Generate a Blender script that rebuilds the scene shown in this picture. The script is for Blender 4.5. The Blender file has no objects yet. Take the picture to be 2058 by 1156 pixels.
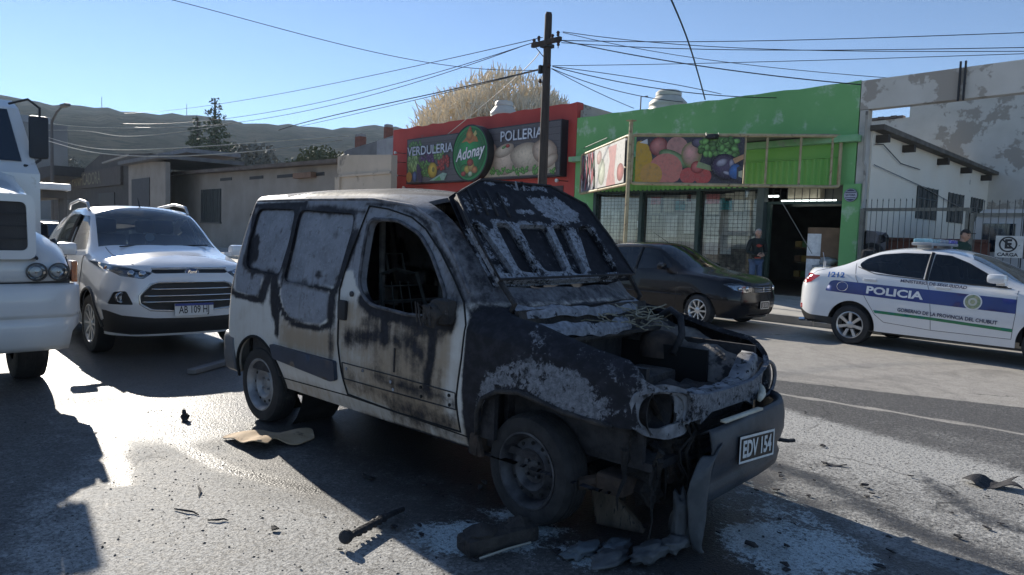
import bpy, bmesh, math, random
import numpy as np
from mathutils import Vector, Matrix, geometry
from mathutils.bvhtree import BVHTree
random.seed(7); RNG = np.random.RandomState(7)
SC = bpy.context.scene
COL = SC.collection
R = math.radians
# ---------------------------------------------------------------- camera
# world: X runs along the street, Y across it towards the shop fronts, metres
cam_d = bpy.data.cameras.new('camera'); cam = bpy.data.objects.new('camera', cam_d); COL.objects.link(cam)
SC.camera = cam
cam_d.sensor_width = 36.0; cam_d.lens = 36.0*1420.53/2058.0
cam_d.clip_start = 0.05; cam_d.clip_end = 6000
PITCH, ROLL, YAW = 0.0725, 0.0338, 0.8187
fw = Vector((-math.sin(YAW)*math.cos(PITCH), math.cos(YAW)*math.cos(PITCH), -math.sin(PITCH)))
rt = Vector((math.cos(YAW), math.sin(YAW), 0)); up = rt.cross(fw)
r2 = rt*math.cos(ROLL)+up*math.sin(ROLL); u2 = -rt*math.sin(ROLL)+up*math.cos(ROLL)
cm = Matrix((r2, u2, -fw)).transposed().to_4x4(); cm.translation = Vector((0, 0, 1.49))
cam.matrix_world = cm
# ---------------------------------------------------------------- light
SUN_EL = R(25.5); SUN_H = Vector((-0.991, 0.137, 0)).normalized()
sun_dir = SUN_H*math.cos(SUN_EL)+Vector((0, 0, math.sin(SUN_EL)))
W = bpy.data.worlds.new('World'); SC.world = W; W.use_nodes = True
nt = W.node_tree; nt.nodes.clear()
sky = nt.nodes.new('ShaderNodeTexSky'); sky.sky_type = 'NISHITA'; sky.sun_disc = False
sky.sun_elevation = SUN_EL; sky.sun_rotation = math.atan2(SUN_H.x, SUN_H.y)
sky.air_density = 0.7; sky.dust_density = 0.0; sky.ozone_density = 3.0; sky.altitude = 100
bg = nt.nodes.new('ShaderNodeBackground'); bg.inputs[1].default_value = 0.067
ow = nt.nodes.new('ShaderNodeOutputWorld')
nt.links.new(sky.outputs[0], bg.inputs[0]); nt.links.new(bg.outputs[0], ow.inputs[0])
sl = bpy.data.lights.new('sun', 'SUN'); so = bpy.data.objects.new('sun', sl); COL.objects.link(so)
sl.energy = 3.9; sl.angle = R(0.53); sl.color = (1.0, 0.93, 0.82)
so.rotation_euler = sun_dir.to_track_quat('Z', 'Y').to_euler(); so.location = (0, 0, 50)
SC.view_settings.view_transform = 'Standard'; SC.view_settings.look = 'None'
SC.view_settings.exposure = 1.22; SC.view_settings.gamma = 1.0; SC.view_settings.use_curve_mapping = False
SC.render.engine = 'CYCLES'
SC.cycles.max_bounces = 6; SC.cycles.transparent_max_bounces = 12
SC.cycles.sample_clamp_indirect = 4.0
# ---------------------------------------------------------------- materials
MATS = {}
def N(nt, typ, **kw):
    n = nt.nodes.new(typ)
    for k, v in kw.items(): setattr(n, k, v)
    return n
def L(nt, a, b): nt.links.new(a, b)
def new_mat(name):
    m = bpy.data.materials.new(name); m.use_nodes = True; nt = m.node_tree; nt.nodes.clear()
    out = N(nt, 'ShaderNodeOutputMaterial'); p = N(nt, 'ShaderNodeBsdfPrincipled'); L(nt, p.outputs[0], out.inputs[0])
    MATS[name] = m
    return m, nt, p
def coords(nt, scale=(1, 1, 1)):
    tc = N(nt, 'ShaderNodeTexCoord'); mp = N(nt, 'ShaderNodeMapping'); mp.inputs['Scale'].default_value = scale
    L(nt, tc.outputs['Object'], mp.inputs[0]); return mp.outputs[0]
def noise(nt, co, scale, detail=4, rough=.55, dist=0.0):
    n = N(nt, 'ShaderNodeTexNoise'); n.inputs['Scale'].default_value = scale; n.inputs['Detail'].default_value = detail
    n.inputs['Roughness'].default_value = rough; n.inputs['Distortion'].default_value = dist
    L(nt, co, n.inputs['Vector']); return n.outputs[0]
def ramp(nt, fac, stops):
    r = N(nt, 'ShaderNodeValToRGB'); e = r.color_ramp.elements
    while len(e) > 2: e.remove(e[-1])
    for i, (p, c) in enumerate(stops):
        if i < 2: el = e[i]; el.position = p
        else: el = e.new(p)
        el.color = (c[0], c[1], c[2], 1) if not isinstance(c, (int, float)) else (c, c, c, 1)
    L(nt, fac, r.inputs[0]); return r.outputs[0]
def math_(nt, op, a, b=None, clamp=False):
    n = N(nt, 'ShaderNodeMath', operation=op); n.use_clamp = clamp
    for i, v in enumerate((a, b)):
        if v is None: continue
        if isinstance(v, (int, float)): n.inputs[i].default_value = v
        else: L(nt, v, n.inputs[i])
    return n.outputs[0]
def mixc(nt, fac, a, b):
    n = N(nt, 'ShaderNodeMix', data_type='RGBA')
    for s, v in ((0, fac), (6, a), (7, b)):
        if isinstance(v, (int, float)): n.inputs[s].default_value = v
        elif isinstance(v, tuple): n.inputs[s].default_value = (v[0], v[1], v[2], 1)
        else: L(nt, v, n.inputs[s])
    return n.outputs[2]
def sstep(nt, v, lo, hi):
    n = N(nt, 'ShaderNodeMapRange', interpolation_type='SMOOTHSTEP'); n.inputs[1].default_value = lo; n.inputs[2].default_value = hi
    L(nt, v, n.inputs[0]); return n.outputs[0]
def attr(nt, name):
    a = N(nt, 'ShaderNodeAttribute'); a.attribute_name = name; return a.outputs['Fac']
def bumpn(nt, p, h, strength, dist=.01):
    b = N(nt, 'ShaderNodeBump'); b.inputs['Strength'].default_value = strength; b.inputs['Distance'].default_value = dist
    L(nt, h, b.inputs['Height']); L(nt, b.outputs[0], p.inputs['Normal'])
def M(name, col, rough=.5, metal=0., var=.15, vs=3., bump=0., bs=60., coat=0., spec=.5, col2=None, th=(.35, .65), detail=5, streak=None, bd=.01, wear=None):
    """col with noise-driven drift to darker/lighter (var) or to a second real colour (col2)"""
    if name in MATS: return MATS[name]
    m, nt, p = new_mat(name)
    co = coords(nt, streak or (1, 1, 1))
    n1 = noise(nt, co, vs, detail)
    if col2 is None:
        a = tuple(c*(1-var) for c in col); b = tuple(min(1, c*(1+var)) for c in col)
    else: a, b = col, col2
    c = ramp(nt, n1, [(th[0], a), (th[1], b)])
    if wear:
        n2 = noise(nt, co, wear[1], 6, .65)
        c = mixc(nt, sstep(nt, n2, wear[2], wear[2]+wear[3]), c, wear[0])
    L(nt, c, p.inputs['Base Color'])
    p.inputs['Roughness'].default_value = rough; p.inputs['Metallic'].default_value = metal
    p.inputs['Coat Weight'].default_value = coat; p.inputs['Coat Roughness'].default_value = .06
    p.inputs['Specular IOR Level'].default_value = spec
    if bump: bumpn(nt, p, noise(nt, co, bs, 5, .6), bump, bd)
    return m
def glass_mat(name, tint, gloss=.04, rough=.0):
    if name in MATS: return MATS[name]
    m = bpy.data.materials.new(name); m.use_nodes = True; nt = m.node_tree; nt.nodes.clear(); MATS[name] = m
    out = N(nt, 'ShaderNodeOutputMaterial'); mx = N(nt, 'ShaderNodeMixShader'); tr = N(nt, 'ShaderNodeBsdfTransparent'); gl = N(nt, 'ShaderNodeBsdfGlossy')
    fr = N(nt, 'ShaderNodeFresnel'); fr.inputs[0].default_value = 1.5
    tr.inputs[0].default_value = (*tint, 1); gl.inputs['Roughness'].default_value = rough+.01
    f2 = math_(nt, 'ADD', fr.outputs[0], gloss, True)
    L(nt, f2, mx.inputs[0]); L(nt, tr.outputs[0], mx.inputs[1]); L(nt, gl.outputs[0], mx.inputs[2]); L(nt, mx.outputs[0], out.inputs[0])
    return m
# ---------------------------------------------------------------- objects
def tag(o, label=None, cat=None, group=None, kind=None):
    if label: o['label'] = label
    if cat: o['category'] = cat
    if group: o['group'] = group
    if kind: o['kind'] = kind
    return o
def thing(name, label, cat, loc=(0, 0, 0), rz=0, group=None):
    o = bpy.data.objects.new(name, None); COL.objects.link(o); o.location = loc; o.rotation_euler = (0, 0, rz)
    o.empty_display_size = .2
    return tag(o, label, cat, group)
def mobj(name, V, F, mat, parent=None, smooth=False, attrs=None, angle=None):
    me = bpy.data.meshes.new(name)
    me.from_pydata([tuple(map(float, v)) for v in V], [], [tuple(map(int, f)) for f in F]); me.validate()
    if attrs:
        for k, a in attrs.items():
            at = me.attributes.new(k, 'FLOAT', 'POINT'); at.data.foreach_set('value', np.asarray(a, dtype=np.float32))
    me.materials.append(mat)
    if smooth: me.polygons.foreach_set('use_smooth', [True]*len(me.polygons))
    if angle is not None:
        me.polygons.foreach_set('use_smooth', [True]*len(me.polygons)); me.set_sharp_from_angle(angle=angle)
    me.update()
    o = bpy.data.objects.new(name, me); COL.objects.link(o)
    if parent is not None: o.parent = parent
    return o
class MB:
    def __init__(s): s.v = []; s.f = []
    def add(s, V, F):
        n = len(s.v); s.v += [tuple(v) for v in V]; s.f += [tuple(i+n for i in f) for f in F]; return s
    def box(s, c, d, rz=0, rx=0, ry=0, taper=1.0, bev=0):
        hx, hy, hz = d[0]/2, d[1]/2, d[2]/2
        m = Matrix.Translation(c) @ Matrix.Rotation(rz, 4, 'Z') @ Matrix.Rotation(ry, 4, 'Y') @ Matrix.Rotation(rx, 4, 'X')
        if bev > 0:
            bm = bmesh.new(); bmesh.ops.create_cube(bm, size=1)
            for v in bm.verts:
                t = taper if v.co.z > 0 else 1
                v.co = Vector((v.co.x*d[0]*t, v.co.y*d[1]*t, v.co.z*d[2]))
            bmesh.ops.bevel(bm, geom=list(bm.edges), offset=min(bev, .45*min(d)), segments=2, profile=.6, affect='EDGES')
            bm.verts.index_update()
            s.add([m @ v.co for v in bm.verts], [[v.index for v in f.verts] for f in bm.faces]); bm.free(); return s
        V = []
        for z in (-hz, hz):
            t = taper if z > 0 else 1
            for x, y in ((-hx, -hy), (hx, -hy), (hx, hy), (-hx, hy)): V.append(m @ Vector((x*t, y*t, z)))
        s.add(V, [(3, 2, 1, 0), (4, 5, 6, 7), (0, 1, 5, 4), (1, 2, 6, 5), (2, 3, 7, 6), (3, 0, 4, 7)]); return s
    def tube(s, pts, r, n=8, cap=True, closed=False):
        pts = [Vector(p) for p in pts]; k = len(pts); rs = r if isinstance(r, (list, tuple)) else [r]*k
        V = []; F = []; prev = None
        for i, p in enumerate(pts):
            if closed: t = pts[(i+1) % k]-pts[i-1]
            else: t = pts[min(i+1, k-1)]-pts[max(i-1, 0)]
            t.normalize()
            if prev is None:
                a = Vector((0, 0, 1)) if abs(t.z) < .9 else Vector((1, 0, 0)); u = t.cross(a).normalized()
            else: u = (prev-t*prev.dot(t)).normalized()
            prev = u; w = t.cross(u)
            for j in range(n):
                a = 2*math.pi*j/n; V.append(p+(u*math.cos(a)+w*math.sin(a))*rs[i])
        m = k if closed else k-1
        for i in range(m):
            for j in range(n):
                a, b = i*n+j, i*n+(j+1) % n; c, d = ((i+1) % k)*n+(j+1) % n, ((i+1) % k)*n+j
                F.append((a, b, c, d))
        if cap and not closed: F.append(tuple(range(n))[::-1]); F.append(tuple((k-1)*n+j for j in range(n)))
        s.add(V, F); return s
    def lathe(s, prof, m=None, n=24, arc=(0, 2*math.pi)):
        """prof: (radius, height) along local Z"""
        m = m or Matrix.Identity(4); full = abs(arc[1]-arc[0]-2*math.pi) < 1e-6; c = n if full else n+1
        V = []; F = []
        for r_, h in prof:
            for j in range(c):
                a = arc[0]+(arc[1]-arc[0])*j/n; V.append(m @ Vector((r_*math.cos(a), r_*math.sin(a), h)))
        for i in range(len(prof)-1):
            for j in range(n):
                j2 = (j+1) % c; F.append((i*c+j, i*c+j2, (i+1)*c+j2, (i+1)*c+j))
        s.add(V, F); return s
    def prism(s, poly, h0, h1, m=None):
        """poly in local XY extruded along local Z"""
        m = m or Matrix.Identity(4); k = len(poly)
        V = [m @ Vector((x, y, h0)) for x, y in poly]+[m @ Vector((x, y, h1)) for x, y in poly]
        tri = geometry.tessellate_polygon([[Vector((x, y, 0)) for x, y in poly]])
        F = [tuple(t) for t in tri]+[tuple(i+k for i in t[::-1]) for t in tri]
        for i in range(k): j = (i+1) % k; F.append((i, j, j+k, i+k))
        s.add(V, F); return s
    def build(s, name, mat, parent=None, smooth=False, angle=None):
        o = mobj(name, s.v, s.f, mat, parent, smooth, None, angle)
        bm = bmesh.new(); bm.from_mesh(o.data); bmesh.ops.recalc_face_normals(bm, faces=bm.faces); bm.to_mesh(o.data); bm.free()
        return o
AX = {'Y': Matrix.Rotation(-math.pi/2, 4, 'X'), 'X': Matrix.Rotation(math.pi/2, 4, 'Y'), 'Z': Matrix.Identity(4)}
def XZ(y): return Matrix.Translation((0, y, 0)) @ Matrix(((1, 0, 0, 0), (0, 0, 1, 0), (0, 1, 0, 0), (0, 0, 0, 1)))  # (x,z)->(x,y,z), height along +Y
def YZ(x): return Matrix.Translation((x, 0, 0)) @ Matrix(((0, 0, 1, 0), (1, 0, 0, 0), (0, 1, 0, 0), (0, 0, 0, 1)))  # (y,z)
def part(name, mat, parent, fn, smooth=False, angle=None):
    m = MB(); fn(m); return m.build(name, mat, parent, smooth, angle)
def struct(o): o['kind'] = 'structure'; return o
def stuff(o): o['kind'] = 'stuff'; return o
def copy_obj(o, parent, loc=None, rz=None):
    c = o.copy(); COL.objects.link(c); c.parent = parent
    if loc is not None: c.location = loc
    if rz is not None: c.rotation_euler = (0, 0, rz)
    return c
def rpoly(pts, r, n=5):
    """round the corners of a polygon"""
    out = []; k = len(pts)
    for i in range(k):
        p = np.array(pts[i], float); a = np.array(pts[i-1], float); b = np.array(pts[(i+1) % k], float)
        rr = r[i] if isinstance(r, (list, tuple)) else r
        la, lb = np.linalg.norm(a-p), np.linalg.norm(b-p); q = min(rr, .48*la, .48*lb)
        if q < 1e-5: out.append(tuple(p)); continue
        pa, pb = p+(a-p)/la*q, p+(b-p)/lb*q
        for t in np.linspace(0, 1, n): out.append(tuple((1-t)**2*pa+2*t*(1-t)*p+t*t*pb))
    return out
def ell(cx, cy, rx, ry, n=24, a0=0, a1=2*math.pi):
    full = abs(a1-a0-2*math.pi) < 1e-6
    return [(cx+rx*math.cos(a0+(a1-a0)*i/(n if full else n-1)), cy+ry*math.sin(a0+(a1-a0)*i/(n if full else n-1))) for i in range(n)]
def dens(P, d, closed=True):
    P = [np.array(p, float) for p in P]; out = []; k = len(P)
    for i in range(k if closed else k-1):
        a, b = P[i], P[(i+1) % k]; m = max(1, int(np.ceil(np.linalg.norm(b-a)/d)))
        for t in range(m): out.append(a+(b-a)*t/m)
    if not closed: out.append(P[-1])
    return np.array(out)
def inpoly(pts, poly):
    x, y = pts[:, 0], pts[:, 1]; ins = np.zeros(len(pts), bool); P = np.asarray(poly); j = len(P)-1
    for i in range(len(P)):
        xi, yi, xj, yj = P[i, 0], P[i, 1], P[j, 0], P[j, 1]
        if yi != yj:
            c = ((yi > y) != (yj > y)) & (x < (xj-xi)*(y-yi)/(yj-yi)+xi); ins ^= c
        j = i
    return ins
def segdist(pts, P, closed):
    P = np.asarray(P, float); d = np.full(len(pts), 1e9)
    for i in range(len(P) if closed else len(P)-1):
        a, b = P[i], P[(i+1) % len(P)]; ab = b-a; t = np.clip(((pts-a)@ab)/max(ab@ab, 1e-12), 0, 1)
        d = np.minimum(d, np.linalg.norm(pts-(a+t[:, None]*ab), axis=1))
    return d
def sdpoly(pts, P): d = segdist(pts, P, True); return np.where(inpoly(pts, P), d, -d)
def ss(v, lo, hi): t = np.clip((v-lo)/(hi-lo), 0, 1); return t*t*(3-2*t)
def pchip(xs, ys):
    xs = np.asarray(xs, float); ys = np.asarray(ys, float)
    if xs[0] > xs[-1]: xs, ys = xs[::-1], ys[::-1]
    h = np.diff(xs); dl = np.diff(ys)/h; m = np.zeros(len(xs))
    m[0], m[-1] = dl[0], dl[-1]
    for i in range(1, len(xs)-1):
        if dl[i-1]*dl[i] > 0:
            w1, w2 = 2*h[i]+h[i-1], h[i]+2*h[i-1]; m[i] = (w1+w2)/(w1/dl[i-1]+w2/dl[i])
    def f(x):
        x = np.clip(x, xs[0], xs[-1]); i = np.clip(np.searchsorted(xs, x)-1, 0, len(h)-1); t = (x-xs[i])/h[i]
        return ((1+2*t)*(1-t)**2*ys[i]+t*(1-t)**2*h[i]*m[i]+t*t*(3-2*t)*ys[i+1]+t*t*(t-1)*h[i]*m[i+1])
    return f
def text_vf(body, size, shear=0., bold=0., sx=1., ext=0., spacing=1.):
    cu = bpy.data.curves.new('t', 'FONT'); cu.body = body; cu.size = size; cu.shear = shear; cu.offset = bold; cu.extrude = ext
    cu.align_x = 'CENTER'; cu.align_y = 'CENTER'; cu.space_character = spacing; cu.resolution_u = 3
    ob = bpy.data.objects.new('t', cu); COL.objects.link(ob)
    me = bpy.data.meshes.new_from_object(ob.evaluated_get(bpy.context.evaluated_depsgraph_get()))
    bm = bmesh.new(); bm.from_mesh(me); bmesh.ops.triangulate(bm, faces=bm.faces); bm.verts.index_update()
    V = [(v.co.x*sx, v.co.y, v.co.z) for v in bm.verts]; F = [[v.index for v in f.verts] for f in bm.faces]; bm.free()
    bpy.data.objects.remove(ob); bpy.data.curves.remove(cu); bpy.data.meshes.remove(me)
    return V, F
def text_obj(name, body, size, mat, parent, m, **kw):
    V, F = text_vf(body, size, **kw); return mobj(name, [m @ Vector(v) for v in V], F, mat, parent)
def cdt(pts, edges=(), faces=(), ot=0):
    r = geometry.delaunay_2d_cdt([Vector((float(a), float(b))) for a, b in pts], list(edges), list(faces), ot, 1e-6)
    return np.array([tuple(v) for v in r[0]]), r[2]
def sheet(poly, d, holes=(), jitter=0.):
    """triangulated polygon (with holes) in 2D with inner grid points of pitch d"""
    P = dens(poly, d); pts = [P]; E = [(i, (i+1) % len(P)) for i in range(len(P))]; n = len(P)
    for h in holes:
        H = dens(h, d); E += [(n+i, n+(i+1) % len(H)) for i in range(len(H))]; n += len(H); pts.append(H)
    lo, hi = P.min(0), P.max(0); gx, gy = np.meshgrid(np.arange(lo[0]+d/2, hi[0], d), np.arange(lo[1]+d/2, hi[1], d))
    G = np.stack([gx.ravel(), gy.ravel()], 1)
    if jitter: G = G+RNG.uniform(-jitter*d, jitter*d, G.shape)
    k = inpoly(G, P) & (segdist(G, P, True) > .35*d)
    for h in holes: k &= ~inpoly(G, h) & (segdist(G, h, True) > .35*d)
    pts.append(G[k]); A = np.concatenate(pts)
    V, F = cdt(A, E); F = np.array([f for f in F if len(f) == 3]); c = V[F].mean(1)
    keep = inpoly(c, P)
    for h in holes: keep &= ~inpoly(c, h)
    return V, F[keep]
def solid_sheet(name, V3, F, nrm, th, mat, parent=None, smooth=True, attrs=None, back=True):
    """give a sheet (V3, F) a thickness th along -nrm with closed rims"""
    V3 = np.asarray(V3, float); F = np.asarray(F); n = len(V3)
    nn = np.broadcast_to(np.asarray(nrm, float), V3.shape)
    B = V3-nn*th; ed = {}
    for a, b, c in F:
        for e in ((a, b), (b, c), (c, a)): ed[e] = 1
    bd = [e for e in ed if (e[1], e[0]) not in ed]
    V = [V3, B]; FF = [tuple(f) for f in F]+[tuple(int(i)+n for i in f[::-1]) for f in F]
    m = 2*n; ids = {}; ex = []; src = []
    for a, b in bd:
        for i in (a, b):
            if i not in ids: ids[i] = m+len(ex); ex += [V3[i], B[i]]; src += [i, i]
        FF.append((ids[a], ids[a]+1, ids[b]+1, ids[b]))
    Va = np.concatenate([V3, B, np.array(ex).reshape(-1, 3)])
    at = None
    if attrs: at = {k: np.concatenate([a, a, a[src]]) for k, a in attrs.items()}
    return mobj(name, Va, FF, mat, parent, smooth, at)
# ---------------------------------------------------------------- lofted vehicle shells
class Body:
    """Half shell (right side, y<0) as one grid: nose patch, side stations, tail patch; columns run from sill to roof centre line."""
    def __init__(s, T, xs, xr, front, rear, nf, nr, step=.05, n1=7, n2=5, n3=9, nc=4, n4=10, rD=.06, cols=16):
        s.T = {k: pchip(*zip(*v)) if isinstance(v, list) else (lambda x, v=v: v+0*x) for k, v in T.items()}
        s.cnt = (n1, n2, n3, nc, n4); s.rD = rD
        st = np.linspace(xs, xr, max(3, int(abs(xs-xr)/step)+1))
        S0, S1 = s.section(xs), s.section(xr)
        def cap(S, x0, prof, n):
            P = s.profile(prof, x0, S); a = np.linspace(0, math.pi/2, 400); e = 2.0/n
            cx, cy = np.cos(a)**e, np.sin(a)**e; cx[-1] = 0; cy[0] = 0
            L_ = np.concatenate([[0], np.cumsum(np.hypot(np.diff(cx), np.diff(cy)))]); aa = np.interp(np.linspace(0, L_[-1], cols), L_, a)
            out = []
            for t in aa:
                ca, sa = max(0, math.cos(t))**e, max(0, math.sin(t))**e
                w = math.sin(t)**2
                out.append(np.stack([x0+(P[:, 0]-x0)*ca, -S[:, 0]*sa, P[:, 1]*(1-w)+S[:, 1]*w], 1))
            return out
        cf = cap(S0, xs, front, nf); cr = cap(S1, xr, rear, nr)
        mid = []
        for x in st:
            S = s.section(x); mid.append(np.stack([np.full(len(S), x), -S[:, 0], S[:, 1]], 1))
        s.G = np.array(cf[:-1]+mid+cr[:-1][::-1]); s.J, s.I = s.G.shape[:2]
        s.nf = cols-1
        dj = np.gradient(s.G, axis=0); di = np.gradient(s.G, axis=1)
        n = np.cross(dj, di); n /= np.maximum(np.linalg.norm(n, axis=2, keepdims=True), 1e-9)
        if n[s.J//2, s.cnt[0], 1] > 0: n = -n
        # fix degenerate normals on the centre line
        s.Nn = n
        V = s.G.reshape(-1, 3); F = []
        for j in range(s.J-1):
            for i in range(s.I-1):
                a = j*s.I+i; F.append((a, a+s.I, a+s.I+1)); F.append((a, a+s.I+1, a+1))
        s.bvh = BVHTree.FromPolygons([Vector(v) for v in V], F); s.F = F; s.V = V
    def section(s, x):
        T = s.T; n1, n2, n3, nc, n4 = s.cnt
        A = np.array([T['ys'](x), T['zs'](x)], float); B = np.array([T['ym'](x), T['zm'](x)], float); C = np.array([T['yb'](x), T['zb'](x)], float)
        D = np.array([T['ye'](x), T['ze'](x)], float); E = np.array([0, T['zc'](x)], float)
        def q(P0, P1, P2, P3, t): return .5*((2*P1)+(-P0+P2)*t+(2*P0-5*P1+4*P2-P3)*t*t+(-P0+3*P1-3*P2+P3)*t**3)
        pts = [q(A-(B-A)*.3, A, B, C, t) for t in np.linspace(0, 1, n1, endpoint=False)]
        pts += [q(A, B, C, C+(D-C)*.3, t) for t in np.linspace(0, 1, n2, endpoint=False)]
        cd = D-C; lc = np.linalg.norm(cd); r = min(s.rD, .45*lc, .4*D[0]); D1 = D-cd/lc*r
        def top(t):  # D->E arc
            y = D[0]*(1-t); return np.array([y, E[1]-(E[1]-D[1])*(y/D[0])**2.2])
        tb = r/D[0]; D2 = top(tb)
        bul = np.array([cd[1], -cd[0]])/lc*min(.012, lc*.03)
        pts += [C+(D1-C)*t+bul*4*t*(1-t) for t in np.linspace(0, 1, n3, endpoint=False)]
        pts += [(1-t)**2*D1+2*t*(1-t)*D+t*t*D2 for t in np.linspace(0, 1, nc, endpoint=False)]
        pts += [top(tb+(1-tb)*t) for t in np.linspace(0, 1, n4)]
        return np.array(pts)
    def profile(s, prof, x0, S):
        """prof = (seg A->C, seg C->D) lists of (x, z); last point joins the roof/hood centre line"""
        n1, n2, n3, nc, n4 = s.cnt; out = []
        segs = [prof[0], [prof[0][-1]]+prof[1], [prof[1][-1]]+prof[2]+[(x0, S[-1][1])]]
        for seg, n, end in ((segs[0], n1+n2, False), (segs[1], n3+nc, False), (segs[2], n4, True)):
            P = np.array(seg, float); d = np.concatenate([[0], np.cumsum(np.linalg.norm(np.diff(P, axis=0), axis=1))])
            u = np.linspace(0, d[-1], n, endpoint=end)
            if len(P) > 2: out.append(np.stack([pchip(d, P[:, 0])(u), pchip(d, P[:, 1])(u)], 1))
            else: out.append(np.stack([np.interp(u, d, P[:, 0]), np.interp(u, d, P[:, 1])], 1))
        return np.concatenate(out)
    def ev(s, U, A=None):
        A = s.G if A is None else A
        j = np.clip(np.floor(U[:, 0]).astype(int), 0, s.J-2); i = np.clip(np.floor(U[:, 1]).astype(int), 0, s.I-2)
        a = (U[:, 0]-j)[:, None]; b = (U[:, 1]-i)[:, None]
        return A[j, i]*(1-a)*(1-b)+A[j+1, i]*a*(1-b)+A[j, i+1]*(1-a)*b+A[j+1, i+1]*a*b
    def hit(s, p, proj):
        if proj == 'side': o, d = Vector((p[0], -5, p[1])), Vector((0, 1, 0))
        elif proj == 'front': o, d = Vector((9, min(p[0], -2e-4), p[1])), Vector((-1, 0, 0))
        elif proj == 'rear': o, d = Vector((-9, min(p[0], -2e-4), p[1])), Vector((1, 0, 0))
        else: o, d = Vector((p[0], min(p[1], -2e-4), 5)), Vector((0, 0, -1))
        return o, d
    def loc(s, P, proj):
        out = []; hits = []
        for p in P:
            o, d = s.hit(p, proj); h = s.bvh.ray_cast(o, d); hits.append((o, d, h, None if h[0] is None else (h[0]-o).length))
        good = [i for i, q in enumerate(hits) if q[3] is not None]
        for i, (o, d, h, l_) in enumerate(hits):
            if l_ is None:
                k = min(good, key=lambda g: min(abs(g-i), len(hits)-abs(g-i))) if good else None
                h = s.bvh.find_nearest(o+d*(hits[k][3] if good else 5))
            co, _, fi, _ = h; f = s.F[fi]; a, b, c = (s.V[k] for k in f)
            v0, v1, v2 = b-a, c-a, np.array(co)-a
            d00, d01, d11, d20, d21 = v0@v0, v0@v1, v1@v1, v2@v0, v2@v1; den = max(d00*d11-d01*d01, 1e-14)
            w1 = (d11*d20-d01*d21)/den; w2 = (d00*d21-d01*d20)/den
            w = np.clip([1-w1-w2, w1, w2], 0, 1); w /= w.sum()
            uv = sum(w[k]*np.array([f[k]//s.I, f[k] % s.I], float) for k in range(3)); out.append(uv)
        U = np.array(out)
        U[:, 0] = np.where(U[:, 0] < .06, 0, np.where(U[:, 0] > s.J-1.06, s.J-1, U[:, 0])); U[:, 1] = np.where(U[:, 1] > s.I-1.06, s.I-1, U[:, 1])
        return U
    def cut(s, regions):
        """regions: (name, proj, polygon). Later ones win. Returns {name: (V, N, F)} for the right half"""
        polys = []; pts = []; E = []; n = 0
        for name, proj, poly in regions:
            U = s.loc(dens(poly, .035), proj)
            k = [0]
            for i in range(1, len(U)):
                if np.abs(U[i]-U[k[-1]]).max() > 1e-3: k.append(i)
            U = U[k]
            polys.append((name, U)); m = len(U); pts.append(U); E += [(n+i, n+(i+1) % m) for i in range(m)]; n += m
        jj, ii = np.meshgrid(np.arange(s.J), np.arange(s.I), indexing='ij'); G = np.stack([jj.ravel(), ii.ravel()], 1).astype(float)
        keep = np.ones(len(G), bool); edge = (G[:, 0] == 0) | (G[:, 0] == s.J-1) | (G[:, 1] == 0) | (G[:, 1] == s.I-1)
        for _, U in polys: keep &= (segdist(G, U, True) > .22)
        pts.append(G[keep | edge]); A = np.concatenate(pts)
        V, F = cdt(A, E); F = np.array([f for f in F if len(f) == 3])
        c = V[F].mean(1); lab = np.zeros(len(F), int)
        for k, (_, U) in enumerate(polys): lab[inpoly(c, U)] = k+1
        P3, N3 = s.ev(V), s.ev(V, s.Nn); N3 /= np.maximum(np.linalg.norm(N3, axis=1, keepdims=True), 1e-9)
        N3[np.abs(P3[:, 1]) < 1e-3, 1] = 0
        # orient triangles outwards
        fn = np.cross(P3[F[:, 1]]-P3[F[:, 0]], P3[F[:, 2]]-P3[F[:, 0]]); fl = (fn*N3[F].mean(1)).sum(1) < 0
        F[fl] = F[fl][:, ::-1]
        ok = np.linalg.norm(fn, axis=1) > 1e-10; F, lab = F[ok], lab[ok]
        res = {}
        names = ['body']+[r[0] for r in regions]
        for nm in dict.fromkeys(names):
            m = np.isin(lab, [i for i, x in enumerate(names) if x == nm]); f = F[m]
            if not len(f): continue
            u, inv = np.unique(f, return_inverse=True); res[nm] = (P3[u], N3[u], inv.reshape(-1, 3))
        return res
    def snap(s, x, z, off=.004, side=-1):
        h = s.bvh.ray_cast(Vector((x, -5, z)), Vector((0, 1, 0)))
        if h[0] is None: h = s.bvh.find_nearest(Vector((x, -.8, z)))
        n = h[1] if h[1].y < 0 else -h[1]
        p = h[0]+n*off; return Vector((p.x, p.y if side < 0 else -p.y, p.z))
    def snapf(s, y, z, off=.004, x0=9, d=-1):
        h = s.bvh.ray_cast(Vector((x0, -max(abs(y), 2e-4), z)), Vector((d, 0, 0)))
        if h[0] is None: h = s.bvh.find_nearest(Vector((x0*.2, -abs(y), z)))
        n = h[1] if h[1].x*d < 0 else -h[1]; p = h[0]+n*off
        return Vector((p.x, y, p.z))
def mirror(t): V, Nn, F = t; return V*np.array([1, -1, 1]), Nn*np.array([1, -1, 1]), F[:, ::-1]
def join(a, b): return np.concatenate([a[0], b[0]]), np.concatenate([a[1], b[1]]), np.concatenate([a[2], b[2]+len(a[0])])
def weld(t, eps=4e-4):
    V, Nn, F = t; key = np.round(V/eps).astype(np.int64); _, idx, inv = np.unique(key, axis=0, return_index=True, return_inverse=True)
    inv = inv.ravel(); F2 = inv[F]; k = (F2[:, 0] != F2[:, 1]) & (F2[:, 1] != F2[:, 2]) & (F2[:, 0] != F2[:, 2])
    return V[idx], Nn[idx], F2[k]
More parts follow.
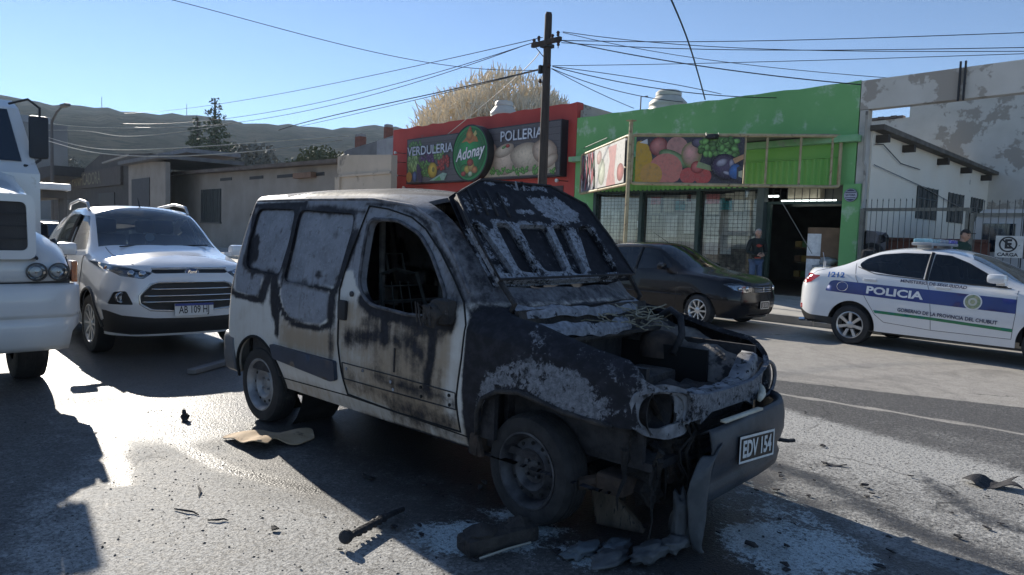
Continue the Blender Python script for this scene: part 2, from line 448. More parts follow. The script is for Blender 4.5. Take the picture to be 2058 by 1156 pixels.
def panel(name, t, mat, parent, skirt=.02, off=0., paint=None, keep_sym=True):
    """mesh of a shell region, moved off along its normals, with rims turned in by skirt"""
    V, Nn, F = weld(t); V = V+Nn*off; n = len(V); ed = {}
    for a, b, c in F:
        for e in ((a, b), (b, c), (c, a)): ed[e] = 1
    ex = []; FF = [tuple(f) for f in F]; ids = {}; src = []
    if skirt:
        for a, b in ed:
            if (b, a) in ed: continue
            if abs(V[a][1]) < 2e-3 and abs(V[b][1]) < 2e-3: continue
            for i in (a, b):
                if i not in ids: ids[i] = n+len(ex); ex += [V[i], V[i]-Nn[i]*skirt]; src += [i, i]
            FF.append((ids[a], ids[a]+1, ids[b]+1, ids[b]))
    A = np.concatenate([V, np.array(ex).reshape(-1, 3)]); at = paint(A) if paint else None
    return mobj(name, A, FF, mat, parent, True, at)
def decal(body, poly, proj, mat, parent, name, d=.05, off=.004, side=-1, ctr=True):
    V, F = sheet(poly, d)
    if proj == 'side': P = [body.snap(x, z, off, side) for x, z in V]
    elif proj == 'front': P = [body.snapf(y, z, off) for y, z in V]
    else: P = [body.snapf(y, z, off, -9, 1) for y, z in V]
    return mobj(name, P, F, mat, parent, True)
def text_decal(body, s_, cx, cz, size, mat, parent, name, rot=0, off=.006, side=-1, **kw):
    V, F = text_vf(s_, size, **kw); c, sn = math.cos(rot), math.sin(rot)
    P = [body.snap(cx+x*c-y*sn, cz+x*sn+y*c, off, side) for x, y, _ in V]
    return mobj(name, P, F, mat, parent)
# ---------------------------------------------------------------- wheels
def wheel(parent, pos, r, w, rim_r, style, side, tyre, rimm, steer=0, spokes=10, dark=None, rz0=0.):
    """side -1: outer face towards -Y"""
    m = Matrix.Translation(pos) @ Matrix.Rotation(steer, 4, 'Z') @ Matrix.Rotation(math.pi/2 if side < 0 else -math.pi/2, 4, 'X')
    h = w/2; a = MB()
    a.lathe([(rim_r, -h*.9), (rim_r+.02, -h), (r-.05, -h), (r-.018, -h*.93), (r-.004, -h*.72), (r, -h*.4), (r, h*.4), (r-.004, h*.72), (r-.018, h*.93), (r-.05, h), (rim_r+.02, h), (rim_r, h*.88)], m, 40)
    for g in (-.45, -.15, .15, .45): a.lathe([(r+.0015, h*(g-.035)), (r-.006, h*g), (r+.0015, h*(g+.035))], m, 40)
    t = a.build('wheel', tyre, parent, angle=R(40))
    b = MB()
    b.lathe([(rim_r+.004, h*.90), (rim_r+.006, h*.97), (rim_r-.004, h*.99), (rim_r-.014, h*.86), (rim_r-.03, h*.55), (rim_r-.035, -h*.5)], m, 40)
    if style == 'steel':
        b.lathe([(rim_r-.034, h*.3), (rim_r-.06, h*.42), (rim_r-.085, h*.6), (.09, h*.5), (.075, h*.3), (.05, h*.25), (.035, h*.34), (0, h*.34)], m, 40)
        for k in range(4):
            an = math.pi/4+k*math.pi/2; c = m @ Matrix.Translation((.05*math.cos(an), .05*math.sin(an), h*.3)); b.lathe([(.009, 0), (.009, .018), (0, .02)], c, 8)
    else:
        b.lathe([(.062, h*.45), (.055, h*.8), (.04, h*.86), (0, h*.87)], m, 24)
        for k in range(spokes):
            an = 2*math.pi*k/spokes+rz0; pr = style == 'pair'
            da = .16*(1 if k % 2 else -1) if pr else 0
            c = m @ Matrix.Rotation(an+da*.35, 4, 'Z')
            r0, r1 = .045, rim_r-.012; w0, w1 = .012, .016 if not pr else .011
            V = [c @ Vector(q) for q in ((r0, -w0, h*.8), (r0, w0, h*.8), (r1, w1+da*.12, h*.9), (r1, -w1+da*.12, h*.9), (r0, -w0*1.2, h*.5), (r0, w0*1.2, h*.5), (r1, w1*1.2+da*.12, h*.6), (r1, -w1*1.2+da*.12, h*.6))]
            b.add(V, [(0, 3, 2, 1), (0, 1, 5, 4), (1, 2, 6, 5), (2, 3, 7, 6), (3, 0, 4, 7)])
    rm = b.build('rim', rimm, t, angle=R(35))
    dk = MB().lathe([(rim_r-.04, h*.1), (0, h*.12)], m, 24)
    dk.build('brake_disc', dark, t)
    if style == 'steel':
        ho = MB()
        for k in range(12):
            an = 2*math.pi*k/12; c = m @ Matrix.Translation(((rim_r-.058)*math.cos(an), (rim_r-.058)*math.sin(an), h*.43)); ho.lathe([(.011, .0), (.011, .004), (0, .004)], c, 8)
        ho.build('rim_hole', dark, t)
    return t
def gcar(name, label, cat, loc, rz, group=None): return thing(name, label, cat, loc, rz, group)
# ---------------------------------------------------------------- ground, road, pavement
def tri_or(A, P, soft): return ss(sdpoly(A, P), -soft, soft)
def road_paint(A):
    x, y = A[:, 0], A[:, 1]; a = A[:, :2]
    pw = np.zeros(len(A)); wet = np.zeros(len(A)); burn = np.zeros(len(A)); con = np.zeros(len(A)); foam = np.zeros(len(A))
    con = np.maximum(con, np.where(x > -3.7, ss(y-(7.45+.39*(x+3.62)), -.04, .04), ss(y-7.4-.10*np.maximum(0, -5-x), -.05, .05)))
    joint = 1-ss(segdist(a, [(-9, 6.2), (-3.3, 6.79), (-2.24, 6.95), (1, 7.3)], False), .035, .07); con = np.maximum(con, joint*.8)
    # dried extinguisher powder
    pw = np.maximum(pw, tri_or(a, [(-3.6, 6.3), (-2.0, 5.95), (0, 5.6), (1, 5.0), (-1.2, 4.95), (-2.2, 4.9), (-3.2, 5.2)], .35)*1.15)
    pw = np.maximum(pw, tri_or(a, [(-3.0, 5.2), (-1.0, 5.2), (1, 4.6), (1.5, 3.0), (-.9, 3.1), (-1.9, 4.2), (-2.6, 4.4)], .25)*.58)
    pw = np.maximum(pw, tri_or(a, [(-2.1, 4.6), (-1.5, 4.6), (-1.3, 4.2), (-2.0, 4.0)], .2)*.70)
    pw = np.maximum(pw, tri_or(a, [(-5.6, 1.75), (-4.4, 1.9), (-3, 1.85), (-2, 1.6), (-1.6, .6), (-3.4, .2), (-4.6, .7), (-5.4, 1.2)], .35)*.62)
    pw = np.maximum(pw, tri_or(a, [(-4.2, 1.8), (-2.6, 2.1), (-2.1, 1.9), (-2.3, 1.3), (-3.6, 1.1)], .3)*.66)
    pw = np.maximum(pw, .30*ss(y, -1, .5)*(1-ss(y, 2.4, 3.2)))
    pw = np.maximum(pw, .34*ss(y, 3.4, 4.4)*ss(x, -3.2, -1.5)*(1-ss(y, 6.4, 7)))
    for P in ([(-2.9, 2.05), (-2.75, 2.33), (-2.55, 2.42), (-2.32, 2.50), (-2.27, 2.36), (-2.43, 2.05), (-2.6, 1.92)], [(-2.84, 2.46), (-2.76, 2.6), (-2.52, 2.60), (-2.34, 2.68), (-2.28, 2.58), (-2.52, 2.46)], [(-2.27, 2.55), (-2.0, 2.68), (-1.93, 2.4), (-2.15, 2.38)], [(-1.9, 3.35), (-1.71, 3.61), (-1.36, 3.74), (-1.1, 3.49), (-1.4, 2.98), (-1.75, 3.07)]):
        foam = np.maximum(foam, tri_or(a, P, .07)*.78)
    foam = np.maximum(foam, tri_or(a, [(-2.2, 4.15), (-1.6, 4.0), (-.9, 3.2), (-1.3, 2.9), (-2.0, 3.6)], .2)*.47)
    foam = np.maximum(foam, .5*(1-ss(segdist(a, [(-2.8, 2.55), (-2.55, 2.46), (-2.35, 2.45)], False), .02, .05))+0)
    # wet and charred asphalt
    wet = np.maximum(wet, tri_or(a, [(-10.5, 1.6), (-7, 1.7), (-5.2, 1.9), (-4.6, 2.2), (-2.5, 2.3), (-1.4, 2.6), (-1.5, 4.2), (-3, 4.6), (-6, 4.8), (-11, 5)], .5)*.75)
    wet = np.maximum(wet, tri_or(a, [(-6.5, 1.2), (-5.4, 1.2), (-4.9, 1.6), (-5.1, 2.2), (-6.4, 2.1)], .35)*.85)
    wet = np.maximum(wet, tri_or(a, [(-10, 1.2), (-7.2, 1.2), (-6.6, 1.7), (-8, 2.1), (-10, 2.2)], .3)*.95)
    burn = np.maximum(burn, tri_or(a, [(-4.9, 2.3), (-3.0, 2.05), (-2.4, 2.25), (-1.7, 2.5), (-1.5, 3.3), (-1.9, 4.3), (-3.5, 4.5), (-5, 4)], .4)*.9)
    burn = np.maximum(burn, tri_or(a, [(-1.95, 4.5), (-1.69, 4.9), (-1.2, 4.6), (-1.0, 4.28), (-1.45, 4.2)], .15)*.45)
    burn = np.maximum(burn, tri_or(a, [(-2.0, 5.95), (-.6, 6.0), (.5, 6.8), (-1.2, 7.0), (-3.2, 6.75), (-3.6, 6.3)], .2)*.22)
    burn = np.maximum(burn, tri_or(a, [(-2.2, 2.5), (-1.6, 2.4), (-1.2, 2.9), (-1.6, 3.3)], .2)*.8)
    for P, r in (([(-8.3, 1.25), (-6.6, 1.75), (-5.4, 1.95), (-4.9, 2.1)], .10), ([(-6.2, 1.3), (-5.2, 1.25), (-4.4, 1.1)], .07), ([(-5.6, 1.7), (-4.9, 1.6), (-4.3, 1.65), (-3.6, 1.9)], .06), ([(-3.0, 4.6), (-1.9, 4.5), (-1.2, 4.1), (-.6, 4.0)], .10), ([(-1.5, 5.2), (-1.0, 4.6), (-.3, 4.5)], .06), ([(-2.0, 3.9), (-1.2, 3.6), (-.5, 3.7)], .08)):
        k = 1-ss(segdist(a, P, False), r*.2, r*1.8); wet = np.maximum(wet, k*.8); burn = np.maximum(burn, k*.55); pw *= 1-.45*k
    return {'powder': pw, 'wet': wet, 'burn': burn, 'conc': con, 'foam': foam}
def road_mat():
    m, nt, p = new_mat('road_asphalt'); co = coords(nt)
    vo = N(nt, 'ShaderNodeTexVoronoi'); vo.inputs['Scale'].default_value = 75; L(nt, co, vo.inputs[0])
    big = noise(nt, co, 1.3, 6, .6, .5); mid = noise(nt, co, 6, 7, .68, .6); fine = noise(nt, co, 34, 5, .7); grain = noise(nt, co, 150, 3, .6)
    agg = ramp(nt, vo.outputs['Color'], [(.1, (.045, .044, .043)), (.55, (.115, .110, .103)), (.95, (.24, .23, .215))])
    base = mixc(nt, sstep(nt, big, .35, .65), agg, mixc(nt, .5, agg, (.105, .10, .095)))
    cb = mixc(nt, sstep(nt, mid, .35, .7), (.45, .42, .375), (.36, .335, .30)); cb = mixc(nt, math_(nt, 'MULTIPLY', sstep(nt, fine, .5, .75), .5), cb, (.2, .195, .185))
    def lay(a, b, mm, w, f=0.): 
        v = math_(nt, 'ADD', attr(nt, a), math_(nt, 'MULTIPLY', math_(nt, 'SUBTRACT', mid, .5), b)); v = math_(nt, 'ADD', v, math_(nt, 'MULTIPLY', math_(nt, 'SUBTRACT', fine, .5), mm))
        if f: v = math_(nt, 'ADD', v, math_(nt, 'MULTIPLY', math_(nt, 'SUBTRACT', grain, .5), f))
        return sstep(nt, v, .5-w, .5+w)
    pit = sstep(nt, noise(nt, co, 46, 7, .8, .3), .525, .60); str_ = noise(nt, coords(nt, (9, 30, 9)), 2.2, 6, .7); fc = lay('conc', .25, .25, .12); fb = lay('burn', .5, .4, .4); fp = math_(nt, 'MULTIPLY', lay('powder', .9, 1.0, .22, 1.0), math_(nt, 'SUBTRACT', 1.0, math_(nt, 'MULTIPLY', pit, .75))); ff = lay('foam', 1.5, 1.6, .10, 1.2); fw = lay('wet', .9, .3, .3)
    c = mixc(nt, fc, base, cb); c = mixc(nt, math_(nt, 'MULTIPLY', fb, .88), c, (.018, .016, .015))
    c = mixc(nt, math_(nt, 'MULTIPLY', fp, .86), c, mixc(nt, fine, (.36, .355, .335), (.62, .615, .59)))
    wetd = math_(nt, 'MULTIPLY', fw, math_(nt, 'SUBTRACT', 1.0, math_(nt, 'MULTIPLY', fp, .7)))
    c = mixc(nt, math_(nt, 'MULTIPLY', wetd, .45), c, (.022, .022, .024))
    c = mixc(nt, ff, c, mixc(nt, fine, (.42, .52, .55), (.72, .80, .80)))
    c = mixc(nt, math_(nt, 'MULTIPLY', sstep(nt, str_, .57, .68), .55), c, (.035, .033, .030)); c = mixc(nt, math_(nt, 'MULTIPLY', pit, math_(nt, 'SUBTRACT', .80, math_(nt, 'MULTIPLY', fc, .5))), c, (.03, .029, .027)); c = mixc(nt, math_(nt, 'MULTIPLY', sstep(nt, grain, .40, .60), .42), c, (.05, .05, .048))
    bp = noise(nt, co, .8, 5, .6, .8); c = mixc(nt, math_(nt, 'MULTIPLY', sstep(nt, bp, .50, .62), .30), c, (.075, .072, .068)); sp_ = sstep(nt, noise(nt, co, 15, 8, .8, .5), .58, .64); c = mixc(nt, math_(nt, 'MULTIPLY', sp_, .55), c, (.045, .043, .040))
    # cracks
    v2 = N(nt, 'ShaderNodeTexVoronoi', feature='DISTANCE_TO_EDGE'); v2.inputs['Scale'].default_value = .30
    mp = N(nt, 'ShaderNodeVectorMath', operation='ADD'); L(nt, co, mp.inputs[0])
    nz = N(nt, 'ShaderNodeTexNoise'); nz.inputs['Scale'].default_value = 1.7; nz.inputs['Detail'].default_value = 6; L(nt, co, nz.inputs[0])
    sc_ = N(nt, 'ShaderNodeVectorMath', operation='SCALE'); sc_.inputs['Scale'].default_value = .7; L(nt, nz.outputs['Color'], sc_.inputs[0]); L(nt, sc_.outputs[0], mp.inputs[1]); L(nt, mp.outputs[0], v2.inputs[0])
    crk = math_(nt, 'SUBTRACT', 1.0, sstep(nt, v2.outputs['Distance'], .001, .006))
    c = mixc(nt, math_(nt, 'MULTIPLY', math_(nt, 'MULTIPLY', crk, sstep(nt, big, .45, .6)), .7), c, (.02, .02, .02))
    L(nt, c, p.inputs['Base Color'])
    r = mixc(nt, wetd, mixc(nt, fp, (.62,)*3, (.8,)*3), mixc(nt, mid, (.24,)*3, (.50,)*3)); L(nt, r, p.inputs['Roughness'])
    p.inputs['Specular IOR Level'].default_value = .38
    h = math_(nt, 'ADD', math_(nt, 'MULTIPLY', vo.outputs['Distance'], math_(nt, 'SUBTRACT', 1.0, math_(nt, 'MULTIPLY', fc, .75))), math_(nt, 'MULTIPLY', fine, .28))
    h = math_(nt, 'ADD', h, math_(nt, 'MULTIPLY', mid, .15)); h = math_(nt, 'ADD', h, math_(nt, 'MULTIPLY', grain, .35)); h = math_(nt, 'SUBTRACT', h, math_(nt, 'MULTIPLY', crk, .4)); h = math_(nt, 'ADD', h, math_(nt, 'MULTIPLY', ff, .5))
    h = math_(nt, 'SUBTRACT', h, math_(nt, 'MULTIPLY', pit, .9)); bumpn(nt, p, h, .42, .006)
    return m
ROADM = road_mat()
gx = np.arange(-15, 4.01, .08); gy = np.arange(-2, 13.01, .08); gx[-1] = 4; gy[-1] = 13
XX, YY = np.meshgrid(gx, gy, indexing='ij'); A_ = np.stack([XX.ravel(), YY.ravel(), np.zeros(XX.size)], 1); ny_ = len(gy)
Fg = [(i*ny_+j, (i+1)*ny_+j, (i+1)*ny_+j+1, i*ny_+j+1) for i in range(len(gx)-1) for j in range(ny_-1)]
struct(mobj('road', A_, Fg, ROADM, attrs=road_paint(A_)))
struct(mobj('road', [(-260, -2, 0), (-15, -2, 0), (-15, 13, 0), (-260, 13, 0), (4, -2, 0), (60, -2, 0), (60, 13, 0), (4, 13, 0), (-260, -14, 0), (60, -14, 0)], [(0, 1, 2, 3), (4, 5, 6, 7), (8, 9, 5, 4, 1, 0)], ROADM, attrs={'conc': np.full(10, .62)}))
struct(mobj('ground', [(-4000, -4000, -.2), (4000, -4000, -.2), (4000, 4000, -.2), (-4000, 4000, -.2)], [(0, 1, 2, 3)], M('dry_earth', (.30, .26, .20), .95, vs=.05, bump=.3, bs=.5)))
PAVE = M('pavement_concrete', (.34, .325, .295), .85, col2=(.43, .41, .37), vs=1.5, bump=.3, bs=30, wear=((.12, .115, .11), 3.5, .56, .15))
struct(part('sidewalk', PAVE, None, lambda m: m.box((-100, 16.6, .04), (320, 6.8, .2))))
kerb = struct(part('kerb', PAVE, None, lambda m: m.box((-40, 13.09, .0), (200, .17, .22))))
for k in range(40): part('kerb_stone', M('kerb_stone', (.28, .275, .26), .85, vs=3, bump=.3, bs=25), kerb, lambda m: m.box((4-1.02*k, 13.085, .075), (1.0, .176, .172), bev=.015))
gut = struct(part('gutter', M('gutter_concrete', (.30, .29, .27), .8, vs=2, bump=.2, bs=25), None, lambda m: m.box((-40, 12.72, -.006), (200, .52, .02))))
# loose grit on the road
def grit():
    r_ = np.random.RandomState(2); m = MB(); n = 0
    while n < 3000:
        x, y = (r_.uniform(-8, 1), r_.uniform(.4, 6.5)) if n % 2 else (r_.normal(-4.0, 1.2), r_.normal(1.4, .55)); s_ = r_.gamma(2, .0018)
        if s_ > .011: continue
        a = r_.uniform(0, 6.28); c, s = math.cos(a), math.sin(a); h = s_*.7
        m.add([(x+c*s_, y+s*s_, .001), (x-s*s_*.7, y+c*s_*.7, .001), (x-c*s_, y-s*s_, .001), (x+s*s_*.7, y-c*s_*.7, .001), (x, y, h)], [(0, 1, 4), (1, 2, 4), (2, 3, 4), (3, 0, 4)]); n += 1
    return m
stuff(tag(grit().build('charred_grit', M('grit_dark', (.02, .02, .02), .9, col2=(.10, .095, .09), vs=4)), 'dark charred grit strewn over the powdered asphalt', 'debris'))
# ---------------------------------------------------------------- the burnt-out van
def burnt_mat(name, base=(.60, .575, .53), tan=(.26, .20, .14), ash=(.215, .225, .25), soot=(.009, .009, .012), flake=(.17, .175, .19)):
    """scorched paint: base enamel, tan heat stain, burnt grey metal, soft soot, and flaked white ash on top; all driven by painted stain fields"""
    m, nt, p = new_mat(name)
    co = coords(nt); big = noise(nt, co, 5.5, 6, .6, .4); mid = noise(nt, co, 19, 7, .66, .3); fine = noise(nt, co, 90, 4, .6); micro = noise(nt, co, 42, 8, .72, .8)
    cs = coords(nt, (20, 20, 1.6)); drip = noise(nt, cs, 1.3, 5, .6)
    def layer(a, ba, ma, w, da=0., mi=0.):
        v = attr(nt, a)
        for n_, k in ((big, ba), (mid, ma), (drip, da), (micro, mi)):
            if k: v = math_(nt, 'ADD', v, math_(nt, 'MULTIPLY', math_(nt, 'SUBTRACT', n_, .5), k))
        return sstep(nt, v, .5-w, .5+w)
    ft = layer('tan', 1.0, .3, .5, .7); fa = layer('ash', .35, .25, .22, .1); fs = layer('soot', .62, .42, .27, .34, .30); ff = layer('flake', .9, .9, .10, .35, 1.1)
    c = mixc(nt, ft, mixc(nt, fine, tuple(v*.9 for v in base), base), mixc(nt, big, tan, tuple(v*1.4 for v in tan)))
    ca = mixc(nt, sstep(nt, big, .3, .7), tuple(v*.80 for v in ash), tuple(v*1.16 for v in ash)); ca = mixc(nt, math_(nt, 'MULTIPLY', sstep(nt, micro, .50, .66), .6), ca, tuple(v*1.5 for v in ash)); ca = mixc(nt, math_(nt, 'MULTIPLY', sstep(nt, mid, .56, .66), .55), ca, (.085, .075, .07)); ca = mixc(nt, math_(nt, 'MULTIPLY', sstep(nt, drip, .55, .75), .45), ca, (.10, .085, .075))
    c = mixc(nt, fa, c, ca)
    sc = mixc(nt, fs, (.075, .058, .044), mixc(nt, sstep(nt, mid, .4, .7), soot, tuple(v*2.6 for v in soot))); c = mixc(nt, fs, c, sc)
    cf = mixc(nt, sstep(nt, micro, .35, .7), tuple(v*.65 for v in flake), tuple(v*1.35 for v in flake)); cf = mixc(nt, math_(nt, 'MULTIPLY', sstep(nt, mid, .55, .68), .7), cf, tuple(v*.25 for v in flake)); c = mixc(nt, ff, c, cf)
    L(nt, c, p.inputs['Base Color'])
    rg = mixc(nt, ff, mixc(nt, fs, mixc(nt, fa, (.4,)*3, (.66,)*3), (.72,)*3), (.88,)*3); L(nt, rg, p.inputs['Roughness'])
    p.inputs['Specular IOR Level'].default_value = .3
    h = math_(nt, 'ADD', math_(nt, 'MULTIPLY', ff, .9), math_(nt, 'ADD', math_(nt, 'MULTIPLY', mid, math_(nt, 'MULTIPLY', fs, .5)), math_(nt, 'MULTIPLY', micro, .25)))
    bumpn(nt, p, h, .5, .005)
    return m
BURNT = burnt_mat('burnt_paint')
SOOT = M('soot_black', (.010, .010, .012), .75, col2=(.035, .032, .034), vs=14, bump=.5, bs=40, bd=.02)
CHAR = M('char_mixed', (.012, .011, .012), .8, col2=(.055, .046, .04), vs=9, bump=.6, bs=35, bd=.03, wear=((.2, .2, .21), 22, .66, .08))
ASHM = M('ash_grey', (.16, .165, .18), .9, col2=(.36, .37, .40), vs=16, bump=.4, bs=60, wear=((.02, .02, .024), 11, .52, .1))
ASHP = M('pale_flaked_metal', (.13, .135, .15), .85, col2=(.28, .29, .32), vs=26, detail=8, bump=.3, bs=70, wear=((.02, .02, .024), 15, .57, .05))
RUST = M('scorched_rust', (.026, .018, .014), .85, col2=(.075, .050, .036), vs=10, bump=.5, bs=50, wear=((.012, .012, .012), 6, .5, .15))
TYRE = M('tyre_rubber', (.018, .018, .019), .75, var=.3, vs=8, bump=.15, bs=90, wear=((.07, .065, .06), 6, .58, .2))
TYREB = M('scorched_and_shaded_tyre', (.010, .010, .011), .85, col2=(.032, .03, .03), vs=9, bump=.5, bs=40, bd=.015)
STEEL = M('dusty_steel_rim', (.20, .20, .21), .5, .55, col2=(.36, .36, .36), vs=9)
STEELB = M('sooted_and_shaded_rim', (.02, .02, .024), .6, .3, col2=(.09, .09, .095), vs=12)
DARK = M('dark_void', (.006, .006, .006), .9)
BLUEPL = M('faded_blue_plastic', (.018, .028, .048), .5, col2=(.035, .048, .075), vs=4, bump=.1, bs=120)
GREYPL = M('scorched_grey_plastic', (.022, .026, .033), .5, col2=(.05, .056, .066), vs=6, bump=.15, bs=80)
van = thing('burnt_van', 'burnt-out white panel van with raised charred bonnet and missing headlights', 'van', (-2.6097, 3.2691, 0), .0812)
VT = dict(zs=.30, ys=[(-3, .775), (.5, .76)], zm=.58, ym=[(-2.95, .825), (-2.4, .835), (.1, .835), (.45, .80)],
  yb=[(-2.95, .81), (-2.4, .825), (-.4, .825), (0, .80), (.45, .755)], zb=[(-2.95, .99), (-.5, .99), (-.3, .965), (0, .93), (.45, .84)],
  ye=[(-2.95, .655), (-1.42, .665), (-1.06, .67), (-.77, .69), (-.5, .725), (-.38, .735), (-.3, .735), (0, .725), (.45, .695)],
  ze=[(-2.95, 1.735), (-2.2, 1.745), (-1.42, 1.735), (-1.06, 1.68), (-.77, 1.56), (-.5, 1.29), (-.38, 1.13), (-.3, 1.075), (0, 1.04), (.2, .995), (.45, .945)],
  zc=[(-2.95, 1.79), (-2.3, 1.815), (-1.6, 1.81), (-1.45, 1.785), (-1.2, 1.76), (-1.0, 1.71), (-.77, 1.60), (-.5, 1.40), (-.3, 1.22), (-.15, 1.09), (0, 1.065), (.45, .975)])
VB = Body(VT, .45, -2.95, ([(.68, .40), (.74, .55), (.75, .74)], [(.74, .80), (.69, .89)], [(.63, .925)]),
  ([(-3.2, .32), (-3.22, .6), (-3.21, .98)], [(-3.12, 1.4), (-3.02, 1.72)], [(-2.99, 1.775)]), 3.4, 7.0, step=.032, n1=13, n2=14, n3=26, nc=5, n4=20, rD=.07, cols=16)
def rec(poly): return rpoly(poly, .07)
v_door = [(-1.47, 1.655), (-1.27, 1.635), (-1.03, 1.585), (-.88, 1.515), (-.71, 1.385), (-.56, 1.235), (-.46, 1.12), (-.40, 1.0), (-.41, .82), (-.44, .6), (-.44, .40), (-1.0, .40), (-1.50, .425), (-1.53, .55), (-1.575, .75), (-1.585, .95), (-1.61, 1.1), (-1.56, 1.34), (-1.51, 1.5)]
v_win = rpoly([(-1.44, 1.57), (-1.15, 1.565), (-.92, 1.485), (-.78, 1.37), (-.60, 1.16), (-.57, 1.02), (-.9, 1.01), (-1.28, 1.035), (-1.41, 1.14)], [.07, .06, .06, .04, .05, .03, .02, .12, .1])
v_rec1 = rec([(-2.93, 1.64), (-2.37, 1.635), (-2.35, 1.40), (-2.40, 1.14), (-2.93, 1.17), (-2.965, 1.35)])
v_rec2 = rec([(-2.31, 1.63), (-1.62, 1.605), (-1.60, 1.50), (-1.66, 1.09), (-2.33, 1.11), (-2.30, 1.3)])
def arch(cx, cz, r, zl, x0, x1): return [(x0, zl)]+ell(cx, cz, r, r, 26, math.pi, 0)+[(x1, zl)]
v_archr = arch(-2.67, .30, .365, .1, -3.035, -2.305)
v_archf = [(-.31, .1), (-.31, .42)]+[(-.28, .56), (-.24, .63), (-.14, .685), (.0, .705), (.14, .685), (.28, .655), (.42, .64), (.55, .635), (.9, .62), (.95, .1)]
def strip(pl, w):
    P = np.array(pl, float); t = np.gradient(P, axis=0); t /= np.linalg.norm(t, axis=1, keepdims=True); nn = np.stack([-t[:, 1], t[:, 0]], 1)
    return [tuple(p) for p in P+nn*w]+[tuple(p) for p in (P-nn*w)[::-1]]
v_hl = rpoly([(-.73, .785), (-.62, .80), (-.41, .765), (-.37, .69), (-.42, .615), (-.62, .60), (-.725, .635)], .05)
v_grille = rpoly([(.003, .645), (-.20, .645), (-.33, .59), (-.40, .56), (-.78, .565), (-.95, .3), (.003, .3)], .0)
v_top = [(.003, .74), (-.28, .745), (-.45, .775), (-.60, .80), (-.675, .845), (-.675, .99), (.003, .99)]
v_hood = [(.67, .003), (.655, -.30), (.60, -.56), (.54, -.645), (.2, -.675), (-.12, -.68), (-.24, -.66), (-.19, -.3), (-.16, .003)]
v_ws = rpoly([(-.27, .003), (-.30, -.35), (-.40, -.62), (-.72, -.60), (-1.02, -.575), (-1.10, -.3), (-1.12, .003)], .0)
VREG = [('door', 'side', v_door), ('window', 'side', v_win), ('panel_recess', 'side', v_rec1), ('panel_recess', 'side', v_rec2), ('gone', 'side', v_archr), ('gone', 'side', v_archf),
  ('gone', 'front', v_top), ('gone', 'front', v_hl), ('gone', 'front', v_grille), ('gone', 'top', v_hood), ('gone', 'top', v_ws), ('fuel_flap', 'side', ell(-2.47, .755, .065, .07, 20))]
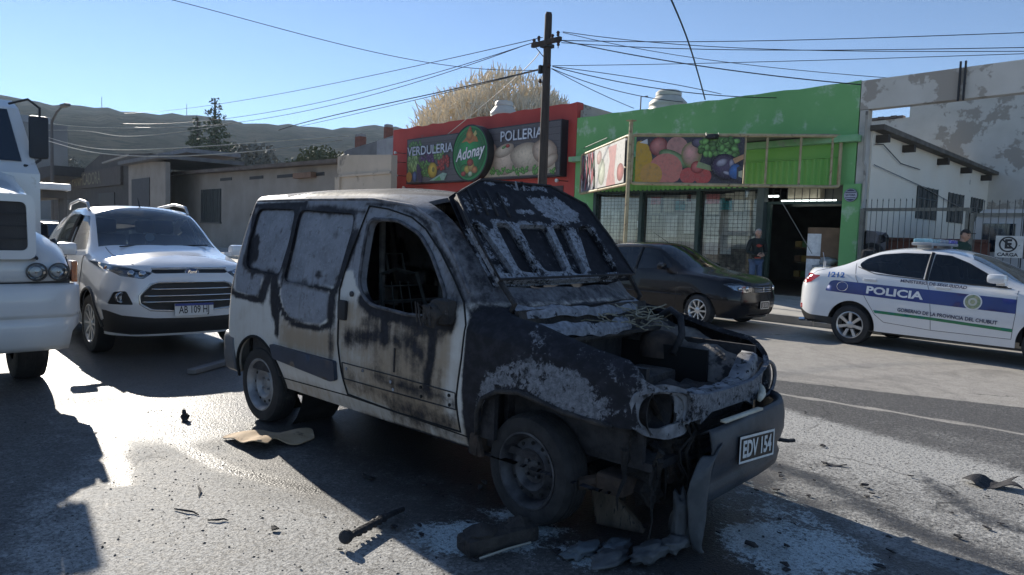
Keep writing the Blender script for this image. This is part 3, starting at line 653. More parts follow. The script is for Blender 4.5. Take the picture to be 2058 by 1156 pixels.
def van_paint(A):
    s_ = np.stack([A[:, 0], A[:, 2]], 1); x, z, y = A[:, 0], A[:, 2], A[:, 1]; n = len(A)
    def cap(P, r, soft): return 1-ss(segdist(s_, P, False), max(0, r-soft), r+soft)
    def pol(P, soft): return ss(sdpoly(s_, P), -soft, soft)
    soot = np.zeros(n); ash = np.zeros(n); tan = np.zeros(n); fl = np.zeros(n)
    def S(v, k=1.0):
        nonlocal soot; soot = np.maximum(soot, v*k)
    # burnt grey metal over the whole upper half
    ash = np.maximum(ash, ss(z, 1.06, 1.16)); S(ss(z, 1.05, 1.25), .30)
    for P in (v_rec1, v_rec2):
        d = sdpoly(s_, P); soot = np.where(d > 0, soot*(1-.75*ss(d, 0, .06)), soot); S(1-ss(np.abs(d+.006), .004, .045), .80)
    rr_ = np.random.RandomState(44)
    for k in range(34):
        cx, cz, q = rr_.uniform(-2.95, -1.62), rr_.choice([rr_.uniform(1.10, 1.2), rr_.uniform(1.2, 1.66)]), rr_.uniform(.012, .04); S(1-ss(np.hypot((x-cx)*rr_.uniform(.6, 1.5), z-cz), q*.4, q*1.6), rr_.uniform(.4, .75))
    S((1-ss(np.abs(x+2.34), .012, .05))*ss(z, 1.0, 1.12)*(1-ss(z, 1.64, 1.68)), .85)
    for c, r in (((-2.90, 1.30), .075), ((-2.885, 1.37), .05), ((-2.83, 1.27), .035), ((-2.93, 1.22), .04)): S(1-ss(np.hypot(x-c[0], (z-c[1])*.75), r*.5, r*1.7), .95)
    S(cap([(-3.05, 1.67), (-2.62, 1.675), (-2.25, 1.67)], .025, .045), .95); S(cap([(-2.3, 1.665), (-1.5, 1.62)], .008, .03), .7)
    S(cap([(-3.0, 1.62), (-2.95, 1.45), (-2.98, 1.2)], .02, .04), .75); S(cap([(-3.14, .98), (-3.12, 1.25), (-3.06, 1.6), (-3.0, 1.73)], .03, .05), .9)
    # frontier under the recesses, grey tongues with a dark rim below
    a1 = [(-3.08, 1.13), (-2.66, 1.11), (-2.63, 1.0), (-2.7, .965), (-3.04, .985)]; ash = np.maximum(ash, pol(a1, .03)); S(cap([(-3.12, 1.16), (-3.10, .98), (-3.02, .955), (-2.72, .945), (-2.6, .95)], .016, .035), .95)
    S(cap([(-2.55, 1.12), (-2.60, .98)], .06, .07), .95)
    a2 = [(-2.36, 1.14), (-1.70, 1.07), (-1.68, .92), (-1.78, .855), (-2.0, .845), (-2.18, .86), (-2.27, .92), (-2.32, 1.0)]; ash = np.maximum(ash, pol(a2, .03)); soot = np.where(pol(a2, .01) > .5, soot*.7, soot)
    S(cap([(-2.40, 1.08), (-2.35, .97), (-2.27, .885), (-2.18, .84), (-1.98, .82), (-1.78, .83), (-1.66, .88)], .012, .035), .98)
    S(cap([(-2.44, 1.10), (-2.42, .97), (-2.37, .86)], .055, .055), 1.); S(cap([(-2.36, .88), (-2.35, .72)], .022, .035), .95)
    S(cap([(-1.55, 1.46), (-1.63, 1.2), (-1.68, 1.05), (-1.67, .88)], .05, .05), .97); S(cap([(-1.66, .92), (-1.65, .58)], .025, .06), .70)
    S(pol([(-2.3, .83), (-2.15, .79), (-1.9, .80), (-1.6, .86), (-1.6, .80), (-2.3, .78)], .06), .45)
    tan = np.maximum(tan, pol([(-2.32, .84), (-1.58, .84), (-1.58, .60), (-2.3, .62)], .1)*.95); tan = np.maximum(tan, pol([(-3.2, .55), (-2.9, .95), (-2.5, .95), (-2.4, .6)], .1)*.18)
    # --- door: bare corner behind the window, smoke below the sill
    bare = pol([(-1.60, 1.22), (-1.51, 1.24), (-1.43, 1.12), (-1.33, 1.02), (-1.28, .96), (-1.58, .86)], .03)
    ash *= 1-bare; soot = np.where(x > -1.6, soot*(1-.9*bare), soot)
    S(cap([(-1.36, 1.055), (-1.25, 1.005), (-.9, .975), (-.55, .98)], .025, .07), .92)
    for P, r, sf, k in (([(-1.11, .98), (-1.09, .84)], .04, .07, .95), ([(-1.47, .80), (-1.30, .82), (-1.18, .86)], .05, .10, .72), ([(-1.30, .93), (-1.12, .90)], .03, .08, .6), ([(-.99, .86), (-.84, .86), (-.76, .8)], .05, .11, .70), ([(-.92, .95), (-.6, .92)], .03, .09, .7), ([(-.655, 1.0), (-.66, .8), (-.70, .60)], .025, .06, .9), ([(-.58, .72), (-.60, .5)], .02, .06, .55), ([(-.56, 1.03), (-.49, .99)], .06, .05, 1.), ([(-1.2, .80), (-1.16, .66)], .03, .09, .45), ([(-.98, .8), (-.97, .66)], .03, .10, .5)): S(cap(P, r, sf), k)
    S(pol([(-1.25, .64), (-.6, .64), (-.44, .63), (-.44, .52), (-.9, .52), (-1.2, .56)], .08), .72); S(pol([(-1.54, .63), (-1.4, .64), (-1.1, .52), (-1.2, .42), (-1.54, .42)], .1), .45); S(pol([(-1.2, .52), (-.44, .53), (-.44, .3), (-1.1, .34)], .12), .62); S(cap([(-.95, .93), (-.72, .62)], .05, .12), .48)
    dr = pol(v_door, .01); tan = np.maximum(tan, dr*(.68+.27*ss(x, -1.5, -.8))*(1-ss(z, 1.0, 1.1))); S(dr*(1-ss(z, .98, 1.05))*ss(x, -1.5, -1.0)*(1-ss(x, -.55, -.48)), .26); tan *= 1-.9*cap([(-.44, 1.05), (-.47, .75), (-.49, .5)], .045, .05)
    soot *= 1-.85*cap([(-.45, 1.02), (-.46, .80), (-.48, .62)], .025, .035)
    # pillar and door frame
    S(cap([(-1.5, 1.665), (-1.2, 1.66), (-.9, 1.56), (-.6, 1.3), (-.42, 1.08)], .012, .03), .7); S(cap([(-.9, 1.66), (-.6, 1.42), (-.38, 1.16)], .05, .06), .62)
    S(ss(x, -.95, -.45)*ss(z, 1.0, 1.1), .58)
    # --- front wing
    fr = ss(x, -.41, -.375); wing = fr*(1-ss(z, 1.08, 1.14)); soot = np.maximum(soot, wing); tan *= 1-wing; ash *= 1-wing
    col = pol([(-.29, .55), (-.275, .70), (-.20, .80), (-.06, .865), (.12, .90), (.28, .885), (.42, .83), (.54, .77), (.60, .68), (.45, .63), (.2, .67), (0, .71), (-.14, .69)], .045)
    fl = np.maximum(fl, col*(.62-.07*ss(x, .3, .6))*fr); fl = np.maximum(fl, .30*wing*ss(z, .6, .8)*(x > .0))
    fp = ss(x, .58, .66)*(z > .55); fl = np.maximum(fl, fp*(.52+.10*ss(z, .66, .76)+.10*ss(-np.abs(y), -.5, -.3)))
    # roof: soot and flaking ash, whiter towards the tail
    rf = ss(z, 1.71, 1.755); S(rf*(.95-.75*ss(-x, 2.0, 2.6)), 1.); fl = np.maximum(fl, rf*(.40+.28*ss(-x, 1.9, 2.5)))
    soot = np.where((z > 1.69) & (x < -2.25) & (z < 1.765), soot*.25, soot); ash = np.where((z > 1.69) & (x < -2.3), ash*.3, ash)
    S((1-ss(z, .29, .40))*ss(x, -2.3, -1.2), .55); tan = np.maximum(tan, (1-ss(z, .36, .5))*.6); S((1-ss(z, .28, .34)), .4)
    S(ss(-x, 3.06, 3.14)*ss(z, .95, 1.1), .8)
    return {'soot': soot, 'ash': ash, 'tan': tan, 'flake': fl}
VR = VB.cut(VREG)
panel('body', weld(join(VR['body'], mirror(VR['body']))), BURNT, van, .03, 0, van_paint)
for sd in (0, 1):
    f = mirror if sd else (lambda t: t)
    d = panel('door', f(VR['door']), BURNT, van, .05, -.004 if sd == 0 else 0, van_paint)
    if sd == 0:
        v_doorpart = d
    panel('panel_recess', f(VR['panel_recess']), BURNT, van, -.02, -.020, van_paint)
    panel('fuel_flap', f(VR['fuel_flap']), BURNT, van, .006, .003, van_paint) if sd == 0 else None
# seams of the door, moulding recess, roof joint
def seam(name, pl, w, mat, dep=.012, parent=van, body=VB, closed=True):
    P = dens(pl, .04, closed)
    if closed: P = np.vstack([P, P[:1]])
    S = [body.snap(a, b, .0015) for a, b in P]
    return part(name, mat, parent, lambda m: m.tube(S, w, 6))
seam('door_seam', [q for q in v_door], .0055, DARK)
seam('body_seam', [(-2.34, .40), (-1.5, .415), (-.31, .38)], .004, DARK, closed=False)
seam('window_rubber', v_win, .012, M('burnt_rubber_trim', (.03, .03, .035), .8, col2=(.12, .12, .13), vs=20))
def bead(name, pl, r, mat, off=.0):
    S = [VB.snap(a, b, off) for a, b in dens(pl, .04, False)]; return part(name, mat, van, lambda m: m.tube(S, r, 8), smooth=True)
bead('roof_gutter', [(-2.98, 1.70), (-2.2, 1.705), (-1.45, 1.70), (-1.06, 1.655), (-.8, 1.55), (-.6, 1.36), (-.45, 1.17)], .011, M('scorched_gutter', (.05, .05, .06), .7, col2=(.22, .22, .24), vs=14))
bead('wheel_arch_lip', [(-3.035, .32)]+[q for q in ell(-2.67, .30, .365, .365, 24, math.pi, 0)], .012, DARK)
bead('wheel_arch_lip', v_archf[1:10], .014, CHAR)
# blue side moulding
Vs, Fs = sheet(rpoly([(-2.41, .645), (-1.585, .635), (-1.585, .515), (-1.64, .495), (-2.37, .545)], .02), .05)
P3 = np.array([VB.snap(a, b, .028) for a, b in Vs]); solid_sheet('side_moulding', P3, Fs[:, ::-1] if False else Fs, (0, -1, 0), .03, BLUEPL, van)
# door furniture
part('door_handle', M('charred_handle', (.012, .012, .014), .6), van, lambda m: m.box(VB.snap(-1.535, .975, .008), (.085, .03, .13), bev=.012), angle=R(40))
part('door_lock', STEELB, van, lambda m: m.lathe([(.018, 0), (.018, .01), (.012, .014), (0, .014)], Matrix.Translation(VB.snap(-1.465, 1.085, 0)) @ Matrix.Rotation(math.pi/2, 4, 'X'), 16), angle=R(40))
for a, b in ((-1.02, .59), (-1.0, .545), (-.74, .605), (-.74, .55), (-.50, .60), (-.50, .545), (-1.48, .6), (-1.3, .615)):
    q = VB.snap(a, b, 0); part('clip_hole', DARK if a > -.9 else ASHM, van, lambda m: m.lathe([(.010, 0), (.010, .004), (0, .004)], Matrix.Translation(q) @ Matrix.Rotation(math.pi/2, 4, 'X'), 10))
seam('moulding_groove', [(-1.525, .635), (-1.0, .632), (-.45, .622), (-.45, .528), (-1.0, .528), (-1.515, .53)], .0035, SOOT)
seam('door_crease', [(-.985, .80), (-.985, .655)], .005, SOOT, closed=False)
# melted remains of the door mirror
def blob(m, c, d, seed, n=2, amp=.25):
    bm = bmesh.new(); bmesh.ops.create_icosphere(bm, subdivisions=n, radius=1); r_ = np.random.RandomState(seed); ph = r_.uniform(0, 6, 9); fq = r_.uniform(1.5, 4, 9)
    for v in bm.verts:
        k = 1+amp*(math.sin(fq[0]*v.co.x*2+ph[0])*math.sin(fq[1]*v.co.y*2+ph[1])+.6*math.sin(fq[2]*v.co.z*3+ph[2]+v.co.x*2)+.4*math.sin(5*v.co.x+7*v.co.y+6*v.co.z+ph[3]))
        v.co = Vector(c)+Vector((v.co.x*d[0]*k, v.co.y*d[1]*k, v.co.z*d[2]*k))
    bm.verts.index_update(); m.add([v.co.copy() for v in bm.verts], [[v.index for v in f.verts] for f in bm.faces]); bm.free()
def mirror_rest(m):
    p = VB.snap(-.56, 1.05, .05); m.box(p+Vector((0, .02, 0)), (.15, .1, .15), bev=.045, rz=.2); blob(m, p+Vector((-.03, -.03, -.01)), (.07, .05, .07), 4)
    for k in range(7):
        a = p+Vector((-.10+.02*k, -.05, .0+.02*math.sin(k*2))); m.tube([a, a+Vector((-.03, -.02, .05*math.cos(k))), a+Vector((.02*math.sin(k*3), -.03, -.06))], .006, 5)
part('door_mirror', CHAR, van, mirror_rest, angle=R(50))
# inside: floor, bulkhead, seat frames, dash, far door trim
def interior(m):
    m.box((-1.4, 0, .36), (3.3, 1.45, .04)); m.box((-.30, 0, .72), (.04, 1.4, .66)); m.box((-3.1, 0, 1.0), (.04, 1.3, 1.2))
    m.box((-1.5, .77, .72), (2.9, .04, .6)); m.box((-1.5, -.77, .62), (2.6, .03, .44))
part('interior_shell', SOOT, van, interior)
part('dashboard', CHAR, van, lambda m: (m.box((-.42, 0, .90), (.28, 1.36, .20), bev=.05), blob(m, (-.5, -.3, 1.0), (.12, .22, .07), 9), blob(m, (-.46, .35, .98), (.12, .25, .09), 3)))
def seat_frame(m, y):
    for dy in (-.2, .2):
        m.tube([(-1.0, y+dy, .45), (-1.38, y+dy, .55), (-1.46, y+dy, .9), (-1.56, y+dy*.8, 1.2), (-1.6, y, 1.23)], .014, 6)
    for k in range(5): m.tube([(-1.42-.03*k, y-.19, .72+.1*k), (-1.42-.03*k, y+.19, .72+.1*k)], .006, 5)
    for dy in (-.09, .0, .09): m.tube([(-1.41, y+dy, .6), (-1.55, y+dy*.8, 1.15)], .005, 5)
    m.box((-1.2, y, .5), (.42, .42, .05)); m.tube([(-1.58, y-.07, 1.2), (-1.62, y-.07, 1.34), (-1.62, y+.07, 1.34), (-1.58, y+.07, 1.2)], .009, 6)
for y in (-.36, .36): part('seat_frame', M('burnt_seat_metal', (.03, .035, .035), .6, .4, col2=(.08, .09, .085), vs=12), van, lambda m: seat_frame(m, y))
part('bulkhead_rail', M('bulkhead_paint', (.05, .05, .048), .7, col2=(.2, .2, .19), vs=7), van, lambda m: [m.tube([(-1.62, y, .4), (-1.64, y, 1.70)], .022, 8) for y in (-.45, .1, .62)]+[m.tube([(-1.63, -.7, 1.0), (-1.63, .7, 1.0)], .015, 6)])
part('steering_wheel', SOOT, van, lambda m: (m.tube([(-.74+.09*math.sin(a), .36+.18*math.cos(a), 1.0+.17*math.sin(a)) for a in np.linspace(0, 2*math.pi, 24, endpoint=False)], .013, 6, closed=True), m.tube([(-.74, .36, 1.0), (-.5, .36, .9)], .02, 6)))
part('door_trim', M('far_door_metal', (.03, .03, .034), .7, col2=(.16, .17, .19), vs=8), van, lambda m: (m.box((-.95, .76, 1.03), (.85, .03, .10)), m.box((-.95, .765, .75), (.9, .02, .4))))
Vw, Fw = sheet(v_win, .1); mobj('window_glass', [VB.snap(a, b, -.012, 1) for a, b in Vw], Fw, glass_mat('sooted_glass', (.10, .11, .13), .02, .3), van, True)
# engine bay
def bay(m):
    m.box((.18, 0, .42), (.95, 1.2, .04)); m.box((-.22, 0, .75), (.03, 1.34, .55))
    for s_ in (-1, 1): m.box((.18, .60*s_, .66), (.86, .03, .46))
part('engine_bay_liner', SOOT, van, bay)
def inner_wing(m, s_):
    # inner wing: sloping scorched shelf between wing edge and bay
    Vg = []; nx, ny = 14, 5
    for i in range(nx):
        for j in range(ny):
            x = -.22+.86*i/(nx-1); t = j/(ny-1); w = .665-.02*abs(i/(nx-1)-.3); y = w-t*.20-.03*math.sin(i*.8); z = 1.0-.27*max(0, (x+.1))**1.0-t*t*.20-.012*math.sin(i*1.9+j)
            Vg.append((x, y*s_, z))
    m.add(Vg, [(i*ny+j, (i+1)*ny+j, (i+1)*ny+j+1, i*ny+j+1) for i in range(nx-1) for j in range(ny-1)])
for s_ in (-1, 1): part('inner_wing', M('scorched_inner_wing', (.05, .045, .045), .8, col2=(.22, .20, .18), vs=7, bump=.5, bs=30, bd=.02, wear=((.015, .014, .015), 9, .5, .12)), van, lambda m: inner_wing(m, s_), smooth=True)
def cowl(m):
    # scuttle: flat flaked channels along the windscreen foot
    for k, (x, z, w_) in enumerate(((-.22, 1.075, .075), (-.07, .985, .06))):
        V = []; n = 26
        for i in range(n):
            t = i/(n-1); xx = x+.05*(1-(2*t-1)**2); y = -.62+1.22*t*(1 if k == 0 else .72); ww = w_*(.75+.25*math.sin(7*t+k)+.12*math.sin(23*t)); dz = .012*math.sin(7*t)+.006*math.sin(31*t)
            V += [(xx-ww*.6, y, z+dz+.03), (xx, y, z+dz+.012), (xx+ww*.5, y, z+dz-.004), (xx+ww*.62, y, z+dz-.04)]
        m.add(V, [(i*4+j, (i+1)*4+j, (i+1)*4+j+1, i*4+j+1) for i in range(n-1) for j in range(3)])
part('scuttle_rail', ASHP, van, cowl, angle=R(40))
part('scuttle_panel', CHAR, van, lambda m: (m.box((-.17, 0, .98), (.03, 1.28, .22), ry=-.25), m.box((-.1, .0, .93), (.18, 1.2, .02))))
def shelf(m):
    P, Fc = sheet([(-.10, -.62), (-.06, -.62), (-.02, -.2), (.0, .2), (-.06, .28), (-.04, .36), (-.12, .36), (-.13, .1)], .05, jitter=.3)
    m.add([(x, y, .955+.012*math.sin(9*y)) for x, y in P], [tuple(f) for f in Fc]); m.add([(x, y, .935+.012*math.sin(9*y)) for x, y in P], [tuple(f) for f in Fc])
part('wiper_tray', ASHP, van, shelf)
def engine(m):
    blob(m, (.28, .05, .53), (.24, .34, .14), 11, 3, .18); blob(m, (.12, -.18, .60), (.13, .17, .10), 12, 3, .2); blob(m, (.40, .32, .58), (.14, .16, .10), 13, 3, .2)
    m.box((.14, .12, .68), (.26, .40, .10), bev=.03, rz=.1); m.tube([(.05, -.3, .66), (.25, -.28, .70), (.4, -.1, .68), (.45, .15, .66)], .03, 8); m.lathe([(.10, 0), (.10, .05), (.05, .08), (0, .08)], Matrix.Translation((.30, -.30, .66)), 16)
part('engine_block', CHAR, van, engine, angle=R(50))
part('suspension_tower', RUST, van, lambda m: [m.lathe([(.13, -.1), (.12, .02), (.08, .05), (.03, .06), (0, .06)], Matrix.Translation((.02, .5*s_, .86)), 18) for s_ in (-1, 1)], angle=R(40))
def wires(m, n=26, seed=3):
    r_ = np.random.RandomState(seed)
    for k in range(n):
        p = Vector((r_.uniform(-.15, .1), r_.uniform(-.05, .55), r_.uniform(.97, 1.06))); P = [p]
        d = Vector(r_.normal(0, 1, 3)); d.z *= .35; d.normalize()
        for q in range(6):
            d = (d+Vector(r_.normal(0, .5, 3))*.6).normalized(); d.z *= .6; p = p+d*.04; P.append(p.copy())
        m.tube(P, .004, 5)
part('bare_wiring', M('bare_copper_wire', (.16, .14, .09), .5, .4, col2=(.36, .33, .24), vs=30), van, wires)
part('coolant_hose', SOOT, van, lambda m: (m.tube([(.0, .5, 1.0), (.08, .52, 1.06), (.16, .5, 1.02), (.2, .46, .92), (.18, .4, .8)], .022, 8), m.tube([(.1, -.45, .85), (.25, -.42, .82), (.4, -.36, .74)], .018, 8)), smooth=True)
# front panel (slam panel) between the lamp openings, bent and ash white
def slam(m):
    # bent flat cross panel between the lamp openings
    n = 40; V = []
    ft_ = pchip([-.46, -.3, -.1, .1, .25, .36, .47, .54], [.755, .742, .730, .728, .745, .80, .845, .85]); fb_ = pchip([-.46, -.38, -.25, -.1, .1, .25, .38, .54], [.565, .585, .635, .655, .655, .640, .615, .60])
    for i in range(n):
        y = -.46+1.0*i/(n-1); t, b = float(ft_(y)), float(fb_(y)); w = .004*math.sin(i*1.3)+.003*math.sin(i*2.9); xf = .725-.22*y*y-.03*max(0, y-.3)
        V += [(xf-.115, y, t-.025+w), (xf-.10, y, t+.008+w), (xf-.03, y, t+.010-w), (xf-.004, y, t-.004), (xf, y, t-.03), (xf+.004+w, y, (t+b)/2), (xf-.004, y, b+.012), (xf-.02, y, b+w), (xf-.05, y, b+.006)]
    k = 9; m.add(V, [(i*k+j, (i+1)*k+j, (i+1)*k+j+1, i*k+j+1) for i in range(n-1) for j in range(k-1)])
slm = part('slam_panel', M('slam_metal', (.10, .10, .108), .85, col2=(.24, .245, .26), vs=9, detail=8, bump=.4, bs=50, th=(.40, .60), wear=((.014, .013, .014), 17, .555, .05)), van, slam, smooth=True)
slm.modifiers.new('s', 'SOLIDIFY').thickness = .006
Vls, Fls = sheet(rpoly([(-.745, .80), (-.56, .825), (-.42, .79), (-.33, .74), (-.335, .62), (-.40, .555), (-.52, .55), (-.66, .585), (-.745, .64)], .05), .03, [rpoly([(-.705, .765), (-.58, .785), (-.43, .75), (-.39, .69), (-.43, .625), (-.60, .61), (-.70, .645)], .05)])
Pls = np.array([(.715-.24*max(0, -y-.36)**1.4-.05*y*y+.004*math.sin(40*y+30*z), y, z) for y, z in Vls]); solid_sheet('lamp_surround', Pls, Fls, (1, 0, 0), .012, MATS['slam_metal'], van)
def lampcan(m, y, s_):
    M_ = Matrix.Translation((.58, y, .69)) @ Matrix.Rotation(math.pi/2, 4, 'Y')
    m.lathe([(.10, .0), (.115, .07), (.12, .08), (.108, .075), (.09, .0), (.0, -.02)], M_, 20)
part('headlight_bucket', SOOT, van, lambda m: lampcan(m, -.56, 1), angle=R(40))
part('headlight_bucket', M('scorched_lamp_metal', (.05, .05, .055), .5, .5, col2=(.25, .25, .27), vs=9), van, lambda m: (lampcan(m, .62, -1), m.tube([(.685, .62+.11*math.cos(a), .70+.10*math.sin(a)) for a in np.linspace(0, 6.28, 24, endpoint=False)], .012, 6, closed=True)), angle=R(40))
# radiator, cross member, hanging burnt shreds
part('radiator', CHAR, van, lambda m: (m.box((.60, .02, .50), (.05, .80, .38)), [m.box((.632, .02, .34+.04*k), (.012, .78, .014)) for k in range(9)]))
def shreds(m, seed=5):
    r_ = np.random.RandomState(seed)
    for k in range(16):
        y = r_.uniform(-.74, -.05); x = .66-.25*max(0, -y-.45)+r_.uniform(-.1, .06); z = r_.uniform(.42, .66); l_ = r_.uniform(.1, .42); P = []
        for q in range(5): P.append((x+r_.normal(0, .012), y+r_.normal(0, .02), z-l_*q/4))
        m.tube(P, [r_.uniform(.006, .022)*(1-.18*q) for q in range(5)], 5)
    for k in range(22): blob(m, (r_.uniform(.30, .60), r_.uniform(-.66, .0), r_.uniform(.16, .58)), (r_.uniform(.05, .11), r_.uniform(.05, .1), r_.uniform(.06, .14)), 30+k, 2, .3)
part('burnt_shreds', M('char_black', (.007, .007, .007), .9, col2=(.028, .024, .022), vs=9, bump=.8, bs=30, bd=.04, wear=((.12, .09, .07), 17, .68, .05)), van, shreds)
part('subframe', RUST, van, lambda m: (m.box((.45, -.1, .30), (.16, 1.1, .10), bev=.02), m.tube([(.3, -.7, .28), (.45, -.45, .3), (.5, -.1, .27), (.5, .5, .28)], .035, 8), m.box((.58, -.32, .38), (.10, .12, .2), bev=.02), m.tube([(.0, -.62, .28), (.1, -.3, .32)], .03, 8), m.box((.2, 0, .3), (.5, .5, .2), bev=.05)))
# front bumper: still on at the far side, melted and hanging at the near side
def bumper_pts():
    out = []; n = 40
    prof = [(-.06, .60), (-.012, .628), (.0, .60), (.012, .54), (.012, .46), (-.004, .40), (-.02, .375), (-.02, .34), (-.008, .32), (-.02, .26), (-.07, .235), (-.12, .24)]
    for i in range(n):
        t = i/(n-1); y = -.335+1.15*t
        for dx, z in prof:
            far = max(0, (y-.42)/.40); xx = .865+dx-.14*(max(0, y-.05))**2-.30*far**2.6*.9; yy = y-.06*far**3
            droop = max(0, (-.02-y)/.32); zz = z-.035*droop+.01*math.sin(9*y)*droop; xx -= .05*droop
            out.append((xx, yy, zz))
    k = len(prof); return out, [(i*k+j, (i+1)*k+j, (i+1)*k+j+1, i*k+j+1) for i in range(n-1) for j in range(k-1)]
def fbump(m):
    V, F = bumper_pts(); m.add(V, F)
bump = part('front_bumper', GREYPL, van, fbump, smooth=True)
smod = bump.modifiers.new('s', 'SOLIDIFY'); smod.thickness = .012
def tongue(m):
    # softened near corner of the bumper sagging to the road
    path = [(.80, -.30, .50, .17), (.80, -.36, .44, .20), (.79, -.40, .34, .19), (.785, -.405, .24, .165), (.78, -.40, .15, .14), (.78, -.395, .09, .09), (.785, -.39, .03, .03), (.785, -.39, .01, .015)]
    V = []; k = 9
    for i, (x, y, z, w) in enumerate(path):
        for j in range(k):
            t = j/(k-1)-.5; V.append((x+.05*(1-4*t*t)+.012*math.sin(3*i+5*t), y+w*t*1.0-.02*math.sin(i*1.3), z+.05*t*(1 if i < 3 else .2)+.01*math.sin(8*t+i)))
    m.add(V, [(i*k+j, (i+1)*k+j, (i+1)*k+j+1, i*k+j+1) for i in range(len(path)-1) for j in range(k-1)])
tg = part('melted_bumper_corner', M('melted_plastic', (.045, .05, .055), .6, col2=(.10, .105, .11), vs=5, bump=.3, bs=25, bd=.02), van, tongue, smooth=True)
sm = tg.modifiers.new('s', 'SOLIDIFY'); sm.thickness = .012; sm2 = tg.modifiers.new('u', 'SUBSURF'); sm2.levels = sm2.render_levels = 1
part('bumper_insert', M('cream_foam', (.5, .46, .36), .9, col2=(.62, .58, .48), vs=20), van, lambda m: (m.tube([(.79, .27, .645), (.765, .36, .655), (.72, .45, .665), (.66, .54, .68)], [.012, .022, .026, .012], 7), m.box((.84, -.05, .625), (.03, .42, .012), rz=-.02)), smooth=True)
# number plate
pl = thing  # (plate is a part of the van)
PM = Matrix.Translation((.893, .02, .462)) @ Matrix.Rotation(-.16, 4, 'Z') @ Matrix.Rotation(math.pi/2, 4, 'Z') @ Matrix.Rotation(math.pi/2, 4, 'X')
plate = part('number_plate', M('plate_black', (.012, .012, .013), .4), van, lambda m: m.add([PM @ Vector(v) for v in ((-.155, -.069, -.004), (.155, -.069, -.004), (.155, .069, -.004), (-.155, .069, -.004), (-.155, -.069, .002), (.155, -.069, .002), (.155, .069, .002), (-.155, .069, .002))], [(0, 1, 2, 3), (4, 7, 6, 5), (0, 4, 5, 1), (1, 5, 6, 2), (2, 6, 7, 3), (3, 7, 4, 0)]))
PW = M('plate_white', (.62, .62, .60), .5, var=.1, vs=40)
def pborder(m):
    for (x0, x1, y0, y1) in ((-.155, .155, .056, .069), (-.155, .155, -.069, -.058), (-.155, -.145, -.058, .056), (.145, .155, -.058, .056)):
        m.add([PM @ Vector((x, y, .0045)) for x, y in ((x0, y0), (x1, y0), (x1, y1), (x0, y1))], [(0, 1, 2, 3)])
part('plate_border', PW, plate, pborder)
text_obj('plate_lettering', 'EDV 154', .118, PW, plate, PM @ Matrix.Translation((0, -.004, .005)), sx=.60, bold=.004)
part('tow_stub', SOOT, van, lambda m: m.tube([(.74, .66, .34), (.80, .70, .335), (.82, .74, .335)], .012, 7))
# rear bumper corner
def rbump(m):
    V = []; prof = [(.33, .78), (.36, .815), (.46, .83), (.60, .83), (.645, .815), (.65, .78)]; n = 22; k = len(prof)
    for i in range(n):
        t = i/(n-1)
        for z, hw in prof:
            if t < .35: x, y = -3.03-.14*t/.35, -hw
            elif t < .5: a = (t-.35)/.15*math.pi/2; x, y = -3.17-.10*math.sin(a), -hw+.10*(1-math.cos(a))
            else: x, y = -3.27, -hw+.10+(2*hw-.2)*(t-.5)/.5
            V.append((x, y, z))
    m.add(V, [(i*k+j, (i+1)*k+j, (i+1)*k+j+1, i*k+j+1) for i in range(n-1) for j in range(k-1)])
rb = part('rear_bumper', M('grey_bumper', (.07, .075, .085), .45, col2=(.11, .115, .125), vs=4), van, rbump, smooth=True)
rb.modifiers.new('s', 'SOLIDIFY').thickness = .02
part('wheel_well', DARK, van, lambda m: [m.lathe([(.37, -.26), (.37, .1)], Matrix.Translation((x, -.55 * s_, .30)) @ Matrix.Rotation(math.pi/2, 4, 'X'), 28) for x in (-2.67,) for s_ in (1, -1)]+[m.box((x, s_*.42, .5), (.8, .02, .7)) for x in (-2.67, 0.0) for s_ in (1, -1)])
wheel(van, (-2.67, -.715, .292), .292, .17, .195, 'steel', -1, TYRE, STEEL, 0, dark=DARK)
wheel(van, (-2.67, .715, .292), .292, .17, .195, 'steel', 1, TYRE, STEEL, 0, dark=DARK)
wheel(van, (.02, -.675, .287), .290, .185, .195, 'steel', -1, TYREB, STEELB, -.06, dark=DARK)
wheel(van, (.02, .70, .287), .290, .175, .195, 'steel', 1, TYREB, STEELB, -.06, dark=DARK)
part('fender_liner', RUST, van, lambda m: (m.box((-.33, -.70, .47), (.07, .2, .36), ry=.1, bev=.02), m.tube([(-.30, -.76, .62), (-.33, -.78, .42), (-.30, -.77, .29)], .02, 7)), angle=R(40))
# ---- bonnet thrown back on the windscreen: outer skin + pressed inner frame
HO = np.array([-.33, 0, 1.22]); HY = np.array([.0954, .9954, .0124]); HS = np.array([-.6473, .0525, .7604]); HN = np.array([.7562, -.0806, .6493])
h_out = [(-.623, .662), (-.545, .71), (-.33, .828), (-.088, .835), (-.075, .808), (.006, .808), (.02, .832), (.312, .828), (.33, .775), (.56, .655), (.605, .332), (.622, .0), (.3, .012), (-.3, .008), (-.617, -.006), (-.64, .385)]
h_holes = [rpoly(h, .05) for h in ([(-.60, .43), (-.52, .43), (-.44, .055), (-.605, .065)], [(-.395, .455), (-.265, .445), (-.235, .06), (-.40, .075)], [(-.205, .445), (.05, .448), (.02, .07), (-.19, .075)], [(.105, .452), (.222, .455), (.175, .045), (.055, .05)], [(.335, .435), (.46, .45), (.475, .04), (.215, .055)])]
def h3(P, off): P = np.asarray(P); bow = .03*(1-(P[:, :1]/.64)**2)-.02; return HO+P[:, :1]*HY+P[:, 1:2]*HS+HN*(off-.9*bow)
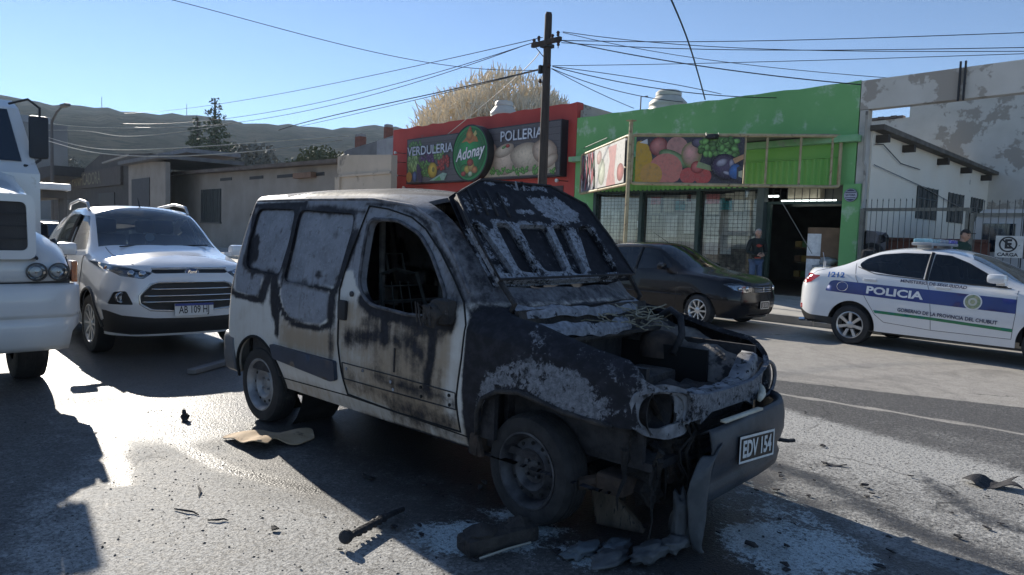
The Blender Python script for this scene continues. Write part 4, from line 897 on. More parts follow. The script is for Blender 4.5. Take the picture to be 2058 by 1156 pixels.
def hood_paint(P):
    s_ = np.asarray(P); a = np.zeros(len(s_)); 
    for k, h in enumerate(h_holes): d = sdpoly(s_, h); a = np.maximum(a, (1-ss(np.abs(d), .01, .06))*(.60 if k < 4 else .42))
    for q, w in (([(-.02, .70), (.295, .705), (.43, .55), (.36, .46), (.18, .47), (.07, .52), (.03, .63)], .74), ([(-.57, .65), (-.16, .70), (-.17, .59), (-.35, .54), (-.59, .49)], .52), ([(-.18, .565), (-.01, .585), (.03, .535), (-.16, .53)], .75), ([(-.33, .79), (-.2, .8), (-.2, .77), (-.32, .76)], .6), ([(-.12, .79), (.25, .80), (.25, .74), (-.1, .73)], .6),
      ([(-.62, .06), (.5, .06), (.6, .0), (-.62, -.02)], .6), ([(-.6, .4), (-.43, .4), (-.38, .05), (-.6, .05)], .6), ([(.04, .45), (.12, .45), (.1, .05), (-.02, .05)], .68), ([(.22, .45), (.33, .44), (.27, .05), (.15, .05)], .66)):
        a = np.maximum(a, ss(sdpoly(s_, q), -.03, .03)*w)
    return {'soot': np.ones(len(s_)), 'flake': a, 'ash': np.zeros(len(s_)), 'tan': np.zeros(len(s_))}
Vh, Fh = sheet(h_out, .035)
hoodm = burnt_mat('burnt_bonnet', flake=(.24, .255, .285))
skin = solid_sheet('bonnet', h3(Vh, -.026), Fh, HN, .004, hoodm, van, attrs=hood_paint(Vh))
for k, hh in enumerate(h_holes):
    Vr_, Fr_ = sheet(hh, .03)
    at = hood_paint(Vr_); at['flake'] = np.full(len(Vr_), (.36, .16, .20, .30, .0)[k])
    solid_sheet('pressed_recess', h3(Vr_, -.022), Fr_, HN, .002, hoodm, skin, attrs=at)
h_in = [(-.60, .64), (-.53, .685), (-.32, .80), (.30, .80), (.54, .63), (.585, .33), (.60, .015), (-.60, .01), (-.622, .385)]
Vf_, Ff_ = sheet(h_in, .028, h_holes)
solid_sheet('inner_frame', h3(Vf_, .022), Ff_, HN, .034, hoodm, skin, attrs=hood_paint(Vf_))
def hp(y, s_, o=0): return Vector(h3(np.array([[y, s_]]), o)[0])
part('bonnet_rib', SOOT, skin, lambda m: [m.tube([hp(y, .50, .024), hp(y*.97, .70, .024)], .010, 6) for y in (-.5, -.42, -.34, -.24)]+[m.tube([hp(a, b, .026) for a, b in h_in+h_in[:1]], .008, 6)], smooth=True)
part('bonnet_latch', ASHM, skin, lambda m: m.tube([hp(-.03, .74, .02), hp(-.03, .80, .04), hp(.03, .80, .04), hp(.03, .74, .02)], .008, 6))
part('bonnet_hinge', CHAR, van, lambda m: [m.tube([(-.28, .64*s_, 1.02), (-.22, .63*s_, 1.12), tuple(hp(.58*s_, .03, 0))], .016, 6) for s_ in (-1, 1)])
# ---------------------------------------------------------------- shop fronts and houses
YF = 18.15
def box(name, mat, parent, c, d, **k): return part(name, mat, parent, lambda m: m.box(c, d, **k))
def flat(name, mat, parent, P): return mobj(name, P, [tuple(range(len(P)))], mat, parent)
def art_mat():
    m, nt, p = new_mat('printed_vinyl'); a = N(nt, 'ShaderNodeVertexColor'); a.layer_name = 'Col'; co = coords(nt); n = noise(nt, co, 9, 5, .6)
    n2 = noise(nt, co, 38, 5, .7); L(nt, mixc(nt, math_(nt, 'MULTIPLY', sstep(nt, n2, .45, .75), .35), mixc(nt, math_(nt, 'MULTIPLY', sstep(nt, n, .45, .8), .45), a.outputs[0], (.10, .10, .09)), (.34, .33, .30)), p.inputs['Base Color']); p.inputs['Roughness'].default_value = .45; p.inputs['Specular IOR Level'].default_value = .25
    return m
ART = art_mat()
def art(name, parent, Mx, shapes, step=.0012):
    """flat print: ('e', cx, cy, rx, ry, rot, centre colour, rim colour) or ('p', polygon, colour), stacked a hair apart"""
    V = []; F = []; C = []; h = 0
    for s_ in shapes:
        h += step; n0 = len(V)
        if s_[0] == 'e':
            _, cx, cy, rx, ry, ro, c0, c1 = s_; c, sn = math.cos(ro), math.sin(ro); k = 22; c1 = tuple(q*.55 for q in c1); cm = tuple(.65*p+.35*q for p, q in zip(c0, c1))
            V.append((cx-.2*rx, cy+.28*ry, h)); C.append(tuple(min(1, q*1.25) for q in c0))
            for f_, col_, ox in ((.62, cm, .10), (1, c1, 0)):
                for i in range(k): a = 2*math.pi*i/k; u, v = rx*f_*math.cos(a)*(1+.03*math.sin(3*a+cx*9)), ry*f_*math.sin(a)*(1+.04*math.sin(2*a+cy*7)); V.append((cx+u*c-v*sn-ox*rx, cy+u*sn+v*c+ox*ry, h)); C.append(col_)
            F += [(n0, n0+1+i, n0+1+(i+1) % k) for i in range(k)]+[(n0+1+i, n0+1+k+i, n0+1+k+(i+1) % k, n0+1+(i+1) % k) for i in range(k)]
        else:
            P = s_[1]; V += [(x, y, h) for x, y in P]; C += [s_[2]]*len(P)
            F += [tuple(n0+i for i in t) for t in geometry.tessellate_polygon([[Vector((x, y, 0)) for x, y in P]])]
    me = bpy.data.meshes.new(name); me.from_pydata([Mx @ Vector(v) for v in V], [], F); ca = me.color_attributes.new('Col', 'FLOAT_COLOR', 'POINT')
    ca.data.foreach_set('color', np.array([(*c, 1) for c in C], dtype=np.float32).ravel()); me.materials.append(ART)
    bm = bmesh.new(); bm.from_mesh(me); nz = Mx.to_3x3() @ Vector((0, 0, 1))
    for f in bm.faces:
        f.normal_update()
        if f.normal.dot(nz) < 0: f.normal_flip()
    bm.to_mesh(me); bm.free()
    o = bpy.data.objects.new(name, me); COL.objects.link(o); o.parent = parent; return o
def face(x, y, z, rz=0): return Matrix.Translation((x, y, z)) @ Matrix.Rotation(rz, 4, 'Z') @ Matrix.Rotation(math.pi/2, 4, 'X')   # local (u,v,n) -> (+X, +Z, -Y)
GREEN = M('green_wall_paint', (.16, .41, .14), .7, col2=(.20, .47, .17), vs=.7, bump=.15, bs=22, wear=((.38, .55, .36), 1.5, .535, .12))
GREEND = M('green_ledge_paint', (.17, .42, .19), .7, col2=(.26, .48, .26), vs=3, bump=.3, bs=18, wear=((.25, .34, .26), 5, .55, .1))
LIME = M('lime_green', (.17, .45, .09), .65, col2=(.22, .50, .12), vs=.8)  # yellower green than the rest of the front, for band and valance
REDP = M('red_wall_paint', (.42, .052, .042), .75, col2=(.50, .07, .055), vs=.8, bump=.2, bs=16, wear=((.30, .10, .08), 2.5, .62, .1))
DGREEN = M('dark_green_frame', (.018, .045, .035), .5, col2=(.03, .065, .05), vs=4)
CONC = M('bare_concrete', (.36, .335, .29), .9, col2=(.48, .45, .40), vs=1.2, bump=.4, bs=20, wear=((.15, .14, .125), 2.2, .56, .1))
PLAST = M('peeling_plaster', (.56, .53, .47), .9, col2=(.64, .61, .55), vs=1.2, bump=.5, bs=8, wear=((.38, .34, .29), .75, .52, .03))
WHITEW = M('white_limewash', (.84, .77, .64), .85, col2=(.88, .82, .70), vs=.8, bump=.25, bs=14, wear=((.38, .35, .30), 1.7, .64, .08))
RUSTF = M('rusty_cream_tube', (.34, .27, .15), .6, col2=(.48, .40, .24), vs=4, bump=.2, bs=40, wear=((.16, .09, .05), 7, .56, .12))
BLACKM = M('black_metal', (.015, .015, .017), .5)
ROOFD = M('grey_roof', (.10, .10, .105), .8, col2=(.16, .16, .16), vs=1.5, bump=.2, bs=9)
# --- green greengrocer
gs = thing('green_shop', 'green painted greengrocer shop with meshed windows and dark doorway', 'shop', (-11.7, YF, 0))
O = (11.7, -YF, 0)   # world -> local shift
def G(p): return (p[0]+11.7, p[1]-YF, p[2])
def gbox(name, mat, c, d, **k): return box(name, mat, gs, G(c), d, **k)
def gwall(m):   # facade band with an uneven top edge
    top = [(-16.43+i*(9.27/24), 5.57+.012*math.sin(i*2.1)+.01*math.sin(i*5.3)) for i in range(25)]
    m.prism([(-16.43+11.7, 3.06), (-7.16+11.7, 3.06)]+[(x+11.7, z) for x, z in top[::-1]], 0, .28, XZ(0))
part('wall', GREEN, gs, gwall)
gbox('wall', GREEN, (-15.99, YF+.14, 1.6), (.88, .28, 2.91)); gbox('wall', GREEN, (-7.18, YF+.10, 1.6), (.42, .36, 2.915))
gbox('wall', GREEN, (-12.5, YF+.14, .345), (6.08, .28, .40))
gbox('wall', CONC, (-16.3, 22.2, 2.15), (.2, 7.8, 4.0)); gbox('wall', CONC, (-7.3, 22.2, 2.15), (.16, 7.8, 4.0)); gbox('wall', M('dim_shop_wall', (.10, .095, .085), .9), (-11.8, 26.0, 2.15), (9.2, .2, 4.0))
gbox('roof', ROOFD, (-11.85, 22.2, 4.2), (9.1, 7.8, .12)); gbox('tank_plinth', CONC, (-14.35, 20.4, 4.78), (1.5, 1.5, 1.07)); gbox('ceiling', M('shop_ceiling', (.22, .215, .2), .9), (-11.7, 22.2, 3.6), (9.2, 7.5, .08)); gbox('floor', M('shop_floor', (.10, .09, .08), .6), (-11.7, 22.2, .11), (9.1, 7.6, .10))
gbox('ledge', GREEND, (-11.8, YF-.12, 4.16), (9.5, .26, .17), bev=.02)
def flutes(m):
    n = 46; x0, x1 = -15.4, -7.55; V = []
    for i in range(n*4+1):
        x = x0+(x1-x0)*i/(n*4); q = i % 4; d = .0 if q in (0, 3) else .05
        for z in (3.04, 3.72): V.append(G((x, YF-.012-d, z)))
    m.add(V, [(2*i, 2*i+2, 2*i+3, 2*i+1) for i in range(n*4)])
    m.box(G((-11.47, YF-.03, 3.735)), (7.9, .07, .02))
part('shutter_valance', LIME, gs, flutes)
gbox('lime_band', LIME, (-11.47, YF-.012, 3.91), (7.9, .02, .33))
# windows: dark frames, glass, goods and bills behind, wire mesh in front
GLW = glass_mat('shop_glass', (.93, .95, .94), .02)
frames = [(-15.47, -13.66), (-13.56, -11.61), (-11.49, -9.68)]
for x in (-15.5, -13.61, -11.55): gbox('window_post', DGREEN, (x, YF+.06, 1.80), (.13, .16, 2.52), bev=.01)
gbox('window_post', M('grey_green_post', (.06, .085, .08), .5), (-9.56, YF+.03, 1.62), (.20, .26, 2.92), bev=.01)
gbox('window_sill', DGREEN, (-12.5, YF+.02, .58), (6.0, .34, .07), bev=.01); gbox('window_head', DGREEN, (-12.5, YF+.06, 3.03), (6.0, .18, .08))
cols_ = [(.50, .48, .44), (.60, .58, .55), (.62, .62, .62), (.48, .44, .38), (.55, .50, .47)]
PAPER = [M('paper_%s' % n, c, .85, vs=6) for n, c in (('cream', (.74, .71, .63)), ('white', (.84, .84, .83)), ('grey', (.64, .64, .63)), ('buff', (.42, .36, .28)), ('pink', (.70, .25, .28)), ('teal', (.04, .30, .36)), ('red', (.55, .06, .06)))]
for k, (a, b) in enumerate(frames):
    pane = gbox('window_pane', GLW, ((a+b)/2, YF+.12, 1.80), (b-a, .012, 2.42))
    gbox('display_backing', (M('dim_board', (.44, .40, .34), .9, col2=(.60, .55, .48), vs=3), M('dim_board2', (.36, .36, .35), .9, col2=(.55, .55, .53), vs=3), M('dim_board3', (.36, .37, .36), .9, col2=(.52, .52, .50), vs=3))[k], ((a+b)/2, YF+.26, 1.75), (b-a, .03, 2.3))
def bill(x0, x1, z0, z1, k, d=.16):
    o = box('paper_bill', PAPER[k], gs, G(((x0+x1)/2, YF+d, (z0+z1)/2)), (x1-x0, .004, z1-z0)); return o
for a in ((-13.35, -12.98, 2.35, 2.62, 0), (-13.35, -12.98, 2.62, 2.86, 4), (-12.88, -12.5, 2.38, 2.86, 0), (-12.45, -12.1, 2.45, 2.72, 5), (-12.3, -12.0, 2.62, 2.9, 0), (-12.0, -11.72, 2.40, 2.88, 2), (-12.05, -11.9, 2.7, 2.9, 6), (-13.28, -13.04, 2.08, 2.28, 0), (-12.75, -12.35, 1.62, 2.30, 1), (-12.1, -11.75, 1.75, 2.35, 1),
  (-11.38, -10.95, 2.62, 2.9, 4), (-11.38, -10.95, 2.32, 2.62, 0), (-10.92, -10.55, 2.45, 2.78, 5), (-10.78, -10.5, 2.70, 2.92, 0), (-10.48, -10.17, 2.40, 2.95, 0), (-10.13, -9.86, 2.44, 2.95, 0), (-11.36, -10.92, 1.72, 2.25, 2), (-11.36, -10.92, 1.15, 1.68, 1), (-10.85, -10.5, 1.18, 1.66, 2), (-13.85, -13.68, 1.9, 2.1, 1), (-10.8, -9.9, 1.72, 2.3, 2)): bill(*a)
r_ = np.random.RandomState(5)
for k in range(5): box('stacked_carton', (PAPER[3], PAPER[0])[k % 2], gs, G((-15.1+.34*k, YF+.215, 1.62)), (.3, .05, 1.2+.5*r_.rand()))
for x, w in ((-14.6, 1.3), (-12.6, 1.4), (-10.6, 1.4)): box('shelf_goods', M('mixed_goods', (.06, .055, .05), .8, col2=(.34, .30, .25), vs=5), gs, G((x, YF+.22, 1.0)), (w, .06, .7))
def mesh_wires(m):
    y = YF-.03
    for a, b in frames:
        n = int((b-a)/.135)
        for i in range(1, n): x = a+(b-a)*i/n; m.box(G((x, y, 1.82)), (.0055, .006, 2.46))
        for i in range(1, 22): m.box(G(((a+b)/2, y+.008, .6+2.46*i/22)), (b-a, .006, .008))
o = part('security_mesh', BLACKM, gs, mesh_wires); stuff(o)
# doorway
gbox('door_frame', DGREEN, (-8.46, YF+.12, 2.62), (2.0, .1, .07)); gbox('door_post', DGREEN, (-9.40, YF+.16, 1.38), (.09, .12, 2.46)); gbox('door_post', DGREEN, (-7.44, YF+.30, 1.38), (.08, .1, 2.46))
for k in range(9): gbox('transom_bar', BLACKM, (-9.3+.2*k, YF+.10, 2.85), (.014, .014, .40))
gbox('transom_goods', PAPER[3], (-8.9, YF+1.2, 2.98), (.9, .3, .36)); tlm, tnt, tp = new_mat('tube_white'); tp.inputs['Base Color'].default_value = (.8, .8, .8, 1); tp.inputs['Emission Color'].default_value = (.9, 1., .96, 1); tp.inputs['Emission Strength'].default_value = 1.6
gbox('tube_lamp', MATS['tube_white'], (-8.7, YF+.9, 2.72), (1.5, .06, .05)); gbox('tube_lamp', MATS['tube_white'], (-9.8, YF+.9, 2.86), (.5, .06, .05))
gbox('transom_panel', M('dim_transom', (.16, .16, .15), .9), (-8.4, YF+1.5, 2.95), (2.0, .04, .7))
for z, c in ((.55, 3), (1.0, 2), (1.42, 3)):
    gbox('shop_shelf', M('shelf_wood', (.10, .07, .045), .8, vs=4), (-9.0, 20.6, z), (1.3, .5, .05))
    for k in range(6): box('produce_crate', (M('crate_ochre', (.28, .19, .06), .8, vs=5), M('crate_green', (.07, .14, .05), .8, vs=5), M('crate_brown', (.16, .09, .05), .8, vs=5))[(k+c) % 3], gs, G((-9.5+.21*k, 20.5, z+.12)), (.18, .34, .18), bev=.02)
def gthing(name, label, cat, loc, group=None): return thing(name, label, cat, loc, 0, group)
cb = gthing('cardboard_box', 'big brown carton with white paper label standing in the dark shop doorway', 'box', (-7.95, 18.75, .16))
CARD = M('brown_cardboard', (.20, .125, .075), .85, vs=3, bump=.1, bs=30)
box('carton', CARD, cb, (0, 0, .95), (.86, .6, 1.75), bev=.01)
for z in (.55, 1.37): box('paper_label', PAPER[1], cb, (-.24, -.304, z), (.36, .004, .58 if z > 1 else .9))
for i, (dx, z) in enumerate(((.12, .55), (.1, .85), (.2, 1.06))):
    sk = tag(part('produce_sack', M('grey_sack', (.25, .27, .27), .6, col2=(.40, .42, .42), vs=6, bump=.5, bs=9, bd=.03), None, lambda m: blob(m, (-7.95+dx, 18.25+.04*i, z+.06), (.34-.06*i, .17, .16-.03*i), 60+i, 3, .16), smooth=True), ('fat grey sack at the bottom of the pile in front of the carton', 'middle grey sack of the pile in front of the carton', 'small grey sack on top of the pile in front of the carton')[i], 'sack', 'sacks in the shop doorway')
tag(part('pull_cord', M('cord_grey', (.25, .24, .22), .7), None, lambda m: m.tube([(-9.0, YF-.02, 2.66), (-8.05, YF-.1, 1.3)], .009, 5)), 'slack grey cord slanting across the shop doorway', 'cord')
# round badge on the right pier
bd = thing('round_badge', 'small round navy and white plaque on the green pier', 'plaque', (-7.18, YF-.10, 2.78))
part('disc', M('badge_navy', (.035, .04, .09), .5), bd, lambda m: m.lathe([(.165, 0), (.165, .02), (0, .02)], face(0, 0, 0), 28))
part('disc_ring', M('badge_pale', (.42, .44, .50), .5), bd, lambda m: m.tube([(.15*math.cos(a), -.024, .15*math.sin(a)) for a in np.linspace(0, 6.2832, 28, endpoint=False)], .008, 5, closed=True))
box('name_band', MATS['badge_pale'], bd, (0, -.022, .0), (.30, .004, .11))
for dz in (.085, -.085): box('name_band', MATS['badge_pale'], bd, (0, -.022, dz), (.21, .004, .018))
text_obj('badge_lettering', 'SISTEMA', .075, MATS['badge_navy'], bd, face(0, -.026, -.002), sx=.85, bold=.002)
# wedge shaped sign frame on the corner post
A0, R0, L0 = Vector((-11.68, 15.0, 0)), Vector((-7.48, 18.0, 0)), Vector((-16.1, 17.95, 0))
cn = thing('sign_canopy', 'wedge shaped rusty tube sign frame half emptied of its printed panels', 'sign', (A0.x, A0.y, .15))
def C_(v): return Vector(v)-Vector((A0.x, A0.y, .15))
def fp(t, z, P=A0, Q=R0, off=0.): q = P+(Q-P)*t; n = Vector(((Q-P).y, -(Q-P).x, 0)).normalized(); q = q+n*off; return C_((q.x, q.y, z))
def loop(P, Q, t0, t1, z0, z1, off): return [fp(a, b, P, Q, off) for a, b in rpoly([(t0, z0), (t1, z0), (t1, z1), (t0, z1)], .04, 6)]
part('front_frame', RUSTF, cn, lambda m: m.tube(loop(A0, R0, .012, 1.0, 2.98, 4.24, 0), .045, 8, closed=True), smooth=True)
part('side_frame', RUSTF, cn, lambda m: m.tube(loop(L0, A0, .07, .985, 2.97, 4.24, 0), .045, 8, closed=True), smooth=True)
for t, r_ in ((.094, .02), (.135, .03), (.562, .025), (.664, .03), (.82, .03), (.964, .03)): part('frame_strut', RUSTF, cn, lambda m: m.tube([fp(t, 3.0, off=-.03), fp(t, 4.24, off=-.03)], r_, 6))
part('corner_post', RUSTF, cn, lambda m: (m.tube([(-.02, -.02, 0), (.0, 0, 4.45)], .055, 10), m.box((0, 0, 4.46), (.2, .2, .02))))
part('stay_rod', BLACKM, cn, lambda m: m.tube([fp(.10, 4.45, L0, A0), fp(.6, 4.44, L0, A0)], .012, 5)); part('stay_rod', RUSTF, cn, lambda m: m.tube([fp(.55, 4.2, L0, A0, .05), fp(.97, 3.4, L0, A0, .05)], .015, 5))
part('frame_lamp', BLACKM, cn, lambda m: (m.box(fp(.40, 4.19, off=.12), (.26, .2, .12), bev=.03), m.tube([fp(.37, 4.3, off=.02), fp(.37, 4.2, off=.12)], .01, 5), m.tube([fp(.43, 4.3, off=.02), fp(.43, 4.2, off=.12)], .01, 5)))
part('roof_sheet', M('sheet_iron', (.18, .17, .16), .6, .4, vs=3), cn, lambda m: m.add([C_((x, y, z)) for z in (4.27, 4.285) for x, y in ((-10.0, 16.25), (-7.7, 17.8), (-7.7, 18.1), (-11.5, 18.1), (-11.5, 17.3))], [(4, 3, 2, 1, 0), (5, 6, 7, 8, 9)]+[(i, (i+1) % 5, (i+1) % 5+5, i+5) for i in range(5)]))
def pmat(P, Q, t0, off):   # local (u along, v up, n out)
    d = (Q-P).normalized(); n = Vector((d.y, -d.x, 0)); o = C_(P+(Q-P)*t0+n*off); return Matrix(((d.x, 0, n.x, o.x), (d.y, 0, n.y, o.y), (0, 1, 0, o.z), (0, 0, 0, 1)))
LF = (R0-A0).length; LS = (A0-L0).length
fpan = part('printed_panel', M('panel_back', (.3, .3, .3), .6), cn, lambda m: m.add([fp(a, b, off=o_) for o_ in (.0, .012) for a, b in ((.03, 3.02), (.556, 3.02), (.556, 4.19), (.03, 4.19))], [(3, 2, 1, 0), (4, 5, 6, 7), (0, 1, 5, 4), (1, 2, 6, 5), (2, 3, 7, 6), (3, 0, 4, 7)]))
w_ = LF*.526
GR = (.10, .22, .06); rs = np.random.RandomState(9)
sh_ = [('p', [(0, 0), (w_, 0), (w_, 1.17), (0, 1.17)], (.05, .045, .06)), ('e', .12, .45, .32, .62, 0, (.62, .42, .05), (.42, .20, .03)), ('p', [(.08, 1.02), (.28, 1.12), (.3, .98)], (.6, .6, .6)), ('e', .58, .92, .24, .24, .3, (.50, .20, .18), (.30, .04, .04)), ('e', 1.05, .92, .27, .26, -.3, (.55, .42, .36), (.36, .05, .05)),
  ('e', .98, .62, .42, .17, -.45, (.30, .42, .22), (.10, .20, .06)), ('e', .78, .33, .43, .42, .2, (.62, .30, .24), (.50, .10, .08)), ('e', .42, .2, .28, .3, .2, (.6, .36, .1), (.48, .22, .05)), ('e', 1.42, .72, .26, .32, 0, (.60, .30, .28), (.28, .34, .10)), ('e', 1.36, .18, .21, .21, 0, (.58, .16, .14), (.40, .03, .03)), ('e', 1.72, .18, .22, .21, 0, (.58, .14, .12), (.38, .03, .03)), ('e', 1.58, .40, .17, .16, 0, (.56, .16, .14), (.36, .03, .03)),
  ('e', 1.62, 1.02, .22, .14, -.2, (.16, .13, .2), (.03, .02, .05)), ('p', [(1.6, .55), (2.1, .38), (2.15, .26), (1.55, .40)], (.26, .32, .16))]
for k in range(60): x_, y_ = rs.uniform(1.65, 2.55), rs.uniform(.70, 1.13); q = rs.uniform(.6, 1.7); sh_.append(('e', x_, y_, .10, .07, rs.uniform(0, 3), tuple(v*q*1.4 for v in GR), tuple(v*q*.7 for v in GR)))
sh_ += [('e', 2.28, .42, .38, .32, -.25, (.10, .07, .13), (.020, .012, .03)), ('e', 2.18, .52, .16, .10, .5, (.42, .40, .48), (.08, .06, .12)), ('e', 2.42, .50, .07, .12, 0, (.34, .32, .4), (.08, .06, .12)), ('e', 2.32, .26, .12, .05, -.3, (.4, .38, .45), (.06, .05, .1)), ('p', [(2.44, .62), (w_-.01, .74), (w_-.01, .62), (2.5, .50)], (.5, .28, .14)), ('e', 2.52, .30, .16, .20, 0, (.06, .16, .42), (.05, .12, .34)), ('p', [(2.56, .06), (w_-.01, .06), (w_-.01, .5), (2.55, .40)], (.05, .05, .06)), ('p', [(2.6, .18), (w_-.02, .14), (w_-.02, .34), (2.6, .30)], (.45, .45, .3))]
sh_ = [tuple([s[0], [(min(max(x_, 0), w_), min(max(y_, 0), 1.17)) for x_, y_ in s[1]], s[2]]) if s[0] == 'p' else s for s in sh_]
def clampart(sh, w, h):
    out = []
    for s in sh:
        if s[0] == 'e':
            _, cx, cy, rx, ry, ro, c0, c1 = s
            if cx-rx < 0 or cx+rx > w or cy-ry < 0 or cy+ry > h:
                P = [(min(max(cx+rx*math.cos(a)*math.cos(ro)-ry*math.sin(a)*math.sin(ro), .002), w-.002), min(max(cy+rx*math.cos(a)*math.sin(ro)+ry*math.sin(a)*math.cos(ro), .002), h-.002)) for a in np.linspace(0, 6.2832, 20, endpoint=False)]
                out.append(('p', P, tuple((a+b)/2 for a, b in zip(c0, c1)))); continue
        out.append(s)
    return out
PF = pmat(A0, R0, .03, .014); PF.translation.z = 3.02-.15
art('printed_picture', fpan, PF, clampart(sh_, w_, 1.17), .0008)
spn = part('printed_panel', MATS['panel_back'], cn, lambda m: m.add([fp(a, b, L0, A0, o_) for o_ in (0, .012) for a, b in ((.085, 3.02), (.955, 3.02), (.955, 4.19), (.085, 4.19))], [(3, 2, 1, 0), (4, 5, 6, 7), (0, 1, 5, 4), (1, 2, 6, 5), (2, 3, 7, 6), (3, 0, 4, 7)]))
ws = LS*.87; PS = pmat(L0, A0, .085, .014); PS.translation.z = 3.02-.15
s2 = [('p', [(0, 0), (ws, 0), (ws, 1.17), (0, 1.17)], (.16, .16, .20))]
for k in range(60): x_ = rs.uniform(.05, 2.0); s2.append(('e', x_, rs.uniform(.1, 1.05), rs.uniform(.05, .10), rs.uniform(.12, .35), rs.uniform(-.35, .35), *( ((.52, .52, .56), (.3, .3, .36)), ((.45, .12, .14), (.30, .05, .08)), ((.10, .14, .10), (.05, .07, .05)) )[k % 3]))
s2 += [('p', [(1.9, 0), (ws, 0), (ws, 1.17), (1.7, 1.17)], (.62, .60, .56)), ('p', [(3.0, 0), (3.3, .7), (3.1, 1.1), (3.9, 1.1), (3.75, .3), (3.9, 0)], (.55, .30, .28)), ('e', 2.5, .45, .35, .4, .2, (.64, .66, .52), (.56, .58, .44)), ('e', 2.2, .9, .25, .2, 0, (.6, .42, .38), (.55, .34, .30)), ('e', 4.3, .3, .3, .25, 0, (.5, .2, .18), (.45, .15, .14))]
art('printed_picture', spn, PS, clampart(s2, ws, 1.17), .0008)
# --- red poultry shop with its big sign
rsx = thing('red_shop', 'red painted shop with a stepped parapet behind the utility pole', 'shop', (-22, YF, 0))
def Rr(p): return (p[0]+22, p[1]-YF, p[2])
def rwall(m):
    top = [(-27.65+i*(11.2/30), 6.11+.02*math.sin(i*1.7)+.018*math.sin(i*4.1)) for i in range(31)]
    m.prism([(-27.65+22, .12), (-16.45+22, .12)]+[(x+22, z) for x, z in top[::-1]], 0, .3, XZ(0))
part('wall', REDP, rsx, rwall); box('wall', CONC, rsx, Rr((-16.38, 22, 2.9)), (.1, 7.4, 5.9)); box('wall', CONC, rsx, Rr((-27.5, 22, 2.9)), (.3, 7.4, 5.6)); box('roof', ROOFD, rsx, Rr((-22, 22, 5.68)), (11.0, 7.5, .15))
part('side_parapet', CONC, rsx, lambda m: m.prism([(0, 5.6), (7.4, 5.6), (7.4, 5.75), (.4, 6.06), (0, 6.08)], -.09, .09, Matrix.Translation(Rr((-16.52, YF+.3, 0))) @ YZ(0)))
box('door', M('red_shop_door', (.05, .02, .02), .5), rsx, Rr((-17.5, YF-.01, 2.0)), (1.1, .04, 2.6)); box('door', BLACKM, rsx, Rr((-22, YF-.01, 1.6)), (4, .04, 2.6))
sg = thing('shop_sign', 'long box sign with produce pictures and a round green logo on the red shop', 'sign', (-21.4, YF-.3, 4.6))
SX0, SX1, SZ0, SZ1 = -4.62, 4.58, -1.0, .93
box('sign_box', M('sign_case', (.012, .012, .018), .5), sg, (-.02, .12, -.035), (9.2, .34, 1.93))
SW, SH = 9.12, 1.85; FM = face(SX0+.04, -.052, SZ0+.04)
wood = [('p', [(0, 0), (SW, 0), (SW, SH), (0, SH)], (.10, .09, .10))]
for k in range(8): wood.append(('p', [(0, k*.235), (SW, k*.235), (SW, k*.235+.012), (0, k*.235+.012)], (.03, .025, .03)))
for k in range(70): x_ = rs.uniform(0, SW-.6); z_ = rs.uniform(.02, SH-.03); wood.append(('p', [(x_, z_), (x_+rs.uniform(.2, .6), z_+.004), (x_+.2, z_+.015)], (.17, .16, .17)))
v = wood
for k in range(46): v.append(('e', rs.uniform(.1, .85), rs.uniform(.55, 1.15), .10, .20, rs.uniform(-.6, .6), (.34, .50, .20), (.14, .28, .07)))
for k in range(34): v.append(('e', rs.uniform(.1, 1.0), rs.uniform(1.15, 1.75), .12, .08, rs.uniform(0, 3), (.12, .26, .08), (.05, .12, .04)))
for k in range(40): v.append(('e', rs.uniform(1.1, 2.0), rs.uniform(.80, 1.3), .09, .10, rs.uniform(0, 3), (.14, .06, .16), (.06, .02, .08)))
for k in range(44): v.append(('e', rs.uniform(.9, 1.75), rs.uniform(.2, .85), .10, .07, rs.uniform(0, 3), (.14, .30, .08), (.05, .13, .03)))
for k in range(26): v.append(('e', rs.uniform(2.25, 2.95), rs.uniform(.50, 1.0), .09, .09, 0, (.42, .05, .04), (.22, .02, .02)))
for k in range(22): v.append(('e', rs.uniform(2.0, 2.6), rs.uniform(.95, 1.5), .09, .12, rs.uniform(0, 3), (.2, .34, .12), (.08, .16, .05)))
v += [('e', .2, .25, .22, .22, 0, (.55, .32, .08), (.38, .18, .04)), ('e', .62, .25, .16, .25, 0, (.10, .16, .34), (.06, .09, .22)), ('e', .95, .35, .16, .48, .3, (.10, .07, .16), (.02, .015, .035)), ('e', 1.9, .48, .33, .32, 0, (.60, .42, .05), (.46, .26, .03)), ('e', 1.95, .50, .10, .10, 0, (.22, .2, .04), (.4, .28, .05)), ('p', [(1.7, .05), (2.6, .35), (2.9, .30), (2.7, .04)], (.28, .42, .34)), ('p', [(2.0, .05), (2.4, .22), (2.5, .05)], (.10, .30, .10))]
CH = (.58, .46, .36); CD = (.42, .28, .20)
v += [('p', [(4.3, .05), (4.9, .5), (8.9, .55), (9.0, .1), (8.3, .05)], (.46, .38, .28)), ('e', 5.2, .62, .78, .40, .3, CH, CD), ('e', 5.35, 1.02, .55, .26, .25, (.56, .38, .30), (.44, .26, .2)), ('e', 6.4, .62, .75, .5, .1, CH, CD), ('e', 6.3, 1.0, .55, .24, .2, (.58, .48, .38), (.48, .36, .26)), ('e', 7.6, .70, .95, .50, -.1, (.60, .50, .38), (.46, .35, .26)), ('e', 8.4, .85, .62, .42, -.2, CH, CD), ('e', 8.7, .5, .4, .2, .5, (.55, .44, .34), CD)]
for k in range(46): v.append(('e', rs.uniform(5.6, 8.9), rs.uniform(.10, .34), .11, .06, rs.uniform(0, 3), (.16, .36, .08), (.06, .17, .04)))
